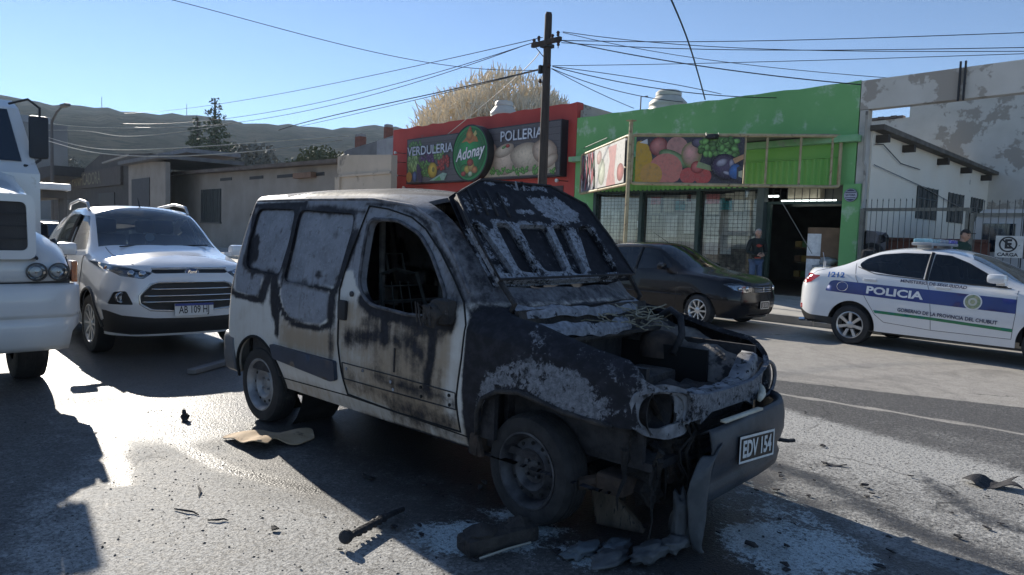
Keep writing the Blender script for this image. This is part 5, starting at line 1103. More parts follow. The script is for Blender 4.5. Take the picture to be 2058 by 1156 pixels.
v += [('e', 6.5, 1.16, .12, .07, 0, (.5, .06, .05), (.3, .03, .03)), ('e', 6.3, 1.12, .12, .05, .3, (.15, .32, .1), (.08, .2, .05))]
fp_ = art('printed_picture', sg, FM, clampart(v, SW, SH), .0001)
SWH = M('sign_white', (.50, .54, .60), .5); SOUT = M('sign_outline', (.04, .045, .12), .5)
for s_, cx, cz, w in (('VERDULERIA', 1.78, 1.32, 3.2), ('POLLERIA', 7.2, 1.50, 2.2)):
    Vt, Ft = text_vf(s_, 1, bold=.012); xs_ = [q[0] for q in Vt]; k = w/(max(xs_)-min(xs_))
    Vt2, Ft2 = text_vf(s_, 1, bold=.04)
    if s_ == 'VERDULERIA': MM = FM @ Matrix.Translation((cx-.1, cz, .06))
    else: MM = FM @ Matrix.Translation((cx, cz, .06))
    hgt = .52
    mobj('sign_outline', [MM @ Vector((x*k, y*hgt, -.004)) for x, y, _ in Vt2], Ft2, SOUT, sg); mobj('sign_lettering', [MM @ Vector((x*k, y*hgt, 0)) for x, y, _ in Vt], Ft, SWH, sg)
lg = part('round_logo', M('logo_green', (.02, .20, .055), .45, col2=(.03, .27, .08), vs=1.5), sg, lambda m: m.lathe([(1.06, 0), (1.06, .36), (0, .36)], face(0.1, -.02, .02), 48), angle=R(40))
part('logo_rim', BLACKM, lg, lambda m: m.lathe([(1.075, -.02), (1.085, .375), (1.03, .38), (1.03, .365)], face(.1, -.02, .02), 48), angle=R(40))
lgM = face(.1, -.392, .02)
lsh = [('e', 0, .0, .95, .95, 0, (.05, .30, .08), (.03, .22, .06)), ('e', 0, 0, .80, .80, 0, (.03, .30, .09), (.02, .20, .06)), ('e', -.25, -.62, .3, .22, 0, (.05, .22, .05), (.02, .12, .03)), ('e', -.12, -.62, .18, .16, 0, (.55, .40, .08), (.42, .26, .05)), ('e', .12, -.52, .18, .22, .4, (.5, .34, .1), (.4, .2, .05)), ('e', .05, -.36, .2, .14, 0, (.35, .07, .05), (.22, .04, .03)), ('e', .33, -.65, .17, .14, 0, (.5, .22, .08), (.36, .12, .05)), ('e', -.34, -.78, .15, .1, 0, (.4, .08, .06), (.25, .04, .04)), ('e', .08, -.8, .14, .11, 0, (.5, .55, .4), (.15, .3, .1)),
  ('p', [(-.5, .42), (-.2, .62), (-.12, .92), (.05, .98), (.12, .74), (.42, .58), (.5, .40), (.2, .42), (0, .36), (-.2, .46)], (.42, .16, .05)), ('e', -.02, .68, .2, .2, 0, (.5, .22, .06), (.40, .15, .05)), ('p', [(-.06, .95), (0, 1.02), (.08, .95), (.04, .86)], (.45, .05, .04)), ('p', [(.2, .72), (.34, .84), (.42, .7), (.3, .6)], (.5, .44, .16))]
art('logo_picture', lg, lgM, lsh, .0012)
for dz, mt_, b in ((.018, SOUT, .03), (.024, M('logo_white', (.68, .70, .70), .5), .012)):
    Vt, Ft = text_vf('Adonay', .62, shear=.35, bold=b); mobj('logo_lettering', [lgM @ Matrix.Rotation(.12, 4, 'Z') @ Vector((x*.86, y, dz)) for x, y, _ in Vt], Ft, mt_, lg)
# floodlights on arms round the sign
for k, (x, z, l) in enumerate(((-26.6, 5.0, 'upper left'), (-26.6, 4.6, 'middle left'), (-26.5, 4.0, 'lower left'), (-25.9, 3.45, 'below left end'), (-16.75, 3.45, 'below right end'))):
    t = thing('sign_lamp', {0: 'small white lamp, uppermost of three left of the long sign', 1: 'small white lamp, middle of three left of the long sign', 2: 'small white lamp, lowest of three left of the long sign', 3: 'small white lamp under the left end of the long sign', 4: 'small white lamp under the right end of the long sign'}[k], 'lamp', (x, YF, z), 0, 'lamps round the shop sign')
    part('arm', BLACKM, t, lambda m: m.tube([(0, 0, 0), (.0, -.5, -.02)], .015, 5)); part('lamp_head', M('lamp_white', (.6, .6, .58), .5), t, lambda m: m.lathe([(.03, -.06), (.06, 0), (.065, .05), (0, .06)], Matrix.Translation((0, -.55, -.02)) @ Matrix.Rotation(math.pi/2, 4, 'X'), 12))
# water tanks
def tank(loc, r, h, label, mat):
    t = thing('water_tank', label, 'water tank', loc, 0, 'water tanks on the shop roofs')
    part('tank_shell', mat, t, lambda m: m.lathe([(r*.96, 0), (r, .08*h), (r*.98, .10*h), (r, .12*h), (r, .52*h), (r*.93, .56*h), (r, .60*h), (r*.96, .68*h), (r*.62, .86*h), (r*.60, .87*h)], None, 32), smooth=True)
    part('lid', mat, t, lambda m: m.lathe([(r*.66, .86*h), (r*.66, .95*h), (r*.56, h), (0, h)], None, 24), angle=R(40)); return t
TK = M('cream_plastic_tank', (.55, .52, .45), .5, vs=2)
tank((-14.35, 20.4, 5.32), .66, 1.25, 'cream plastic water tank on the green shop roof', TK)
tank((-22.9, 20.6, 5.78), .60, 1.45, 'pale ribbed water tank on the red shop roof below the bare tree', TK)
tag(part('vent_pipe', BLACKM, None, lambda m: m.tube([(-14.9, 19.6, 5.3), (-14.9, 19.6, 6.32), (-14.62, 19.6, 6.31)], .022, 6)), 'thin bent pipe beside the water tank on the green shop', 'pipe')
# --- the yard on the right: concrete beam, steel stub, peeling end wall, white outbuilding, railing
bm_ = thing('concrete_beam', 'weathered grey concrete beam spanning the yard entrance beside the green shop', 'beam', (-2, YF, 5.2))
part('beam', PLAST, bm_, lambda m: m.prism([(-5.14, -.34), (4, -.28), (4, .38), (-5.14, .36)], 0, .28, XZ(0)))
part('pier', M('cream_pier', (.50, .48, .43), .8, vs=2, bump=.2, bs=15), bm_, lambda m: m.box((-5.04, .14, -2.7), (.19, .26, 4.7)))
part('pier_base', M('rust_brown_base', (.10, .045, .03), .8), bm_, lambda m: m.box((-5.04, .12, -4.6), (.2, .28, .9)))
part('steel_stub', BLACKM, bm_, lambda m: [m.box((-2.97+dx, -.05, .06), (.035, .05, .86)) for dx in (-.05, .05)])
ew = thing('peeling_wall', 'tall peeling grey end wall behind the yard with a stepped top', 'wall', (-6, 29, 0))
part('wall', PLAST, ew, lambda m: m.prism([(-8, 0), (14, 0), (14, 7.1), (-3.6, 6.82), (-3.6, 6.42), (-5.2, 6.38), (-8, 6.3)], 0, .4, XZ(0)))
for k in range(7): box('coping_brick', M('old_brick', (.16, .13, .11), .9, vs=6), ew, (-5.3+.23*k, .1, 6.46+.02*(k % 2)), (.21, .3, .1))
ob = thing('outbuilding', 'long white limewashed outbuilding with small windows along the yard', 'building', (-6.9, YF+.3, 0))
part('wall', WHITEW, ob, lambda m: m.prism([(0, 0), (13.0, 0), (13.0, 4.08), (0, 4.38)], -.3, 0, YZ(0)))
def roofslab(m): m.prism([(-.1, 4.37), (13.2, 4.10), (13.2, 4.20), (-.1, 4.50)], -.4, .28, YZ(0))
part('roof', M('grubby_roof_edge', (.10, .09, .075), .95, col2=(.18, .165, .14), vs=3, bump=.6, bs=9, bd=.05), ob, roofslab)
for k, y in enumerate((.25, 2.1, 5.0, 7.3, 9.6, 11.6)): box('beam_end', M('weathered_timber', (.06, .05, .04), .9), ob, (.14, y, 4.20-.022*y), (.3, .16, .18))
for y0, y1 in ((3.4, 5.1), (6.2, 7.7), (8.6, 9.9)):
    w = box('window', M('dim_pane', (.035, .042, .042), .25), ob, (.012, (y0+y1)/2, 2.83), (.03, y1-y0, .9))
    for t in (0, .25, .5, .75, 1): box('window_bar', M('bar_grey', (.10, .11, .105), .6), w, (.035, y0+(y1-y0)*t, 2.83), (.02, .035, .92))
    box('window_bar', MATS['bar_grey'], w, (.034, (y0+y1)/2, 2.95), (.018, y1-y0, .03))
tag(part('wall_cable', BLACKM, None, lambda m: m.tube([(-6.86, 18.5, 4.05), (-6.85, 19.0, 4.1), (-6.85, 20.3, 3.75), (-6.85, 21.8, 3.72)], .012, 5)), 'black cable looping under the eave of the white outbuilding', 'cable')
tag(part('wall_cable', MATS['cord_grey'], None, lambda m: m.tube([(-6.85, 18.5, 3.55), (-6.85, 22, 3.28), (-6.85, 26, 2.85), (-6.85, 30, 2.7)], .012, 5)), 'pale cable sagging along the white outbuilding wall', 'cable')
tag(part('drain_pipe', CONC, None, lambda m: m.tube([(-6.95, YF-.06, 4.8), (-6.95, YF-.06, 3.6), (-6.9, YF-.06, 3.5), (-6.9, YF-.06, 2.6)], .03, 7)), 'thin grey conduit down the cream pier by the green shop', 'pipe')
lw = tag(box('low_wall', M('brick_red_wall', (.13, .05, .035), .9, col2=(.18, .075, .05), vs=3, bump=.4, bs=12), None, (-6.0, 19.6, .95), (2.9, .2, 1.5)), 'low dark red wall behind the yard railing', 'wall')
for k in range(9): box('cap_tile', M('cap_tile', (.12, .055, .04), .9), lw, (-7.3+.32*k, 19.6, 1.74), (.30, .3, .09), bev=.03)
# railing with spear bars
ry = 18.02
def rail_seg(name, label, x0, x1, z1, zr, n, gap):
    t = thing(name, label, 'railing', ((x0+x1)/2, ry, .15), 0, 'steel railings across the yard entrance')
    fm = M('grey_green_steel', (.13, .13, .105), .55, col2=(.19, .185, .155), vs=5)
    cx = (x0+x1)/2
    box('rail', fm, t, (0, 0, zr-.15), (x1-x0, .05, .075)); box('rail', fm, t, (0, 0, .25), (x1-x0, .05, .06))
    for x in (x0, x1): box('post', fm, t, (x-cx, 0, (zr-.15)/2), (.09, .09, zr-.10))
    for k in range(n): x = x0+gap*(k+.6); part('bar', MATS['bar_dark'] if 'bar_dark' in MATS else M('bar_dark', (.09, .09, .08), .5), t, lambda m: (m.tube([(x-cx, -.03, .1), (x-cx, -.03, z1-.15)], .0085, 5), m.lathe([(.0095, 0), (.014, .02), (0, .07)], Matrix.Translation((x-cx, -.03, z1-.17)), 6)))
    return t
rail_seg('railing', 'grey steel railing with spear bars between green shop and police car roof', -6.86, -4.62, 2.64, 2.42, 17, .128)
rail_seg('railing', 'grey steel gate leaf at the right edge hung with the no parking sign', -4.55, -2.2, 2.58, 2.30, 16, .14)
ns = thing('parking_sign', 'white no parking sign with a struck E on the railing', 'sign', (-3.80, 17.93, 1.62))
box('plate', M('sign_plate', (.62, .61, .57), .6, vs=5, wear=((.3, .28, .25), 9, .62, .1)), ns, (0, 0, 0), (.50, .012, .46))
NSB = M('sign_black', (.03, .03, .032), .6)
part('ring', NSB, ns, lambda m: m.lathe([(.165, 0), (.165, .004), (.135, .004), (.135, 0)], face(-.02, -.008, .05), 32)); text_obj('letter', 'E', .26, NSB, ns, face(-.02, -.013, .05), bold=.012)
part('strike', NSB, ns, lambda m: m.box((-.02, -.0105, .05), (.30, .003, .03), ry=.75)); text_obj('sign_lettering', 'CARGA', .10, NSB, ns, face(-.02, -.010, -.17), bold=.003, sx=1.1)
rsn = thing('brown_sign', 'dark brown framed sign at the right edge beside the no parking sign', 'sign', (-3.28, 17.93, 1.63)); box('plate', M('brown_print', (.08, .04, .03), .6, col2=(.4, .32, .26), vs=7), rsn, (0, 0, 0), (.50, .012, .46)); box('plate_frame', BLACKM, rsn, (0, .01, .0), (.54, .01, .5))
# --- houses up the street
HG = M('grey_render', (.24, .21, .18), .9, col2=(.31, .275, .24), vs=.8, bump=.2, bs=10)
TAN = M('tan_render', (.46, .38, .29), .9, col2=(.56, .46, .36), vs=.6, bump=.25, bs=8, wear=((.22, .185, .15), .9, .55, .12))
hs = thing('grey_house', 'low grey rendered house with a barred window left of the burnt van', 'house', (-43.26, 17.3, -.35)); hs.scale = (1.236,)*3
part('wall', HG, hs, lambda m: m.prism([(-16, 0), (10.3, 0), (10.3, 4.1), (-16, 4.5)], 0, .3, XZ(0))); box('wall', HG, hs, (10.15, 3, 2.0), (.3, 5.5, 4.0))
part('roof', M('rusty_roof_edge', (.09, .07, .06), .9, col2=(.15, .12, .10), vs=2), hs, lambda m: m.prism([(-16.4, 4.45), (10.6, 4.05), (10.6, 4.2), (-16.4, 4.62)], -.5, 6, XZ(0)))
wn = box('window', M('house_pane', (.03, .034, .036), .3), hs, (-3.55, -.012, 2.55), (2.8, .05, 1.75)); box('window_frame', M('frame_grey', (.10, .095, .09), .7), wn, (-3.55, -.03, 1.66), (2.95, .1, .07))
for k in range(9): box('window_bar', MATS['bar_grey'], wn, (-4.85+.325*k, -.06, 2.55), (.05, .03, 1.75))
for x in (-1.5, 2.2, 5.2, 8.0): box('vent_slot', BLACKM, hs, (x, -.012, 3.86-.015*x), (1.5, .03, .14))
box('air_unit', M('unit_rust', (.20, .12, .08), .8), hs, (7.3, -.12, 3.72), (1.6, .3, .22))
tw = thing('tan_house', 'tan rendered house front between the grey house and the red shop', 'house', (-28, 16.6, 0))
part('wall', TAN, tw, lambda m: m.prism([(-1.9, 0), (2.6, 0), (2.6, 4.72), (-1.2, 4.93), (-1.9, 4.9)], 0, .3, XZ(0)))
box('string_course', TAN, tw, (.45, -.03, 3.98), (4.3, .1, .10)); box('corner_pier', TAN, tw, (-1.75, -.04, 2.2), (.4, .12, 3.5))
uh = thing('upper_house', 'grey block house higher up the slope with brick chimneys above the tan house', 'house', (-49, 30, 0))
part('wall', M('slate_render', (.17, .17, .175), .9, vs=1), uh, lambda m: m.prism([(-4, 0), (4.6, 0), (4.6, 8.9), (1.5, 8.55), (-3.6, 8.1), (-4, 8.0)], 0, 4, XZ(0)))
box('wall', M('pale_render', (.36, .36, .37), .9, vs=1), uh, (3.4, -.3, 4.3), (3.0, .5, 8.3))
for x, z in ((-2.4, 8.6), (1.7, 9.0)): c = box('chimney', M('chimney_brick', (.20, .075, .05), .9, vs=4), uh, (x, .6, z), (.75 if x < 0 else .4, .6, 1.1)); box('chimney_pot', M('pot_grey', (.25, .25, .25), .8), c, (x, .6, z+.66), (.85 if x < 0 else .45, .5, .22))
ps = thing('bakery_shop', 'dark shaded bakery shop with faded fascia lettering down the street', 'shop', (-74, 16, 0))
DK = M('dark_brown_wall', (.055, .047, .042), .9, col2=(.08, .07, .062), vs=.8)  # plain dark brown of the wall itself
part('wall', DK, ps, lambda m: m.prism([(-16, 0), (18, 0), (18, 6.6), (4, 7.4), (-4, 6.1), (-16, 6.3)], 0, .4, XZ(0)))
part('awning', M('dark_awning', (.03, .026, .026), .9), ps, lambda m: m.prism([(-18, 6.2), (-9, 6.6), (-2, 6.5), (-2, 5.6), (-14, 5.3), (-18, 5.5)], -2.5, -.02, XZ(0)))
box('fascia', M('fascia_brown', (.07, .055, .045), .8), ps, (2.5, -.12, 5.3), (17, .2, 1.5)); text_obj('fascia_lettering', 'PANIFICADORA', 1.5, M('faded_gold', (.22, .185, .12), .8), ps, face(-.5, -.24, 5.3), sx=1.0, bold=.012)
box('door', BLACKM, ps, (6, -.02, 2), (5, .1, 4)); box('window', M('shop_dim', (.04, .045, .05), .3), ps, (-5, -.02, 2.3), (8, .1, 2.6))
gh = thing('grey_storefront', 'wide grey storefront under a flat roof behind the white car', 'shop', (-56, 15.2, 0))
part('wall', HG, gh, lambda m: m.prism([(-2.5, 0), (6, 0), (6, 5.6), (-2.5, 6.1)], 0, .3, XZ(0))); box('roof', ROOFD, gh, (1.8, 2.2, 5.9), (9.6, 5.6, .25)); box('shutter', M('dim_shutter', (.045, .045, .05), .7), gh, (.6, -.03, 2.6), (4.2, .06, 4.2)); box('roof', M('roof_pale', (.2, .2, .21), .8), gh, (-6, 5, 7.0), (14, 4, .3))
box('roof_board', M('barge_pale', (.3, .28, .25), .8), gh, (-3.8, -.6, 6.25), (7, .12, .12), ry=-.03)
wc = thing('white_canopy', 'flat white canopy glinting in the sun behind the truck', 'canopy', (-18.2, 2.55, 0))
# ---------------------------------------------------------------- parked vehicles
CARW = M('white_car_paint', (.66, .67, .68), .22, var=.02, vs=2, coat=1., spec=.5)
CARD_ = M('black_car_paint', (.006, .006, .008), .25, var=.3, vs=2, coat=.4, spec=.2)
CGL = glass_mat('car_glass', (.62, .67, .66), .07); TGL = glass_mat('tinted_glass', (.06, .07, .08), .03); BGL = glass_mat('blue_tint_glass', (.16, .20, .22), .03)
TRIM = M('black_trim', (.012, .012, .013), .5); CHROME = M('chrome', (.55, .56, .57), .12, 1., var=.05); LAMP = glass_mat('lamp_lens', (.75, .77, .78), .08)
REFL = M('lamp_reflector', (.55, .56, .58), .18, .9, col2=(.25, .26, .28), vs=22); ALLOY = M('alloy_rim', (.50, .51, .52), .3, .8, var=.1, vs=5); INTR = M('car_interior', (.018, .018, .02), .85, col2=(.035, .035, .037), vs=5)
REDL = M('red_lamp', (.40, .012, .015), .15, coat=1., var=.3, vs=14); ORNG = M('orange_lamp', (.40, .10, .02), .25, coat=1., var=.3, vs=20)
GRLL = M('grille_black', (.012, .012, .013), .45, bump=.5, bs=160)
def shell(t, B, regs, paint, mats, skirt=.02):
    """emit both halves; mats: name -> (part name, material, offset, skirt, mode) mode 'c' joins across the centre line"""
    R_ = B.cut(regs); body = panel('body', weld(join(R_['body'], mirror(R_['body']))), paint, t, skirt)
    for nm, (pn, mt, off, sk, mode) in mats.items():
        if nm not in R_: continue
        if mode == 'c': panel(pn, weld(join(R_[nm], mirror(R_[nm]))), mt, t, sk, off)
        elif mode == 'r': panel(pn, R_[nm], mt, t, sk, off)
        else:
            panel(pn, R_[nm], mt, t, sk, off); panel(pn, mirror(R_[nm]), mt, t, sk, off)
    return body
def seamline(name, B, pl, w, t, mat=None, side=-1, closed=False, off=.0):
    S = [B.snap(a, b, off, side) for a, b in dens(pl, .05, closed)]; return part(name, mat or TRIM, t, lambda m: m.tube(S, w, 5, closed=closed))
def cabin(t, x0, x1, w, zf, zs, seats, dash, wheel_y=.36):
    box('cabin_floor', INTR, t, ((x0+x1)/2, 0, zf), (x0-x1, 2*w, .05)); box('parcel_wall', INTR, t, (x1+.05, 0, (zf+zs)/2), (.05, 2*w-.1, zs-zf))
    for s_ in (-1, 1): box('door_card', INTR, t, ((x0+x1)/2, s_*(w-.02), (zf+zs)/2-.03), (x0-x1, .04, zs-zf-.08))
    part('dashboard', INTR, t, lambda m: m.box((dash, 0, zs-.12), (.5, 2*w-.1, .22), bev=.08))
    for x in seats:
        for y in (-.36, .36):
            part('seat', INTR, t, lambda m: (m.box((x-.05, y, zf+.28), (.5, .5, .16), bev=.06), m.box((x-.38, y, zf+.62), (.14, .48, .62), ry=-.22, bev=.06), m.box((x-.47, y, zf+1.03), (.10, .26, .19), bev=.05)), angle=R(40))
    part('steering_wheel', INTR, t, lambda m: m.tube([(dash-.38+.06*math.sin(a), wheel_y+.18*math.cos(a), zs-.08+.17*math.sin(a)) for a in np.linspace(0, 6.2832, 20, endpoint=False)], .014, 6, closed=True))
def plate_part(t, Mx, w, h, text, tm, bgm, border=None, tsize=None, sx=.72):
    pp = part('number_plate', bgm, t, lambda m: m.add([Mx @ Vector(q) for q in ((-w/2, -h/2, -.006), (w/2, -h/2, -.006), (w/2, h/2, -.006), (-w/2, h/2, -.006), (-w/2, -h/2, 0), (w/2, -h/2, 0), (w/2, h/2, 0), (-w/2, h/2, 0))], [(0, 3, 2, 1), (4, 5, 6, 7), (0, 1, 5, 4), (1, 2, 6, 5), (2, 3, 7, 6), (3, 0, 4, 7)]))
    text_obj('plate_lettering', text, tsize or h*.85, tm, pp, Mx @ Matrix.Translation((0, -.006, .002)), sx=sx, bold=.0015); return pp
FX = lambda x, y, z, ry=0: Matrix.Translation((x, y, z)) @ Matrix.Rotation(math.pi/2, 4, 'Z') @ Matrix.Rotation(math.pi/2+ry, 4, 'X')   # faces +X: u along +Y, v up
# ---- white compact SUV behind the van
su = thing('parked_suv', 'white compact SUV with roof rails and wide grille parked behind the burnt van', 'car', (-9.14, 2.82, 0), 0)
ST = dict(zs=[(-2.5, .30), (-2.0, .26), (.4, .26)], ys=.80, zm=.62, ym=[(-2.6, .86), (-1.3, .872), (.3, .875)], yb=[(-2.6, .80), (-1.3, .83), (-.3, .83), (.3, .80)], zb=[(-2.6, 1.16), (-.6, 1.06), (-.2, 1.02), (.3, .94)],
  ye=[(-2.6, .58), (-1.6, .62), (-1.0, .635), (-.7, .67), (-.35, .745), (-.1, .77), (.3, .735)], ze=[(-2.6, 1.56), (-1.9, 1.66), (-1.35, 1.665), (-1.05, 1.60), (-.75, 1.44), (-.45, 1.22), (-.25, 1.13), (.3, 1.03)],
  zc=[(-2.6, 1.60), (-1.9, 1.71), (-1.3, 1.72), (-1.0, 1.675), (-.7, 1.53), (-.4, 1.35), (-.12, 1.215), (.05, 1.17), (.3, 1.13)])
SB = Body(ST, .3, -2.6, ([(.72, .24), (.83, .42), (.84, .62), (.83, .80)], [(.81, .92), (.74, 1.0)], [(.60, 1.06)]), ([(-3.22, .32), (-3.3, .6), (-3.24, 1.0)], [(-3.05, 1.35), (-2.85, 1.55)], [(-2.75, 1.59)]), 2.7, 3.2, step=.05, n1=9, n2=6, n3=12, nc=4, n4=12, cols=16)
sreg = [('gone', 'side', arch(0, .34, .385, .05, -.385, .385)), ('gone', 'side', arch(-2.52, .34, .385, .05, -2.905, -2.135)),
  ('win', 'side', rpoly([(-.98, 1.565), (-.78, 1.42), (-.52, 1.16), (-1.22, 1.13), (-1.26, 1.575)], .03)), ('win', 'side', rpoly([(-1.33, 1.58), (-1.29, 1.135), (-2.0, 1.15), (-2.18, 1.24), (-2.1, 1.53), (-1.75, 1.59)], .04)),
  ('ws', 'top', rpoly([(-.16, .003), (-.20, -.35), (-.36, -.68), (-.98, -.575), (-1.07, -.3), (-1.09, .003)], .0)),
  ('rw', 'rear', rpoly([(.003, 1.18), (-.40, 1.18), (-.58, 1.22), (-.50, 1.47), (.003, 1.50)], .0)),
  ('black', 'front', [(.003, .262), (.003, .445), (-.4, .455), (-.7, .49), (-.82, .54), (-.872, .55), (-.872, .30), (-.6, .262)]),
  ('grille', 'front', rpoly([(.003, .845), (-.36, .84), (-.43, .82), (-.535, .70), (-.53, .62), (-.43, .555), (.003, .525)], .02)), ('bar', 'front', rpoly([(.003, 1.00), (-.40, .995), (-.42, .96), (-.38, .945), (.003, .95)], .0)),
  ('lamp', 'front', rpoly([(-.405, .955), (-.50, .885), (-.70, .915), (-.80, .985), (-.825, 1.05), (-.62, 1.005)], .02)), ('fog', 'front', rpoly([(-.82, .61), (-.765, .745), (-.66, .755), (-.60, .605)], .02))]
shell(su, SB, sreg, CARW, {'win': ('side_window', CGL, -.006, 0, 's'), 'ws': ('windscreen', CGL, -.004, 0, 'c'), 'rw': ('rear_window', CGL, -.004, 0, 'c'), 'black': ('lower_bumper', M('suv_lower_trim', (.03, .03, .032), .55), -.004, .01, 'c'), 'grille': ('grille', GRLL, -.02, 0, 'c'), 'bar': ('upper_grille', GRLL, -.012, 0, 'c'), 'lamp': ('headlight', LAMP, .002, 0, 's'), 'fog': ('fog_lamp_bezel', TRIM, -.012, 0, 's')})
for z, w in ((.775, .43), (.70, .50), (.635, .52)): part('chrome_bar', CHROME, su, lambda m: m.tube([SB.snapf(y, z, .006) for y in np.linspace(-w, w, 17)], .0095, 6), smooth=True)
part('chrome_surround', CHROME, su, lambda m: m.tube([SB.snapf(y, z, .003) for y, z in dens([(-.36, .85), (-.44, .83), (-.545, .70), (-.54, .615), (-.44, .545), (0, .52), (.44, .545), (.54, .615), (.545, .70), (.44, .83), (.36, .85)], .06, True)], .009, 6, closed=True), smooth=True)
part('chrome_bar', CHROME, su, lambda m: m.tube([SB.snapf(y, z, .004) for y, z in dens([(-.41, 1.0), (0, 1.006), (.41, 1.0)], .06, False)], .006, 5), smooth=True)
for s_ in (-1, 1):
    lam = [(-.42, .95), (-.50, .895), (-.69, .925), (-.78, .985), (-.62, .995)]
    part('lamp_reflector', REFL, su, lambda m: (lambda VF: m.add([SB.snapf(y*-s_ if s_ > 0 else y, z, -.03) for y, z in VF[0]], [tuple(f) for f in VF[1]]))(sheet(rpoly(lam, .02), .03)))
    for y in (.50, .60): part('lamp_projector', CHROME, su, lambda m: m.lathe([(.042, 0), (.036, .02), (0, .03)], Matrix.Translation(SB.snapf(s_*y, .945, -.018)) @ Matrix.Rotation(math.pi/2, 4, 'Y'), 14), smooth=True)
    part('turn_signal', ORNG, su, lambda m: m.box(SB.snapf(s_*.755, 1.0, -.016), (.015, .05, .03), rz=-.5*s_))
    part('fog_lamp', REFL, su, lambda m: m.lathe([(.058, 0), (.062, .018), (.045, .016), (.035, .006), (0, .012)], Matrix.Translation(SB.snapf(s_*.71, .685, -.010)) @ Matrix.Rotation(math.pi/2, 4, 'Y') @ Matrix.Rotation(.35*s_, 4, 'X'), 18), smooth=True)
    part('door_mirror', CARW, su, lambda m: (m.box((-.42, s_*1.00, 1.17), (.12, .22, .15), rz=.2*s_, bev=.045), m.box((-.42, s_*.88, 1.12), (.07, .14, .05))), angle=R(45))
    part('roof_rail', M('rail_silver', (.5, .5, .51), .35, .6), su, lambda m: m.tube([(-1.15, s_*.60, 1.64), (-1.25, s_*.60, 1.735), (-1.7, s_*.595, 1.775), (-2.35, s_*.57, 1.73), (-2.45, s_*.565, 1.66)], .018, 7), smooth=True)
    seamline('window_pillar', SB, [(-1.26, 1.58), (-1.29, 1.13)], .03, su, side=s_); seamline('door_seam', SB, [(-.45, 1.1), (-.42, .9), (-.45, .45), (-.5, .35)], .005, su, side=s_); seamline('door_seam', SB, [(-1.26, 1.12), (-1.27, .35)], .005, su, side=s_)
    part('door_handle', CARW, su, lambda m: m.box(SB.snap(-1.1, 1.0, .015, s_), (.17, .03, .035), bev=.01))
    seamline('wheel_arch_trim', SB, ell(0, .34, .40, .40, 20, math.pi, 0), .022, su, side=s_); seamline('wheel_arch_trim', SB, ell(-2.52, .34, .40, .40, 20, math.pi, 0), .022, su, side=s_)
    for y in (-1, 1): pass
part('bonnet_seam', TRIM, su, lambda m: m.tube([Vector(SB.bvh.ray_cast(Vector((x, -.62+.10*max(0, x+.2)**2, 5)), Vector((0, 0, -1)))[0])+Vector((0, 0, .0)) for x in np.linspace(-.30, .60, 14)], .004, 5))
part('wiper_arm', TRIM, su, lambda m: [m.tube([(-.18, y, 1.21), (-.22, y+.3, 1.235), (-.27, y+.55, 1.24)], .008, 5) for y in (-.5, .0)])
part('roof_aerial', TRIM, su, lambda m: m.tube([(-1.2, .0, 1.72), (-1.3, 0, 1.83)], [.012, .004], 6))
part('badge', M('badge_blue', (.02, .045, .14), .3, coat=1.), su, lambda m: m.lathe([(1, 0), (1, .1), (.8, .16), (0, .18)], Matrix.Translation(SB.snapf(-.0, .965, .0)) @ Matrix.Diagonal((.08, .075, .036, 1)) @ Matrix.Rotation(math.pi/2, 4, 'Y'), 24), smooth=True)
part('badge_ring', CHROME, su, lambda m: m.tube([(SB.snapf(0, .965, .0).x+.012, .075*math.cos(a), .965+.036*math.sin(a)) for a in np.linspace(0, 6.2832, 24, endpoint=False)], .004, 5, closed=True))
text_obj('badge_lettering', 'Ford', .05, CHROME, su, FX(SB.snapf(0, .965, 0).x+.019, 0, .962), shear=.3, sx=1.0)
PLW = M('plate_mercosur', (.64, .65, .64), .4, var=.03); PLT = M('plate_ink', (.015, .015, .017), .5)
pp = plate_part(su, FX(SB.snapf(0, .545, 0).x+.035, 0, .545, -.05), .42, .135, 'AB 109 HJ', PLT, PLW, tsize=.115, sx=.68)
box('plate_band', M('plate_blue', (.02, .05, .25), .4), pp, (SB.snapf(0, .545, 0).x+.041, 0, .600), (.004, .42, .026))
cabin(su, -.3, -2.9, .74, .42, 1.12, (-.95, -1.8), -.35, .38)
part('visor_label', PLW, su, lambda m: m.box((-.5, .56, 1.225), (.12, .2, .004))); part('hanging_disc', M('pale_disc', (.5, .55, .56), .6), su, lambda m: m.lathe([(.055, -.004), (.055, .004), (0, .004)], Matrix.Translation((-.62, -.04, 1.32)) @ Matrix.Rotation(math.pi/2, 4, 'Y'), 16))
for x in (0, -2.52):
    for s_ in (-1, 1): wheel(su, (x, s_*.765, .337), .337, .20, .215, 'alloy', s_, TYRE, ALLOY, .04 if x == 0 else 0, 10, DARK)
part('wheel_well', DARK, su, lambda m: [m.box((x, 0, .55), (.82, 1.1, .5)) for x in (0, -2.52)])
# ---- black hatchback at the kerb
ha = thing('parked_hatchback', 'black hatchback with silver alloy wheels parked outside the green shop', 'car', (-6.84, 11.72, 0), 0)
HT = dict(zs=.20, ys=.74, zm=.52, ym=[(-2.5, .79), (-1.2, .82), (.3, .815)], yb=[(-2.5, .74), (-1.2, .785), (-.3, .785), (.3, .745)], zb=[(-2.6, .95), (-1.2, .92), (-.3, .91), (.3, .83)],
  ye=[(-2.6, .52), (-1.6, .56), (-1.1, .58), (-.75, .62), (-.4, .69), (.3, .67)], ze=[(-2.6, 1.28), (-2.0, 1.40), (-1.4, 1.415), (-1.1, 1.37), (-.8, 1.22), (-.5, 1.05), (-.35, .985), (.3, .90)],
  zc=[(-2.6, 1.32), (-2.0, 1.455), (-1.4, 1.475), (-1.15, 1.455), (-.9, 1.36), (-.5, 1.16), (-.15, 1.03), (.0, .99), (.3, .955)])
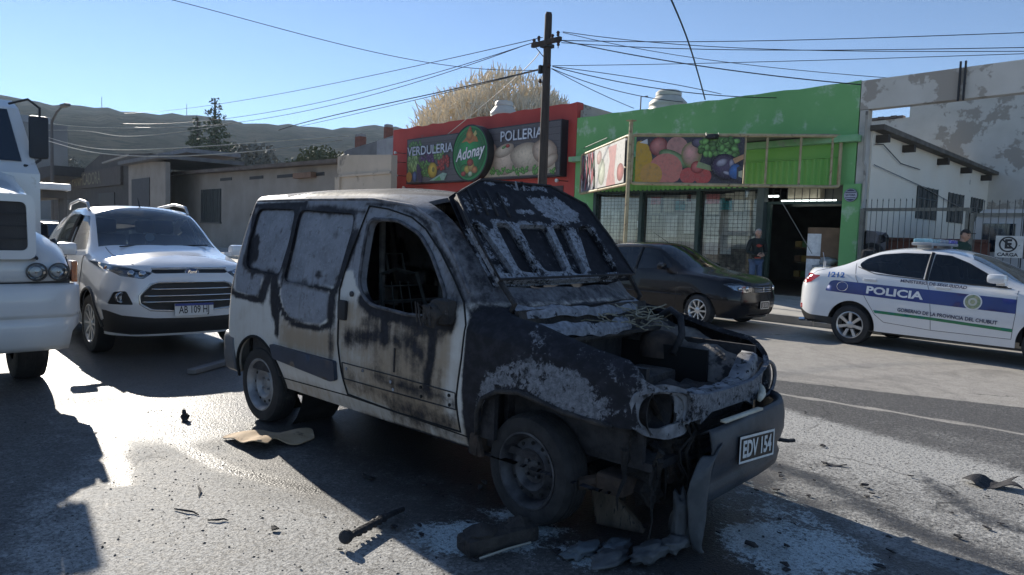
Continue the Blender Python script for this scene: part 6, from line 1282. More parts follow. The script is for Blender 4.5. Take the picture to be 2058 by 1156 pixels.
HB_ = Body(HT, .3, -2.6, ([(.70, .20), (.80, .32), (.815, .48), (.80, .60)], [(.80, .68), (.77, .78)], [(.62, .865)]), ([(-2.98, .3), (-3.02, .5), (-2.98, .85)], [(-2.88, 1.1), (-2.72, 1.27)], [(-2.68, 1.31)]), 2.6, 3.0, step=.05, n1=8, n2=5, n3=10, nc=4, n4=10, cols=14)
hreg = [('gone', 'side', arch(0, .28, .33, .02, -.33, .33)), ('gone', 'side', arch(-2.37, .28, .33, .02, -2.70, -2.04)),
  ('win', 'side', rpoly([(-1.08, 1.345), (-.82, 1.19), (-.62, 1.02), (-1.38, .965), (-1.36, 1.37)], .03)), ('win', 'side', rpoly([(-1.43, 1.375), (-1.45, .965), (-2.2, .985), (-2.32, 1.2), (-2.0, 1.36)], .04)),
  ('ws', 'top', [(-.20, .003), (-.25, -.35), (-.40, -.62), (-1.08, -.52), (-1.14, -.3), (-1.17, .003)]), ('lamp', 'front', rpoly([(-.34, .75), (-.36, .665), (-.5, .65), (-.68, .69), (-.755, .785), (-.70, .81), (-.5, .79)], .02)),
  ('grille', 'front', rpoly([(.003, .745), (-.30, .745), (-.30, .655), (.003, .64)], .0)), ('low', 'front', [(.003, .36), (-.42, .38), (-.42, .25), (.003, .24)])]
shell(ha, HB_, hreg, CARD_, {'win': ('side_window', TGL, -.005, 0, 's'), 'ws': ('windscreen', BGL, -.004, 0, 'c'), 'lamp': ('headlight', LAMP, .002, 0, 's'), 'grille': ('grille', GRLL, -.015, 0, 'c'), 'low': ('lower_grille', GRLL, -.015, 0, 'c')})
for s_ in (-1, 1):
    part('lamp_reflector', REFL, ha, lambda m: (lambda VF: m.add([HB_.snapf(-s_*y if s_ > 0 else y, z, -.02) for y, z in VF[0]], [tuple(f) for f in VF[1]]))(sheet(rpoly([(-.36, .74), (-.38, .675), (-.5, .66), (-.66, .70), (-.73, .775), (-.5, .78)], .02), .04)))
    for y in (.45, .58): part('lamp_projector', CHROME, ha, lambda m: m.lathe([(.048, 0), (.04, .02), (0, .03)], Matrix.Translation(HB_.snapf(s_*y, .72, -.012)) @ Matrix.Rotation(math.pi/2, 4, 'Y'), 14), smooth=True)
    part('door_mirror', CARD_, ha, lambda m: (m.box((-.72, s_*.92, 1.035), (.11, .19, .12), bev=.04), m.box((-.70, s_*.82, .99), (.06, .1, .04))), angle=R(45)); part('mirror_glint', CHROME, ha, lambda m: m.tube([(-.76, s_*1.0, 1.04), (-.74, s_*.99, 1.085), (-.72, s_*.9, 1.092)], .007, 5))
    seamline('side_trim', HB_, [(-2.0, .55), (-.35, .54)], .012, ha, side=s_); seamline('door_seam', HB_, [(-.48, .95), (-.45, .7), (-.5, .3)], .004, ha, side=s_); seamline('door_seam', HB_, [(-1.40, .95), (-1.42, .3)], .004, ha, side=s_); seamline('window_pillar', HB_, [(-1.395, 1.37), (-1.42, .96)], .025, ha, side=s_)
for z in (.735, .70, .665): part('chrome_bar', CHROME, ha, lambda m: m.tube([HB_.snapf(y, z, .0) for y in np.linspace(-.3, .3, 9)], .006, 5))
part('badge', CHROME, ha, lambda m: m.box(HB_.snapf(0, .70, .005), (.012, .05, .085), bev=.005))
plate_part(ha, FX(HB_.snapf(0, .43, 0).x+.02, .0, .43), .30, .13, 'LKI 018', PW, M('plate_black2', (.02, .02, .022), .4), tsize=.11, sx=.58); 
part('plate_border', PW, ha, lambda m: [m.box((HB_.snapf(0, .43, 0).x+.022, y, z), (.004, w, h)) for y, z, w, h in ((0, .490, .30, .012), (0, .370, .30, .012), (-.145, .43, .012, .11), (.145, .43, .012, .11))])
part('roof_aerial', TRIM, ha, lambda m: m.tube([(-1.25, .0, 1.47), (-1.6, 0, 1.66)], [.007, .004], 6)); part('wiper_arm', TRIM, ha, lambda m: m.tube([(-.24, -.45, 1.0), (-.3, .1, 1.06)], .008, 5))
cabin(ha, -.3, -2.6, .68, .30, .93, (-1.05, -1.85), -.42, .34)
for x in (0, -2.37):
    for s_ in (-1, 1): wheel(ha, (x, s_*.735, .288), .288, .175, .195, 'alloy', s_, TYRE, ALLOY, -.12 if x == 0 else 0, 9, DARK)
part('wheel_well', DARK, ha, lambda m: [m.box((x, 0, .46), (.72, 1.04, .46)) for x in (0, -2.37)])
# ---- police saloon (origin under the rear wheel)
po = thing('police_car', 'white police saloon with blue and green side stripes parked at the yard entrance', 'car', (-4.3, 12.06, .0), -.06)
PT = dict(zs=[(3.0, .22), (.0, .24), (-.4, .28)], ys=.835, zm=.60, ym=[(-.45, .835), (.5, .865), (2.0, .865), (2.9, .84)], yb=[(-.45, .79), (.5, .815), (2.0, .825), (2.9, .78)], zb=[(-.45, 1.06), (.2, 1.08), (1.4, .985), (2.2, .93), (2.9, .84)],
  ye=[(-.45, .68), (-.1, .63), (.3, .565), (1.2, .565), (1.6, .60), (1.95, .66), (2.25, .715), (2.9, .70)], ze=[(-.45, 1.155), (-.25, 1.215), (0, 1.325), (.3, 1.44), (.7, 1.485), (1.1, 1.475), (1.45, 1.40), (1.8, 1.25), (2.15, 1.07), (2.3, 1.02), (2.9, .91)],
  zc=[(-.45, 1.17), (-.2, 1.25), (.0, 1.37), (.3, 1.485), (.7, 1.525), (1.1, 1.52), (1.4, 1.46), (1.8, 1.28), (2.15, 1.10), (2.35, 1.05), (2.9, .96)])
PB = Body(PT, 2.9, -.45, ([(3.25, .22), (3.36, .35), (3.37, .6)], [(3.34, .72), (3.28, .82)], [(3.1, .90)]), ([(-.90, .27), (-1.02, .46), (-1.035, .66)], [(-.95, .80), (-.93, 1.02), (-.90, 1.13)], [(-.80, 1.155)]), 2.6, 3.0, step=.05, n1=9, n2=6, n3=11, nc=4, n4=10, cols=16)
preg = [('gone', 'side', arch(0, .31, .365, .02, -.365, .365)), ('gone', 'side', arch(2.52, .31, .365, .02, 2.155, 2.885)),
  ('win', 'side', rpoly([(.02, 1.24), (.10, 1.33), (.30, 1.405), (.62, 1.44), (.98, 1.44), (.98, 1.075), (.5, 1.11), (.12, 1.155)], [.04, .05, .05, .05, .01, .01, .05, .05])), ('win', 'side', rpoly([(1.045, 1.44), (1.25, 1.425), (1.5, 1.33), (1.8, 1.17), (2.02, 1.03), (1.6, 1.03), (1.045, 1.07)], .02)),
  ('ws', 'top', [(2.3, .003), (2.27, -.35), (2.12, -.64), (1.52, -.545), (1.42, -.3), (1.38, .003)]), ('rw', 'top', [(-.22, .003), (-.20, -.4), (-.12, -.58), (.28, -.50), (.33, -.3), (.35, .003)]),
  ('black', 'rear', [(.003, .15), (.003, .40), (-.45, .42), (-.70, .50), (-.82, .40), (-1.0, .20), (-1.0, .15)])]
shell(po, PB, preg, CARW, {'win': ('side_window', BGL, -.005, 0, 's'), 'ws': ('windscreen', CGL, -.004, 0, 'c'), 'rw': ('rear_window', BGL, -.004, 0, 'c'), 'black': ('lower_bumper', TRIM, -.002, .01, 'c')})
PBL = M('police_blue', (.006, .020, .16), .3, coat=.6); PGR = M('police_green', (.0, .17, .07), .3, coat=.6); PNV = M('police_navy', (.012, .02, .07), .4); PWT = M('police_white', (.72, .72, .72), .35)
PCY = M('police_number_blue', (.02, .12, .40), .35); PGD = M('crest_gold', (.42, .40, .24), .5, col2=(.16, .25, .14), vs=26)
st_ = rpoly([(-.43, .80), (-.36, .955), (-.29, .975), (.16, .958), (1.09, .93), (2.14, .885), (2.14, .70), (1.1, .735), (.18, .775)], [.03, .04, .03, 0, 0, 0, 0, 0, 0])
decal(PB, st_, 'side', PBL, po, 'blue_stripe', .07, .003); decal(PB, [(.345, .568), (1.13, .545), (2.12, .498), (2.12, .455), (1.13, .505), (.37, .525)], 'side', PGR, po, 'green_stripe', .07, .003)
def ptext(s_, cx, cz, w, h, mat, nm, rot, bold=.01, off=.009, **k):
    V, F = text_vf(s_, 1., bold=bold, **k); xs_ = [q[0] for q in V]; ys_ = [q[1] for q in V]; kx = w/(max(xs_)-min(xs_)); ky = h/(max(ys_)-min(ys_)); ox, oy = (max(xs_)+min(xs_))/2, (max(ys_)+min(ys_))/2; c, sn = math.cos(rot), math.sin(rot)
    return mobj(nm, [PB.snap(cx+(x-ox)*kx*c-(y-oy)*ky*sn, cz+(x-ox)*kx*sn+(y-oy)*ky*c, off) for x, y, _ in V], F, mat, po)
ptext('POLICIA', .62, .850, .80, .115, PWT, 'police_lettering', -.035, .035); ptext('1212', -.27, 1.055, .27, .075, PCY, 'number_lettering', .02, .03, .016)
ptext('MINISTERIO DE SEGURIDAD', 1.12, 1.012, .86, .042, PNV, 'ministry_lettering', -.045, .02, .012); ptext('GOBIERNO DE LA PROVINCIA DEL CHUBUT', 1.32, .585, 1.26, .052, PNV, 'province_lettering', -.04, .02)
for r0, mt_, of in ((.112, PWT, .006), (.095, PGD, .008), (.055, M('crest_pale', (.55, .55, .48), .5), .010), (.03, PGD, .012)): decal(PB, ell(1.64, .81, r0, r0, 24), 'side', mt_, po, 'crest', .05, of)
part('stripe_ring', PWT, po, lambda m: m.tube([PB.snap(-.16+.085*math.cos(a), .885+.07*math.sin(a), .004) for a in np.linspace(0, 6.2832, 28, endpoint=False)], .0022, 4, closed=True))
GAPM = M('panel_gap', (.05, .05, .055), .8)
for pl_ in ([(-.03, 1.25), (.04, 1.02), (.20, .75), (.37, .50), (.5, .40), (1.14, .36)], [(1.02, 1.08), (1.09, .9), (1.13, .6), (1.14, .36)], [(2.13, 1.0), (2.14, .7), (2.11, .36), (1.14, .36)], [(-.42, 1.16), (-.62, 1.10), (-.75, 1.0)]): seamline('panel_gap', PB, pl_, .0035, po, GAPM)
seamline('window_pillar', PB, [(1.01, 1.45), (1.02, 1.06)], .03, po); seamline('window_trim', PB, [(.02, 1.2), (.3, 1.11), (1.0, 1.065), (2.05, 1.02)], .008, po)
for x, z in ((.26, 1.015), (1.26, .97)): part('door_handle', CARW, po, lambda m: m.box(PB.snap(x, z, .014), (.19, .03, .034), bev=.01, ry=.03))
for s_ in (-1, 1):
    part('tail_light', REDL, po, lambda m: (lambda VF: m.add([PB.snap(x, z, .006, s_) for x, z in VF[0]], [tuple(f) for f in VF[1]]))(sheet(rpoly([(-.93, 1.06), (-.53, 1.035), (-.68, .925), (-.80, .895), (-.96, .93)], .02), .04)))
    part('tail_light_wrap', REDL, po, lambda m: (lambda VF: m.add([PB.snapf(s_*y, z, .004, -9, 1) for y, z in VF[0]], [tuple(f) for f in VF[1]]))(sheet([(.45, 1.04), (.74, 1.06), (.74, .93), (.45, .96)], .05)))
    part('rear_reflector', REDL, po, lambda m: (lambda VF: m.add([PB.snapf(s_*y, z, .004, -9, 1) for y, z in VF[0]], [tuple(f) for f in VF[1]]))(sheet([(.50, .55), (.74, .56), (.74, .49), (.50, .50)], .05)))
    part('door_mirror', CARW, po, lambda m: (m.box((1.94, s_*.98, 1.145), (.22, .17, .125), bev=.05), m.box((1.96, s_*.85, 1.08), (.1, .12, .05))), angle=R(45))
part('light_bar', M('bar_base', (.35, .36, .38), .4), po, lambda m: (m.box((.82, 0, 1.58), (.28, 1.06, .045), bev=.02), m.box((.82, -.38, 1.55), (.2, .06, .06)), m.box((.82, .38, 1.55), (.2, .06, .06))), angle=R(40))
for y, c in ((-.33, M('bar_teal', (.22, .42, .50), .15, coat=1., var=.3, vs=20)), (0, M('bar_steel', (.20, .26, .36), .2, coat=1., var=.3, vs=20)), (.36, M('bar_blue', (.04, .05, .42), .15, coat=1., var=.3, vs=20))): box('light_module', c, po, (.82, y, 1.625), (.26, .34, .07), bev=.025)
part('boot_aerial', M('chrome2', (.5, .5, .5), .3, .7), po, lambda m: (m.tube([(-.70, -.35, 1.15), (-.70, -.35, 1.25)], .022, 8), m.tube([(-.70, -.35, 1.25), (-.74, -.35, 1.40)], .006, 5)))
cabin(po, 2.2, -.2, .73, .34, 1.0, (1.35, .45), 2.0, .36)
for x in (0, 2.52):
    for s_ in (-1, 1): wheel(po, (x, s_*.755, .302), .302, .19, .20, 'pair', s_, TYRE, ALLOY, 0, 14, DARK)
part('wheel_well', DARK, po, lambda m: [m.box((x, 0, .5), (.78, 1.1, .5)) for x in (0, 2.52)])
part('exhaust_tip', CHROME, po, lambda m: m.tube([(-.95, -.4, .27), (-1.05, -.4, .26)], .03, 8))
# ---- white truck at the left edge
tr = thing('white_truck', 'white bonneted truck with twin round headlights at the left edge', 'truck', (-6.8, .28, 0), 0)
TRW = M('truck_white_paint', (.60, .61, .61), .35, var=.05, vs=2, coat=.6, wear=((.42, .40, .36), 5, .64, .1)); 
def tbump(m):
    V = []; n = 34; prof = [(.94, -.05), (.955, -.015), (.94, .0), (.90, .012), (.73, .015), (.715, .012), (.70, -.012), (.69, -.014), (.58, -.02), (.47, -.05), (.425, -.10), (.42, -.16)]
    for i in range(n):
        t = i/(n-1); u = 2*t-1; y = 1.20*u; cur = -.05*u*u; e = max(0, (abs(u)-.86)/.14); 
        for z, dx in prof:
            zz = z+(.13*e*e*(1 if z < .6 else 0)); V.append((dx+cur-.42*e**2.2, y-np.sign(u)*.05*e**3+(0 if z > .5 else -np.sign(u)*.12*e), zz))
    k = len(prof); m.add(V, [(i*k+j, (i+1)*k+j, (i+1)*k+j+1, i*k+j+1) for i in range(n-1) for j in range(k-1)])
o = part('front_bumper', TRW, tr, tbump, smooth=True); o.modifiers.new('s', 'SOLIDIFY').thickness = .02
for y in (.63, -.63):
    for z in (.73, .82): part('bumper_bolt', M('bolt_grey', (.25, .25, .25), .5), tr, lambda m: m.lathe([(.026, 0), (.026, .004), (.014, .008), (0, .008)], Matrix.Translation((.016-.05*(y/1.17)**2, y, z)) @ Matrix.Rotation(math.pi/2, 4, 'Y'), 16))
for y in (.83, .98, -.83, -.98): part('bumper_disc', TRW, tr, lambda m: m.lathe([(.052, -.01), (.052, .006), (.046, .008), (0, .008)], Matrix.Translation((-.012-.05*(y/1.17)**2, y, .615)) @ Matrix.Rotation(math.pi/2, 4, 'Y') @ Matrix.Rotation(-.06, 4, 'Y'), 22), angle=R(40))
def tface(m):
    # lamp panel with rounded corner, then wing top sloping back to the bonnet side
    n = 30; V = []
    for i in range(n):
        u = 2*i/(n-1)-1; a = abs(u); y = 1.11*np.sign(u)*a; e = max(0, (a-.9)/.1); x = -.03-.03*a*a-.25*e**2
        ws = max(0, min(1, (a*1.11-.80)/.31)); ztop = 1.36-.20*ws
        row = [(x-.02, y, .985), (x+.012, y, 1.005), (x+.015, y, 1.08), (x+.0, y, ztop-.10-.05*ws), (x-.10, y*.99, ztop-.02), (x-.30, y*.985, ztop+.06+.02*ws), (x-.9, y*.985, ztop+.14)]
        V += row
    k = 7; m.add(V, [(i*k+j, (i+1)*k+j, (i+1)*k+j+1, i*k+j+1) for i in range(n-1) for j in range(k-1)])
    for s_ in (-1, 1): m.box((-1.05, s_*1.06, .92), (1.3, .04, .40))
part('wing_panel', TRW, tr, tface, smooth=True)
def thood(m):
    V = []; st_ = ((.02, .79, 1.16, 1.66, 1.70), (-.04, .81, 1.16, 1.69, 1.74), (-.30, .82, 1.2, 1.74, 1.80), (-1.0, .86, 1.2, 1.86, 1.93), (-1.75, .94, 1.2, 1.95, 2.03))
    for x, w, z0, z1, zc_ in st_:
        V += [(x, w, z0), (x, w, z1-.12), (x, w-.035, z1-.03), (x, w-.13, z1), (x, w*.4, zc_), (x, 0, zc_), (x, -w*.4, zc_), (x, -w+.13, z1), (x, -w+.035, z1-.03), (x, -w, z1-.12), (x, -w, z0)]
    k = 11; m.add(V, [(i*k+j, i*k+j+1, (i+1)*k+j+1, (i+1)*k+j) for i in range(len(st_)-1) for j in range(k-1)])
part('bonnet', TRW, tr, thood, smooth=True)
def ring2(m, po_, pi_, x0, x1):
    a, b = rpoly(po_, .07, 6), rpoly(pi_, .05, 6); n = len(a)
    V = [(x0, y, z) for y, z in a]+[(x1, y, z) for y, z in a]+[(x1, y, z) for y, z in b]+[(x1-.05, y, z) for y, z in b]
    F = []
    for i in range(n):
        j = (i+1) % n; F += [(i, j, n+j, n+i), (n+i, n+j, 2*n+j, 2*n+i), (2*n+i, 2*n+j, 3*n+j, 3*n+i)]
    m.add(V, F)
part('grille_frame', TRW, tr, lambda m: ring2(m, [(-.80, 1.175), (.80, 1.175), (.79, 1.69), (-.79, 1.69)], [(-.745, 1.245), (.745, 1.245), (.735, 1.63), (-.735, 1.63)], .0, .055), angle=R(40))
part('grille', M('grille_mesh', (.025, .022, .022), .6, col2=(.05, .045, .042), vs=5, bump=.4, bs=120), tr, lambda m: m.box((.015, 0, 1.44), (.02, 1.5, .42)))
for z in (1.34, 1.44, 1.54): box('grille_slat', TRIM, tr, (.03, 0, z), (.015, 1.48, .012))
for s_ in (-1, 1):
    for y in (.81, .965):
        Mh = Matrix.Translation((.0-.03*(y/1.1)**2, s_*y, 1.07)) @ Matrix.Rotation(math.pi/2, 4, 'Y')
        h_ = part('headlight', REFL, tr, lambda m: m.lathe([(.066, .012), (.058, .004), (.04, -.02), (.015, -.03), (.012, -.005), (0, -.005)], Mh, 22), smooth=True)
        part('headlight_lens', LAMP, h_, lambda m: m.lathe([(.066, .014), (.05, .024), (.025, .029), (0, .03)], Mh, 22), smooth=True); part('headlight_rim', M('rim_dark', (.06, .06, .06), .4), h_, lambda m: m.lathe([(.075, -.005), (.076, .016), (.066, .02), (.064, .01)], Mh, 22), angle=R(40))
    box('turn_signal', ORNG, tr, (-.13, s_*1.085, 1.07), (.16, .045, .18), bev=.012, rz=-.0)
    part('wiper_post', TRIM, tr, lambda m: m.tube([(-.45, s_*1.02, 1.26), (-.46, s_*1.0, 1.33)], [.03, .02], 6))
def tcab(m):
    V = []; rows = ((-1.70, 1.12, .9), (-1.70, 1.12, 1.95), (-1.78, 1.10, 2.05), (-2.05, 1.0, 2.62), (-2.25, .97, 2.72), (-3.3, .97, 2.75), (-3.35, 1.1, 2.2), (-3.35, 1.12, .9))
    for x, w, z in rows: V += [(x, w, z), (x, -w, z)]
    m.add(V, [(2*i, 2*i+1, 2*i+3, 2*i+2) for i in range(7)])
    for s_, o_ in ((1, 0), (-1, 1)): m.add([V[2*i+o_] for i in range(8)], [tuple(range(8))])
part('cab', TRW, tr, tcab); part('windscreen', M('dark_glazing', (.012, .02, .03), .05, coat=1.), tr, lambda m: m.add([(-1.775, .98, 2.07), (-1.775, -.98, 2.07), (-2.035, -.90, 2.60), (-2.035, .90, 2.60)], [(0, 1, 2, 3)]))
part('side_window', MATS['dark_glazing'], tr, lambda m: m.add([(-1.95, 1.113, 2.0), (-2.15, 1.0, 2.58), (-3.0, 1.0, 2.58), (-3.0, 1.116, 2.0)], [(0, 1, 2, 3)]))
for s_ in (-1, 1):
    mr = part('mirror_arm', BLACKM, tr, lambda m: m.tube([(-1.75, s_*1.0, 2.03), (-1.8, s_*1.05, 2.03), (-1.8, s_*1.14, 2.10), (-1.8, s_*1.14, 2.16)], .014, 6))
    part('mirror_arm', BLACKM, tr, lambda m: m.tube([(-2.05, s_*.92, 2.66), (-1.85, s_*1.05, 2.70), (-1.8, s_*1.14, 2.62), (-1.8, s_*1.14, 2.48)], .012, 6))
    part('mirror_head', M('mirror_black', (.02, .024, .03), .6), mr, lambda m: m.box((-1.8, s_*1.13, 2.325), (.07, .17, .43), bev=.035), angle=R(45))
box('box_body', M('truck_box', (.55, .55, .54), .5), tr, (-6.4, -.12, 1.7), (5.2, 1.5, 1.6)); box('chassis', BLACKM, tr, (-4.4, 0, .72), (8.0, .9, .22)); box('undercarriage', BLACKM, tr, (-.75, 0, .62), (1.3, 1.5, .3))
box('bumper_gap', BLACKM, tr, (-.25, 0, .95), (.38, 2.1, .12))
for x in (-1.15, -7.2):
    for s_ in (-1, 1): wheel(tr, (x, s_*.90, .42), .42, .25, .23, 'steel', s_, TYREB, STEELB, 0, dark=DARK)  # burnt-dark tyre and rim colours put the shade under the truck into the wheels
for s_ in (-1, 1):
    part('bonnet_seam', BLACKM, tr, lambda m: m.tube([(.03, s_*.805, 1.18), (-.30, s_*.84, 1.22), (-1.0, s_*.875, 1.22), (-1.7, s_*.95, 1.22)], .012, 6)); part('wing_seam', BLACKM, tr, lambda m: m.tube([(-.13, s_*1.055, .99), (-.06, s_*1.045, 1.10), (-.10, s_*1.03, 1.19)], .005, 5))
    part('bumper_seam', M('seam_grey', (.16, .16, .16), .7), tr, lambda m: m.tube([(.017-.05*u*u-.42*max(0, (abs(u)-.86)/.14)**2.2, s_*1.20*u*.999, .712) for u in np.linspace(.02, .97, 22)], .006, 5))
part('bonnet_catch', BLACKM, tr, lambda m: m.box((.06, .0, 1.215), (.03, .12, .04), bev=.008))
# ---- van in the yard, small car up the street
yv = thing('yard_van', 'white van standing in the yard behind the railing', 'van', (-4.0, 21.4, 0), 0)
YW = M('yard_van_white', (.50, .50, .49), .4, var=.06, vs=2)
part('body', YW, yv, lambda m: m.prism(rpoly([(-1.02, .4), (1.4, .4), (1.4, 2.52), (-.86, 2.52), (-1.0, 2.2)], .12), -1.4, 2.2, XZ(0)), angle=R(35))
for x0, x1 in ((-.80, -.14), (.16, .82)): box('rear_window', MATS['dark_glazing'], yv, ((x0+x1)/2, -1.412, 1.84), (x1-x0, .03, .68), bev=.01)
box('door_gap', TRIM, yv, (.01, -1.404, 1.5), (.02, .012, 1.9)); box('gutter', YW, yv, (.2, -1.43, 2.36), (2.2, .05, .04)); part('door_hinge', TRIM, yv, lambda m: m.box((.06, -1.42, 2.2), (.06, .05, .06)))
for x in (-.8, 1.0): part('wheel', TYRE, yv, lambda m: m.lathe([(.22, -.1), (.33, -.1), (.33, .1), (.22, .1)], Matrix.Translation((x, -1.0, .33)) @ Matrix.Rotation(math.pi/2, 4, 'X'), 20))
# ---------------------------------------------------------------- hills, trees, pole, wires
def hills():
    V = []; az = np.radians(np.linspace(95, 215, 150)); rr = np.array([160, 240, 340, 450, 560, 680, 780, 860, 940, 1100]); prof = np.array([0, .10, .24, .40, .56, .74, .88, .96, 1.0, .9])
    e = pchip([90, 120, 140, 147, 152, 158, 164, 169, 173, 185, 215], [6.0, 7.0, 7.7, 7.75, 7.3, 7.35, 7.45, 7.40, 7.65, 8.2, 7])
    def nz(x, y): return (math.sin(x*.011+y*.007)+.6*math.sin(x*.027-y*.021+1)+.35*math.sin(x*.06+y*.05+2)+.22*math.sin(x*.13-y*.11))
    for a in az:
        el = math.tan(math.radians(float(e(math.degrees(a)))))
        for r_, p_ in zip(rr, prof):
            x, y = r_*math.cos(a), r_*math.sin(a); rip = (2.6*nz(x, y)+ (1.1*math.sin(math.degrees(a)*3.1)+.8*math.sin(math.degrees(a)*7.7+1))*(p_ > .5))*min(1, p_*2)
            V.append((x, y, 1.49+el*940*p_+rip*(.35 if p_ > .95 else 1)-1.0))
    k = len(rr); return V, [(i*k+j, i*k+j+1, (i+1)*k+j+1, (i+1)*k+j) for i in range(len(az)-1) for j in range(k-1)]
V_, F_ = hills()
HILLM = M('scrub_hillside', (.010, .013, .010), .95, col2=(.050, .046, .035), vs=.02, detail=9, bump=.6, bs=.05, bd=6, spec=.0, wear=((.008, .011, .008), .11, .50, .05))
struct(mobj('hills', V_, F_, HILLM, smooth=True))
# scattered houses and trees along the foot of the slope, seen as a grey band
tb = thing('apartment_block', 'pale grey block with a dark side behind the truck mirror', 'building', (-140, 20, 0))
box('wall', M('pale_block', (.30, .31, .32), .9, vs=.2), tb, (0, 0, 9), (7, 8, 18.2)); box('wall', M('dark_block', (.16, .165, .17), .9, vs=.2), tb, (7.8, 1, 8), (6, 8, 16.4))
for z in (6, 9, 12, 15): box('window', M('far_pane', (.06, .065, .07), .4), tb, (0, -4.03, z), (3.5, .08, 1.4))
def leaf_tree(name, label, loc, trunk, crown, mat, n, size, seed, cat='tree', group=None, kinds=None, holes=.0):
    """trunk: (radius, height); crown: list of (centre, radii) clumps filled with leaf sized faces"""
    t = thing(name, label, cat, loc, 0, group); r_ = np.random.RandomState(seed)
    part('trunk', M('bark_dark', (.05, .04, .03), .9, vs=4), t, lambda m: (m.tube([(0, 0, -.5), (.02, 0, trunk[1]*.5), (0, .02, trunk[1])], [trunk[0], trunk[0]*.8, trunk[0]*.4], 8), [m.tube([(0, 0, trunk[1]*(.4+.1*k)), Vector(c)*.6+Vector((0, 0, trunk[1]*.25)), c], [trunk[0]*.4, trunk[0]*.25, trunk[0]*.1], 5) for k, (c, _) in enumerate(crown[:6])]))
    V = []; F = []
    tot = sum(r[0]*r[1]*r[2] for _, r in crown)
    for c, r in crown:
        for q in range(int(n*r[0]*r[1]*r[2]/tot)):
            d = r_.normal(0, 1, 3); d /= np.linalg.norm(d); p = np.array(c)+d*np.array(r)*r_.uniform(.25, 1.0)**.5*(1+.15*math.sin(7*d[0]+5*d[2]))
            u = r_.normal(0, 1, 3); u /= np.linalg.norm(u); w = np.cross(u, r_.normal(0, 1, 3)); w /= np.linalg.norm(w); s_ = size*r_.uniform(.6, 1.4); b = len(V)
            V += [p-u*s_, p+w*s_*.45, p+u*s_, p-w*s_*.45]; F.append((b, b+1, b+2, b+3))
    stuff_ = mobj('crown', V, F, mat, t); return t
LEAFD = M('leaf_dark', (.035, .055, .022), .7, col2=(.06, .085, .03), vs=1.2); LEAFO = M('leaf_olive', (.07, .085, .035), .7, col2=(.11, .12, .05), vs=1.5); LEAFG = M('leaf_grey', (.10, .10, .08), .8, col2=(.14, .135, .11), vs=.6)
def conifer(loc, h, w, label, seed, lean):
    r_ = np.random.RandomState(seed); cr = []
    for k in range(26):
        f = k/25; z = h*(.12+.86*f); ww = w*(1-f)**.75*(1+.25*math.sin(k*2.3)); cr.append(((lean*f*h*.04+ww*.6*math.cos(k*2.4), ww*.6*math.sin(k*2.4), z), (ww*.75+.12, ww*.75+.12, h*.035)))
    return leaf_tree('conifer', label, loc, (.3, h*.95), cr, LEAFD, 4200, .26, seed, group='conifers below the hill')
conifer((-108.8, 40, 6), 15.2, 3.6, 'taller of two dark conifers standing below the hill', 21, 1)
conifer((-116, 40, 6), 13.0, 2.4, 'shorter of two dark conifers standing below the hill', 22, -1)
for k, (x, y, z, s_, lab) in enumerate(((-126, 42, 4, 1.0, 'dusty grey tree at the left end of the row under the conifers'), (-116, 44, 4, 1.1, 'dusty grey tree in the middle of the row under the conifers'), (-104, 43, 3.5, 1.0, 'dusty grey tree at the right end of the row under the conifers'), (-180, 34, 5, 1.3, 'dusty grey tree far off behind the bakery roof'), (-150, 36, 3, 1.1, 'dusty grey tree behind the wide storefront'))):
    leaf_tree('grey_tree', lab, (x, y, z), (.3, 5), [((-3*s_, 0, 6), (4*s_, 4, 3)), ((2*s_, 0, 7), (4*s_, 4, 3.2)), ((5*s_, 0, 5.4), (3*s_, 3, 2.6)), ((-6*s_, 0, 5), (3*s_, 3, 2.4))], LEAFG, 2600, .42, 40+k, group='dusty trees below the hill')  # leaf grey lightened so that distance haze sits in the colour
leaf_tree('shrub', 'bushy olive green shrub rising behind the grey house roof', (-42.2, 22, 2.4), (.2, 2.4), [((-1.8, 0, 2.9), (1.5, 1.3, 1.0)), ((.1, 0, 3.3), (1.5, 1.3, 1.1)), ((1.9, 0, 3.1), (1.3, 1.2, .9)), ((3.0, 0, 2.7), (.9, .9, .7))], LEAFO, 3600, .13, 51, cat='shrub')
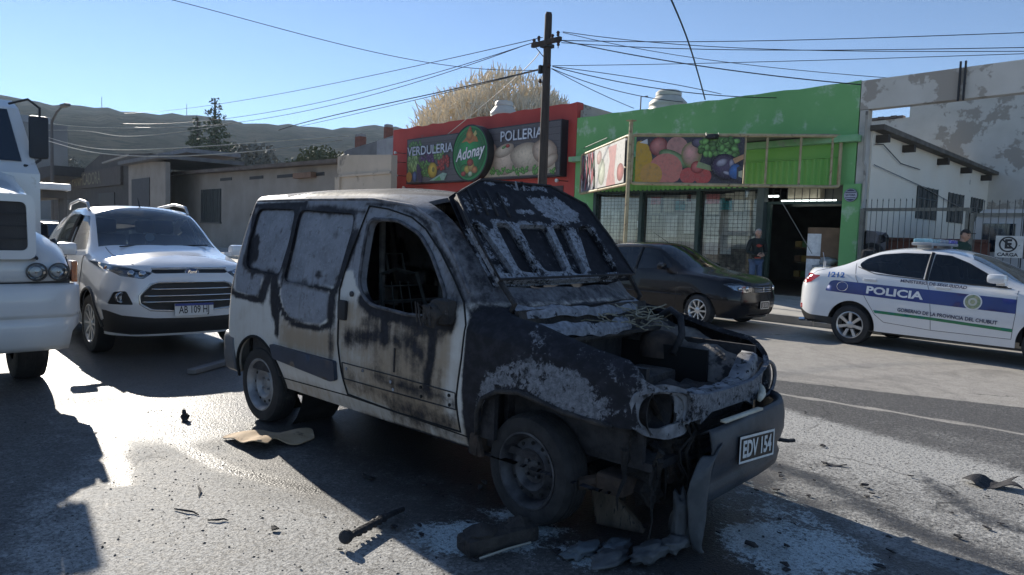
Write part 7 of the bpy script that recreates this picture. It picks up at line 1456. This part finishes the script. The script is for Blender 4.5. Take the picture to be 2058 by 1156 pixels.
# bare pale tree behind the red shop
def bare_tree():
    t = thing('bare_tree', 'big bare tree with pale sunlit twigs behind the red shop', 'tree', (-31.2, 27.5, 0)); r_ = np.random.RandomState(17)
    TW = M('pale_twig', (.66, .56, .41), .8, col2=(.82, .73, .57), vs=2.5); 
    tr_ = MB(); tw = MB(); tips = []
    tr_.tube([(0, 0, 0), (.1, 0, 2), (0, .1, 3.6)], [.42, .34, .28], 9)
    for k in range(17):
        a = 2*math.pi*k/17+r_.uniform(-.2, .2); R_ = r_.uniform(1.2, 5.8); top = 9.6-1.5*(R_/5.8)**2+r_.uniform(-.5, .5)
        P = [Vector((0, 0, 3.2)), Vector((math.cos(a)*R_*.35, math.sin(a)*R_*.35, 4.6)), Vector((math.cos(a)*R_*.75, math.sin(a)*R_*.75, 6.2)), Vector((math.cos(a)*R_, math.sin(a)*R_, top))]
        tr_.tube(P, [.16, .11, .07, .03], 6); 
        for q in range(3):
            f = r_.uniform(.3, 1); i = min(2, int(f*3)); b = P[i].lerp(P[i+1], f*3-i); tips.append((b, (b-Vector((0, 0, 2.0))).normalized()))
    # crown: thousands of short upright shoots filling a broad uneven dome
    n = 0
    while n < 11500:
        p = np.array([r_.uniform(-6.6, 6.2), r_.uniform(-4.5, 4.5), r_.uniform(4.2, 10.6)]); q = (p[0]/6.4)**2+(p[1]/4.6)**2+((p[2]-5.2)/(5.1+.5*math.sin(p[0]*1.3)+.3*math.sin(p[0]*2.9+1)))**2
        if q > 1 or r_.rand() > .25+.75*q: continue
        if math.sin(p[0]*2.1+p[2]*1.7)*math.sin(p[0]*.9-p[2]*2.3+p[1]) < -.55: continue
        d = np.array([p[0]*.05, p[1]*.05, .9])+r_.normal(0, .42, 3); d /= np.linalg.norm(d); l_ = r_.uniform(.35, .85); w = np.cross(d, r_.normal(0, 1, 3)); w /= np.linalg.norm(w)
        e = p+d*l_+r_.normal(0, .06, 3); m_ = (p+e)/2+r_.normal(0, .04, 3); tw.tube([p, m_, e], [.034, .034, .016], 3, cap=False); n += 1
    tr_.build('trunk', TW, t); o = tw.build('twigs', TW, t); stuff(o)
bare_tree()
# utility pole
WOOD = M('creosoted_pole', (.035, .028, .024), .85, col2=(.065, .05, .042), vs=3, streak=(6, 6, .6), bump=.3, bs=20)
up_ = thing('utility_pole', 'dark wooden utility pole with a short cross arm in front of the red shop', 'pole', (-13.49, 13.6, .14))
part('pole_shaft', WOOD, up_, lambda m: m.tube([(0, 0, 0), (.01, 0, 3.5), (0, .01, 7.2), (.02, 0, 7.28)], [.145, .125, .10, .07], 12), angle=R(40))
part('cross_arm', WOOD, up_, lambda m: m.box((.08, -.12, 6.46), (1.05, .10, .12), bev=.015)); part('arm_brace', BLACKM, up_, lambda m: m.tube([(-.3, -.14, 6.4), (0, -.12, 6.1)], .012, 5))
INS = M('insulator_brown', (.05, .025, .02), .25)
for x, z in ((-.38, 6.56), (-.2, 6.6), (.3, 6.56), (.5, 6.60), (.52, 6.35)): part('insulator', INS, up_, lambda m: (m.lathe([(.02, -.06), (.045, -.03), (.03, 0), (.05, .03), (.03, .07), (0, .08)], Matrix.Translation((x, -.12, z)), 10), m.tube([(x, -.12, z-.12), (x, -.12, z)], .01, 5)))
for z, s_ in ((5.86, 1), (5.75, -1), (5.5, -1)): part('insulator', INS, up_, lambda m: (m.lathe([(.03, -.05), (.05, 0), (.03, .05), (0, .06)], Matrix.Translation((.16*s_, -.06, z)), 10), m.tube([(0, 0, z-.03), (.16*s_, -.06, z-.03)], .014, 5)))
part('guy_bracket', BLACKM, up_, lambda m: (m.box((-.14, -.08, 5.8), (.10, .10, .22), bev=.02), m.box((0, 0, 6.4), (.26, .30, .10), bev=.02)))
WIREM = M('wire_black', (.02, .02, .024), .5); WIREP = M('wire_pale', (.40, .38, .33), .5)
def wire(label, pts, r_=.011, mat=None, sag=.0, group='overhead wires at the utility pole', pre=()):
    P = np.array(pts, float); d = np.concatenate([[0], np.cumsum(np.linalg.norm(np.diff(P, axis=0), axis=1))]); u = np.linspace(0, d[-1], 26)
    if len(P) > 2:
        Q = []
        for k in range(3):
            c = np.polyfit(d, P[:, k], min(len(P)-1, 3)); Q.append(np.polyval(c, u))
        Q = np.stack(Q, 1); Q += (pchip(d, np.zeros(len(d)))(u))[:, None]
    else: Q = np.stack([np.interp(u, d, P[:, k]) for k in range(3)], 1)
    Q = list(pre)+list(Q)
    return tag(part('overhead_wire', mat or WIREM, None, lambda m: m.tube([Vector(q) for q in Q], r_, 5)), label, 'wire', group)
WL = 'thin black wire running left from the utility pole'; 
def ext(P, f=1.0): a, b = np.array(P[-2]), np.array(P[-1]); return list(P)+[tuple(b+(b-a)*f)]
wire('topmost thin wire running left from the pole cross arm over the hills', [(-13.67, 13.60, 6.80), (-20.81, 13.40, 6.88), (-34.14, 13.20, 7.34), (-50.88, 13.00, 8.51)])
wire('second wire running left from the pole cross arm over the hills', [(-13.91, 13.60, 6.73), (-20.95, 13.50, 6.45), (-33.20, 13.30, 6.59), (-52, 13.2, 8.0)])
wire('third wire left of the pole, starting at the hanging insulator', [(-14.55, 13.70, 6.74), (-21.26, 13.70, 6.37), (-31.69, 13.60, 6.37), (-50, 13.4, 7.6)])
wire('wire leaving the pole left below the cross arm and passing the bare tree', [(-13.62, 13.60, 5.99), (-14.74, 13.80, 6.03), (-21.70, 14.00, 6.03), (-30.93, 14.20, 5.90)], .018)
wire('lowest wire leaving the pole to the left across the bare tree', [(-13.62, 13.60, 5.96), (-23.25, 15.00, 6.24), (-32.66, 16.00, 6.44)])
wire('long drooping wire from the upper left of the sky to the pole', [(-19.23, 6.00, 7.10), (-17.41, 8.50, 6.48), (-15.92, 11.50, 6.09), (-13.64, 13.60, 5.94)], .009, pre=[(-27.5, -5.4, 10.2), (-23.0, .8, 8.5)])
wire('pale service cable slanting down from the pole to the red shop sign', [(-13.76, 13.60, 6.44), (-17.09, 16.00, 6.75), (-23.28, 17.90, 5.55)], .014, WIREP)
wire('upper wire from the arm end of the pole to the right edge', ext([(-12.94, 13.60, 6.81), (-10.50, 16.50, 6.62), (-4.49, 21.00, 6.40)]), .010)
wire('level wire from the pole rising to the right edge, topmost at the frame edge', ext([(-12.98, 13.60, 6.60), (-10.50, 16.50, 6.74), (-4.52, 21.00, 6.85)]), .011)
wire('level wire from the pole to the right edge, second at the frame edge', ext([(-12.98, 13.60, 6.54), (-10.49, 16.50, 6.54), (-4.49, 21.00, 6.49)]), .011)
wire('wire from the pole arm sinking to the corner of the green shop', [(-12.95, 13.60, 6.59), (-9.20, 14.50, 5.53), (-6.71, 17.00, 5.22)], .013)
wire('faint wire from the arm end of the pole sinking across the concrete beam', ext([(-12.94, 13.60, 6.79), (-10.79, 17.00, 6.42), (-4.63, 22.00, 5.72)]), .009)
wire('wire from the lower bracket of the pole rising to the right edge', ext([(-13.28, 13.60, 6.00), (-10.47, 16.50, 6.18), (-4.48, 21.00, 6.34)]), .009)
wire('service wire from the lower bracket to the middle of the green parapet', [(-13.27, 13.60, 5.98), (-10.42, 16.50, 5.37), (-9.30, 18.10, 5.40)], .012)
wire('service wire from the lower bracket passing just over the cream tank', [(-13.27, 13.60, 5.98), (-11.62, 15.50, 5.74), (-10.96, 18.10, 5.70)], .010)
wire('service wire from the lower bracket ending beside the cream tank', [(-13.27, 13.60, 5.92), (-12.84, 16.00, 5.65), (-12.22, 18.10, 5.62)], .011)
wire('short service wire from the lower bracket to the left part of the green parapet', [(-13.31, 13.60, 5.93), (-13.76, 16.00, 5.76), (-14.02, 18.10, 5.63)], .010)
wire('thick twisted cable dropping from the top of the sky to the green parapet', [(-8.9, 12.3, 6.75), (-9.19, 13.00, 6.66), (-9.43, 13.60, 6.54), (-10.11, 15.00, 6.47), (-10.58, 16.00, 6.32), (-11.53, 18.20, 5.63)], .020, pre=[(-4.2, -3.0, 9.4), (-6.9, 5.5, 7.75), (-8.3, 10.4, 7.0)])
GB = 'pale wires strung across the hillside on the left'
wire('topmost pale wire across the hillside beside the truck mirror', [(-57.91, 10.00, 8.17), (-42.18, 12.00, 6.71), (-36.17, 13.50, 6.50)], .014, WIREP, group=GB)
wire('second pale wire across the hillside beside the truck mirror', [(-46.36, 8.00, 6.43), (-36.88, 9.00, 5.52), (-31.40, 9.50, 5.19), (-29.47, 11.00, 5.55), (-29.95, 12.00, 5.83)], .013, WIREP, group=GB)
wire('third pale wire sagging low over the grey storefront roof', [(-37.69, 6.50, 5.20), (-29.38, 7.50, 4.23), (-25.46, 8.50, 4.08), (-23.28, 10.00, 4.38), (-22.68, 13.00, 4.82)], .016, WIREP, group=GB)
wire('lowest pale wire sagging below the grey storefront roof line', [(-34.80, 6.00, 4.77), (-27.28, 6.50, 3.85), (-23.14, 7.00, 3.50), (-22.36, 8.50, 3.72), (-23.28, 10.00, 4.10), (-23.02, 13.00, 4.72)], .016, WIREP, group=GB)
# street lamp, masts on the ridge
sl_ = thing('street_lamp', 'tall street lamp with a curved arm beside the truck mirror', 'street lamp', (-45.2, 8, 0))
LP_ = M('lamp_grey', (.09, .09, .095), .6); part('lamp_column', LP_, sl_, lambda m: m.tube([(0, 0, 0), (0, 0, 6.1), (.1, 0, 6.8), (.8, .1, 7.25), (1.7, .2, 7.45)], [.09, .08, .07, .06, .05], 8), smooth=True); part('lamp_head', LP_, sl_, lambda m: m.box((2.0, .25, 7.47), (.9, .3, .16), bev=.07, rz=.1))
for k, (x, y, z, h, lab) in enumerate(((-760, 175, 101, 26, 'thin radio mast, leftmost on the hill ridge'), (-650, 215, 92, 28, 'thin radio mast standing mid ridge left of the conifers'), (-690, 330, 100, 14, 'thin radio mast on the ridge right of the conifers'))):
    q = math.hypot(x, y); t = thing('radio_mast', lab, 'mast', (x*800/q, y*800/q, 96), 0, 'radio masts on the ridge'); part('mast', M('mast_grey', (.12, .12, .12), .6), t, lambda m: m.tube([(0, 0, 0), (0, 0, h)], [.5, .25], 5))
# ---------------------------------------------------------------- white canopy and small car behind the truck
WCM = M('canopy_white', (.72, .72, .72), .35)
box('canopy_slab', WCM, wc, (.4, 0, 2.12), (4.6, 1.0, .13), bev=.03)
for x in (-1.6, 2.3): box('canopy_post', M('canopy_post', (.12, .11, .10), .7), wc, (x, .4, 1.03), (.08, .08, 2.06))
box('canopy_beam', M('canopy_beam', (.10, .085, .07), .8), wc, (.4, .25, 1.98), (4.4, .4, .14))
dc = thing('dark_car', 'small dark car glimpsed between the truck and the white car', 'car', (-16.2, 2.75, 0), 0)
part('body', CARD_, dc, lambda m: m.prism(rpoly([(-3.4, .3), (.75, .3), (.8, .75), (.7, .92), (-.3, 1.05), (-.9, 1.45), (-2.4, 1.47), (-3.3, 1.0)], .12), -.8, .8, XZ(0)), angle=R(35)); part('windscreen', MATS['dark_glazing'], dc, lambda m: m.add([(-.32, -.66, 1.06), (-.32, .66, 1.06), (-.86, .6, 1.43), (-.86, -.6, 1.43)], [(0, 1, 2, 3)]))
part('roof_rim', CARW, dc, lambda m: m.tube([(-.9, -.6, 1.47), (-.86, 0, 1.49), (-.9, .6, 1.47)], .02, 6))
for x in (0, -2.4):
    for y in (-.72, .72): part('wheel', TYRE, dc, lambda m: m.lathe([(.18, -.09), (.3, -.09), (.3, .09), (.18, .09), (0, .09)], Matrix.Translation((x, y, .3)) @ Matrix.Rotation(math.pi/2, 4, 'X'), 18))
for y in (-.5, .5): part('headlight', REFL, dc, lambda m: m.box((.76, y, .78), (.08, .3, .12), bev=.03))

# ---------------------------------------------------------------- air: thin even haze round the scene
hm = bpy.data.materials.new('thin_haze'); hm.use_nodes = True; hnt = hm.node_tree; hnt.nodes.clear()
ho_ = N(hnt, 'ShaderNodeOutputMaterial'); hv = N(hnt, 'ShaderNodeVolumePrincipled'); hv.inputs['Color'].default_value = (.62, .80, 1.0, 1); hv.inputs['Density'].default_value = .00020; hv.inputs['Anisotropy'].default_value = .2
L(hnt, hv.outputs[0], ho_.inputs['Volume'])
hz = MB().box((0, 0, 120), (2600, 2600, 246)).build('haze', hm); stuff(hz)
# ---------------------------------------------------------------- people
def skin(name, joints, edges, mat, parent, sub=2, root=0):
    """joints: (x, y, z, radius_a, radius_b)"""
    me = bpy.data.meshes.new(name); me.from_pydata([j[:3] for j in joints], edges, []); o = bpy.data.objects.new(name, me); COL.objects.link(o)
    md = o.modifiers.new('s', 'SKIN'); md.use_smooth_shade = True
    for i, j in enumerate(joints):
        sv = me.skin_vertices[0].data[i]; sv.radius = (j[3], j[4] if len(j) > 4 else j[3]); sv.use_root = (i == root)
    m2 = o.modifiers.new('u', 'SUBSURF'); m2.levels = sub; m2.render_levels = sub
    dg = bpy.context.evaluated_depsgraph_get(); nm = bpy.data.meshes.new_from_object(o.evaluated_get(dg)); bpy.data.objects.remove(o); bpy.data.meshes.remove(me)
    nm.materials.clear(); nm.materials.append(mat); nm.polygons.foreach_set('use_smooth', [True]*len(nm.polygons)); nm.name = name
    r = bpy.data.objects.new(name, nm); COL.objects.link(r); r.parent = parent; return r
SKIN = M('skin', (.42, .25, .18), .55, var=.1, vs=14)
def head_mesh(m, c, r, face_dir, nod=0.):
    """head with brow, nose, mouth, chin and ears; local +x looks ahead"""
    bm = bmesh.new(); bmesh.ops.create_uvsphere(bm, u_segments=24, v_segments=16, radius=1)
    for v in bm.verts:
        x, y, z = v.co; x *= .90; y *= .74; z *= 1.12
        if z < 0: k = 1+.30*z; y *= k; x = x*(1+.12*z)+(.05 if x > 0 else .10*(-z))
        if x > .5:
            x += .20*math.exp(-((y/.13)**2+((z+.10)/.17)**2))+.05*math.exp(-((y/.4)**2+((z-.22)/.09)**2))-.07*math.exp(-(((abs(y)-.27)/.13)**2+((z-.06)/.10)**2))+.05*math.exp(-((y/.25)**2+((z+.46)/.09)**2))+.06*math.exp(-((y/.22)**2+((z+.85)/.16)**2))
        y += math.copysign(.12*math.exp(-(((x+.02)/.13)**2+((z+.02)/.22)**2)), y) if abs(y) > .5 else 0
        v.co = (x, y, z)
    M_ = Matrix.Translation(c) @ Matrix.Rotation(face_dir, 4, 'Z') @ Matrix.Rotation(nod, 4, 'Y') @ Matrix.Scale(r, 4)
    bm.verts.index_update(); m.add([M_ @ v.co for v in bm.verts], [[v.index for v in f.verts] for f in bm.faces]); bm.free(); return M_
def hand(t, wrist, d, mat, side):
    """five curled fingers rooted inside a palm"""
    d = Vector(d).normalized(); u = Vector((0, 0, 1)); s_ = d.cross(u).normalized()*side; u = s_.cross(d).normalized()*side
    w = Vector(wrist); J = [(*w, .024, .020), (*(w+d*.045), .036, .018), (*(w+d*.085), .036, .016)]; E = [(0, 1), (1, 2)]
    for k, (o_, l_) in enumerate(((-.028, .070), (-.010, .080), (.010, .076), (.028, .060))):
        b = w+d*.085+u*o_; n = len(J); J += [(*(b+d*l_*.5+s_*.004), .010), (*(b+d*l_*.85+s_*.022), .009), (*(b+d*l_*.95+s_*.042), .008)]; E += [(2, n), (n, n+1), (n+1, n+2)]
    n = len(J); b = w+d*.03+u*.035; J += [(*(b+d*.02+u*.02), .012), (*(b+d*.05+u*.03+s_*.01), .010), (*(b+d*.07+u*.028+s_*.02), .009)]; E += [(1, n), (n, n+1), (n+1, n+2)]
    return skin('hand', J, E, mat, t, 1)
def person(label, loc, rz, jacket, trousers, hair, h=1.74, lean=0., arms='folded', bald=False, cap=False, logo=None, shoe=None):
    """local +x is where the person looks"""
    t = thing('person', label, 'person', loc, rz, None); k = h/1.74
    P = lambda x, y, z: (x*k+lean*max(0, z-.95)*k, y*k, z*k)
    J = [(*P(0, 0, .96), .15*k, .12*k), (*P(.0, .0, 1.12), .145*k, .115*k), (*P(.01, 0, 1.30), .17*k, .125*k), (*P(.0, 0, 1.42), .13*k, .10*k), (*P(.01, 0, 1.50), .062*k, .062*k)]
    E = [(0, 1), (1, 2), (2, 3), (3, 4)]
    # trunk + arms in the jacket
    n = len(J)
    for s_ in (-1, 1):
        if arms == 'folded': A = [P(-.01, .19*s_, 1.40), P(.0, .25*s_, 1.14), P(.22, .10*s_, 1.06)]
        else: A = [P(-.01, .19*s_, 1.40), P(.03, .25*s_, 1.14), P(.16, .20*s_, .94)]
        b = len(J); J += [(*A[0], .075*k, .07*k), (*A[1], .056*k, .056*k), (*A[2], .040*k, .040*k)]; E += [(3, b), (b, b+1), (b+1, b+2)]
    skin('jacket', J, E, jacket, t)
    L_ = [(*P(0, 0, .95), .13*k, .11*k)]; E2 = []
    for s_ in (-1, 1):
        b = len(L_); L_ += [(*P(0, .085*s_, .88), .095*k, .095*k), (*P(.02, .10*s_, .50), .066*k, .07*k), (*P(-.01, .11*s_, .10), .054*k, .058*k)]; E2 += [(0, b), (b, b+1), (b+1, b+2)]
    skin('trousers', L_, E2, trousers, t)
    for s_ in (-1, 1):
        part('shoe', shoe or BLACKM, t, lambda m: m.box(P(.055, .11*s_, .045), (.27*k, .10*k, .09*k), bev=.035), angle=R(50))
        w = P(.22, .10*s_, 1.06) if arms == 'folded' else P(.16, .20*s_, .94)
        hand(t, w, (.5, -.8*s_, .0) if arms == 'folded' else (.35, -.1*s_, -.9), SKIN, s_)
    hc = P(.035, 0, 1.615); hd = MB(); Mh = head_mesh(hd, hc, .105*k, 0, lean*.6); hd.tube([P(.0, 0, 1.44), P(.02, 0, 1.55)], .055*k, 10); ho = hd.build('head', SKIN, t, smooth=True)
    eye = M('eye_dark', (.02, .015, .012), .2)
    for s_ in (-1, 1): part('eye', eye, ho, lambda m: m.lathe([(.012, -.004), (.008, .004), (0, .006)], Matrix.Translation(Mh @ Vector((.80, .27*s_, .06))) @ Matrix.Rotation(math.pi/2, 4, 'Y'), 8))
    part('mouth', M('lip', (.25, .11, .09), .6), ho, lambda m: m.box(Mh @ Vector((.86, 0, -.46)), (.01, .045, .009)))
    bm = bmesh.new(); bmesh.ops.create_uvsphere(bm, u_segments=24, v_segments=14, radius=1); hb = MB()
    kill = [v for v in bm.verts if v.co.z < (-.15 if v.co.x < .2 else .42) or (bald and v.co.x > .3 and v.co.z < .55)]; bmesh.ops.delete(bm, geom=kill, context='VERTS'); bm.verts.index_update()
    hb.add([Mh @ Vector((v.co.x*.95-.03, v.co.y*.81, v.co.z*1.17+.02*math.sin(9*v.co.y+7*v.co.x))) for v in bm.verts], [[v.index for v in f.verts] for f in bm.faces]); bm.free(); hb.build('hair', hair, ho, smooth=True)
    if cap: part('cap_peak', hair, ho, lambda m: m.box(Mh @ Vector((1.1, 0, .5)), (.10, .13, .015), bev=.006))
    if logo:
        for q in logo: part(q[0], q[1], t, q[2])
    return t
RDT = M('jacket_red', (.36, .05, .03), .7)
JB = M('jacket_black', (.008, .014, .014), .8, var=.3, vs=6, bump=.4, bs=10, bd=.03)
person('grey haired person in a black jacket with red print standing by the shop doorway', (-9.05, 17.05, .14), R(-35), JB, M('denim_blue', (.05, .085, .16), .8, col2=(.09, .14, .23), vs=7), M('hair_grey', (.36, .34, .32), .8, vs=20), 1.76, .03, 'folded', True,
  logo=[('chest_print', RDT, lambda m: blob(m, (.165, -.02, 1.32), (.02, .085, .035), 71, 2, .2)), ('hem_band', RDT, lambda m: m.box((.145, -.03, 1.01), (.03, .16, .035), rz=.1))])
person('person in a dark green jacket stooping behind the police car roof', (-4.35, 16.3, .14), R(-25), M('jacket_green', (.012, .045, .032), .8, bump=.4, bs=10, bd=.03), M('trousers_dark', (.02, .02, .025), .8), M('hair_black', (.012, .011, .010), .7), 1.80, .22, 'down', False, True)
gd = thing('grey_drum', 'rounded grey metal cowl with a tyre under it behind the yard railing', 'drum', (-6.78, 18.75, .14))
part('cowl', M('dull_grey_metal', (.20, .185, .19), .6, vs=5), gd, lambda m: m.prism(rpoly([(-.22, 1.25), (.12, 1.25), (.16, 1.74), (-.14, 1.80), (-.22, 1.7)], .1), -.3, .3, XZ(0)), angle=R(35)); part('fitting', BLACKM, gd, lambda m: (blob(m, (.24, -.1, 1.62), (.09, .12, .11), 81, 2, .35), m.tube([(.2, -.2, 1.5), (.35, -.2, 1.55), (.36, -.2, 1.35)], .02, 6)))
part('stand', BLACKM, gd, lambda m: m.box((0, 0, .62), (.5, .5, 1.24))); part('tyre', TYRE, gd, lambda m: m.lathe([(.16, -.08), (.27, -.07), (.27, .07), (.16, .08)], Matrix.Translation((.05, -.33, 1.22)) @ Matrix.Rotation(math.pi/2, 4, 'X'), 20))
# ---------------------------------------------------------------- things lying on the road
CB = M('torn_cardboard', (.38, .27, .16), .85, col2=(.50, .38, .25), vs=5, bump=.3, bs=18, wear=((.10, .07, .05), 7, .58, .12))
def sheet3(name, label, cat, poly, zf, mat, d=.03, th=.006, group=None):
    P, F = sheet(poly, d, jitter=.25); V = np.array([(x, y, zf(x, y)) for x, y in P]); o = solid_sheet(name, V, F, (0, 0, 1), th, mat); return tag(o, label, cat, group)
sheet3('torn_cardboard', 'torn tan cardboard sheet half in the sun beside the van rear wheel', 'cardboard', rpoly([(-4.92, 1.86), (-4.92, 2.05), (-4.74, 2.22), (-4.66, 2.42), (-4.53, 2.37), (-4.44, 2.20), (-4.53, 2.07), (-4.44, 1.98), (-4.52, 1.90)], .03), lambda x, y: .014+.05*max(0, math.sin((x+4.9)*5+y*3))*.6+.03*max(0, math.sin(9*(y-1.8)))+.012*math.sin(23*x+9*y), CB)
def rod(m):
    m.tube([(-3.03, 2.10, .03), (-2.97, 1.95, .045), (-2.90, 1.76, .05), (-2.87, 1.69, .05)], [.013, .016, .018, .018], 8); m.lathe([(.032, -.014), (.036, 0), (.030, .016), (.016, .022), (0, .022)], Matrix.Translation((-2.865, 1.665, .055)) @ Matrix.Rotation(1.2, 4, 'X') @ Matrix.Rotation(.4, 4, 'Y'), 14)
    for k in range(6): m.lathe([(.021, 0), (.024, .01), (.02, .02)], Matrix.Translation((-2.97+.014*k, 1.95-.037*k, .042)) @ Matrix.Rotation(math.pi/2, 4, 'X'), 8)
tag(part('charred_strut', SOOT, None, rod, angle=R(40)), 'charred metal strut with a round foot lying across the shadow edge', 'strut')
tag(part('charred_block', CHAR, None, lambda m: (m.box((-2.43, 2.24, .045), (.13, .40, .08), rz=-.16, bev=.02), blob(m, (-2.45, 2.15, .07), (.07, .12, .05), 91, 2, .25), blob(m, (-2.42, 2.36, .06), (.06, .09, .05), 92, 2, .25)), angle=R(50)), 'charred black oblong lump lying in front of the van front wheel', 'debris')
tag(part('loose_trim', M('pale_trim_strip', (.30, .29, .25), .7), None, lambda m: m.tube([(-2.355, 2.06, .02), (-2.34, 2.22, .025), (-2.33, 2.36, .02)], .006, 5)), 'thin pale strip lying along the charred black lump', 'debris')
sp = part('wood_splinter', M('scorched_wood', (.055, .042, .030), .85, col2=(.12, .092, .066), vs=3, streak=(9, 9, 2), bump=.3, bs=20, wear=((.02, .017, .015), 6, .54, .12)), None, lambda m: m.add([(-2.30, 2.80, .0), (-2.05, 2.90, .0), (-2.10, 2.98, .0), (-2.33, 2.88, .0), (-2.37, 2.79, .30), (-2.25, 2.83, .22), (-2.27, 2.90, .20), (-2.39, 2.86, .31)], [(0, 1, 2, 3), (4, 7, 6, 5), (0, 4, 5, 1), (1, 5, 6, 2), (2, 6, 7, 3), (3, 7, 4, 0)]))
b_ = sp.modifiers.new('b', 'BEVEL'); b_.width = .02; b_.segments = 2
tag(sp, 'scorched brown board standing on end under the van nose', 'board')
def gp(m, P, seed): 
    for i in range(len(P)-1):
        a, b = Vector(P[i]), Vector(P[i+1]); blob(m, (a+b)/2, (max(.05, abs(a.x-b.x)*.6), max(.05, abs(a.y-b.y)*.7), .025+abs(a.z-b.z)*.6), seed+i, 3, .3)
tag(part('melted_plastic', MATS['melted_plastic'], None, lambda m: gp(m, [(-2.03, 2.45, .02), (-1.93, 2.62, .02), (-1.84, 2.80, .04), (-1.86, 2.92, .05), (-1.90, 2.98, .22)], 101), smooth=True), 'grey melted plastic lying on the road under the bumper with an upright tip', 'debris')
tag(part('melted_plastic', M('blue_grey_slag', (.06, .075, .085), .6, col2=(.12, .14, .155), vs=7, bump=.5, bs=20), None, lambda m: gp(m, [(-2.15, 2.42, .02), (-2.08, 2.58, .02), (-2.0, 2.72, .02)], 111), smooth=True), 'flat bluish grey slag stuck to the road under the van nose', 'debris')
sheet3('sheet_scrap', 'pointed dark metal scrap lying alone on the white powder at the right', 'debris', [(-1.26, 5.24), (-1.16, 5.36), (-1.08, 5.36), (-1.0, 5.44), (-1.02, 5.34), (-.94, 5.30), (-1.10, 5.22), (-1.16, 5.16)], lambda x, y: .02+.09*max(0, (y-5.2))*1.2+.02*math.sin(30*x), SOOT)
sheet3('sheet_scrap', 'thin dark sliver lying on the powder between bumper and right edge', 'debris', [(-2.0, 4.83), (-1.93, 4.90), (-1.86, 4.92), (-1.92, 4.85)], lambda x, y: .012+.01*math.sin(40*x), SOOT)
tag(part('flat_bar', M('grey_bar', (.14, .14, .145), .6, .3), None, lambda m: m.box((-7.45, 2.70, .03), (.10, .62, .05), rz=.62, bev=.01)), 'flat grey bar lying on the road left of the van rear wheel', 'bar')
tag(part('charred_lump', SOOT, None, lambda m: blob(m, (-5.57, 1.83, .03), (.035, .03, .045), 121, 2, .3)), 'small black lump on the sunlit road left of the van', 'debris')
tw_g = 'charred twigs on the sunlit road'
for k, (a, b, lab) in enumerate((((-4.07, 1.41), (-3.92, 1.36), 'charred twig lying in the sunlit road, uppermost of three'), ((-3.81, 1.20), (-3.66, 1.27), 'charred curved twig lying in the sunlit road, middle of three'), ((-3.56, 1.28), (-3.50, 1.36), 'charred twig lying in the sunlit road, lowest of three'))):
    tag(part('charred_twig', SOOT, None, lambda m: m.tube([(a[0], a[1], .008), ((a[0]*.6+b[0]*.4)+.012, (a[1]*.6+b[1]*.4)+.008, .012), ((a[0]*.3+b[0]*.7)-.004, (a[1]*.3+b[1]*.7)+.010, .010), (b[0], b[1], .006)], [.004, .006, .005, .003], 5)), lab, 'twig', tw_g)
# small charred flakes scattered round the nose of the van
def flakes():
    r_ = np.random.RandomState(12); m = MB(); n = 0
    while n < 260:
        x, y = r_.normal(-1.9, 1.0), r_.normal(3.2, 1.2)
        if not (-4.5 < x < 0 and .8 < y < 6.2): continue
        s_ = r_.gamma(2.0, .0065); a = r_.uniform(0, 6.28); P = []
        k = 5
        for i in range(k): an = a+6.28*i/k; q = s_*r_.uniform(.5, 1.4); P.append((x+q*math.cos(an), y+.6*q*math.sin(an), .004+r_.uniform(0, s_*.5)))
        m.add(P+[(p[0], p[1], p[2]+.003+.15*s_) for p in P], [tuple(range(k))[::-1], tuple(range(k, 2*k))]+[(i, (i+1) % k, (i+1) % k+k, i+k) for i in range(k)]); n += 1
    return m
stuff(tag(flakes().build('charred_flakes', SOOT), 'charred flakes scattered on the road round the van nose', 'debris'))

# ---------------------------------------------------------------- split loose pieces into parts of their own
def split_loose(o):
    me = o.data; n = len(me.vertices); par = list(range(n))
    def find(i):
        while par[i] != i: par[i] = par[par[i]]; i = par[i]
        return i
    for e in me.edges:
        a, b = find(e.vertices[0]), find(e.vertices[1])
        if a != b: par[a] = b
    gr = {}
    for f in me.polygons: gr.setdefault(find(f.vertices[0]), []).append(f)
    if len(gr) < 2: return
    V = [v.co.copy() for v in me.vertices]; sm = me.polygons[0].use_smooth; base = o.name.split('.')[0]
    for fs in gr.values():
        ids = {}; F = []
        for f in fs: F.append([ids.setdefault(i, len(ids)) for i in f.vertices])
        vv = [None]*len(ids)
        for i, k in ids.items(): vv[k] = V[i]
        c = mobj(base, vv, F, me.materials[0], o.parent, sm); c.matrix_local = o.matrix_local.copy()
    bpy.data.objects.remove(o)
for o in list(SC.objects):
    if o.type == 'MESH' and o.name.split('.')[0] in {'wheel_well', 'coolant_hose', 'suspension_tower', 'rim_hole', 'wiper_arm', 'bonnet_hinge', 'bonnet_rib', 'bulkhead_rail', 'steel_stub', 'scuttle_rail', 'plate_border', 'pressed_rib', 'inner_brace', 'bumper_insert'}: split_loose(o)
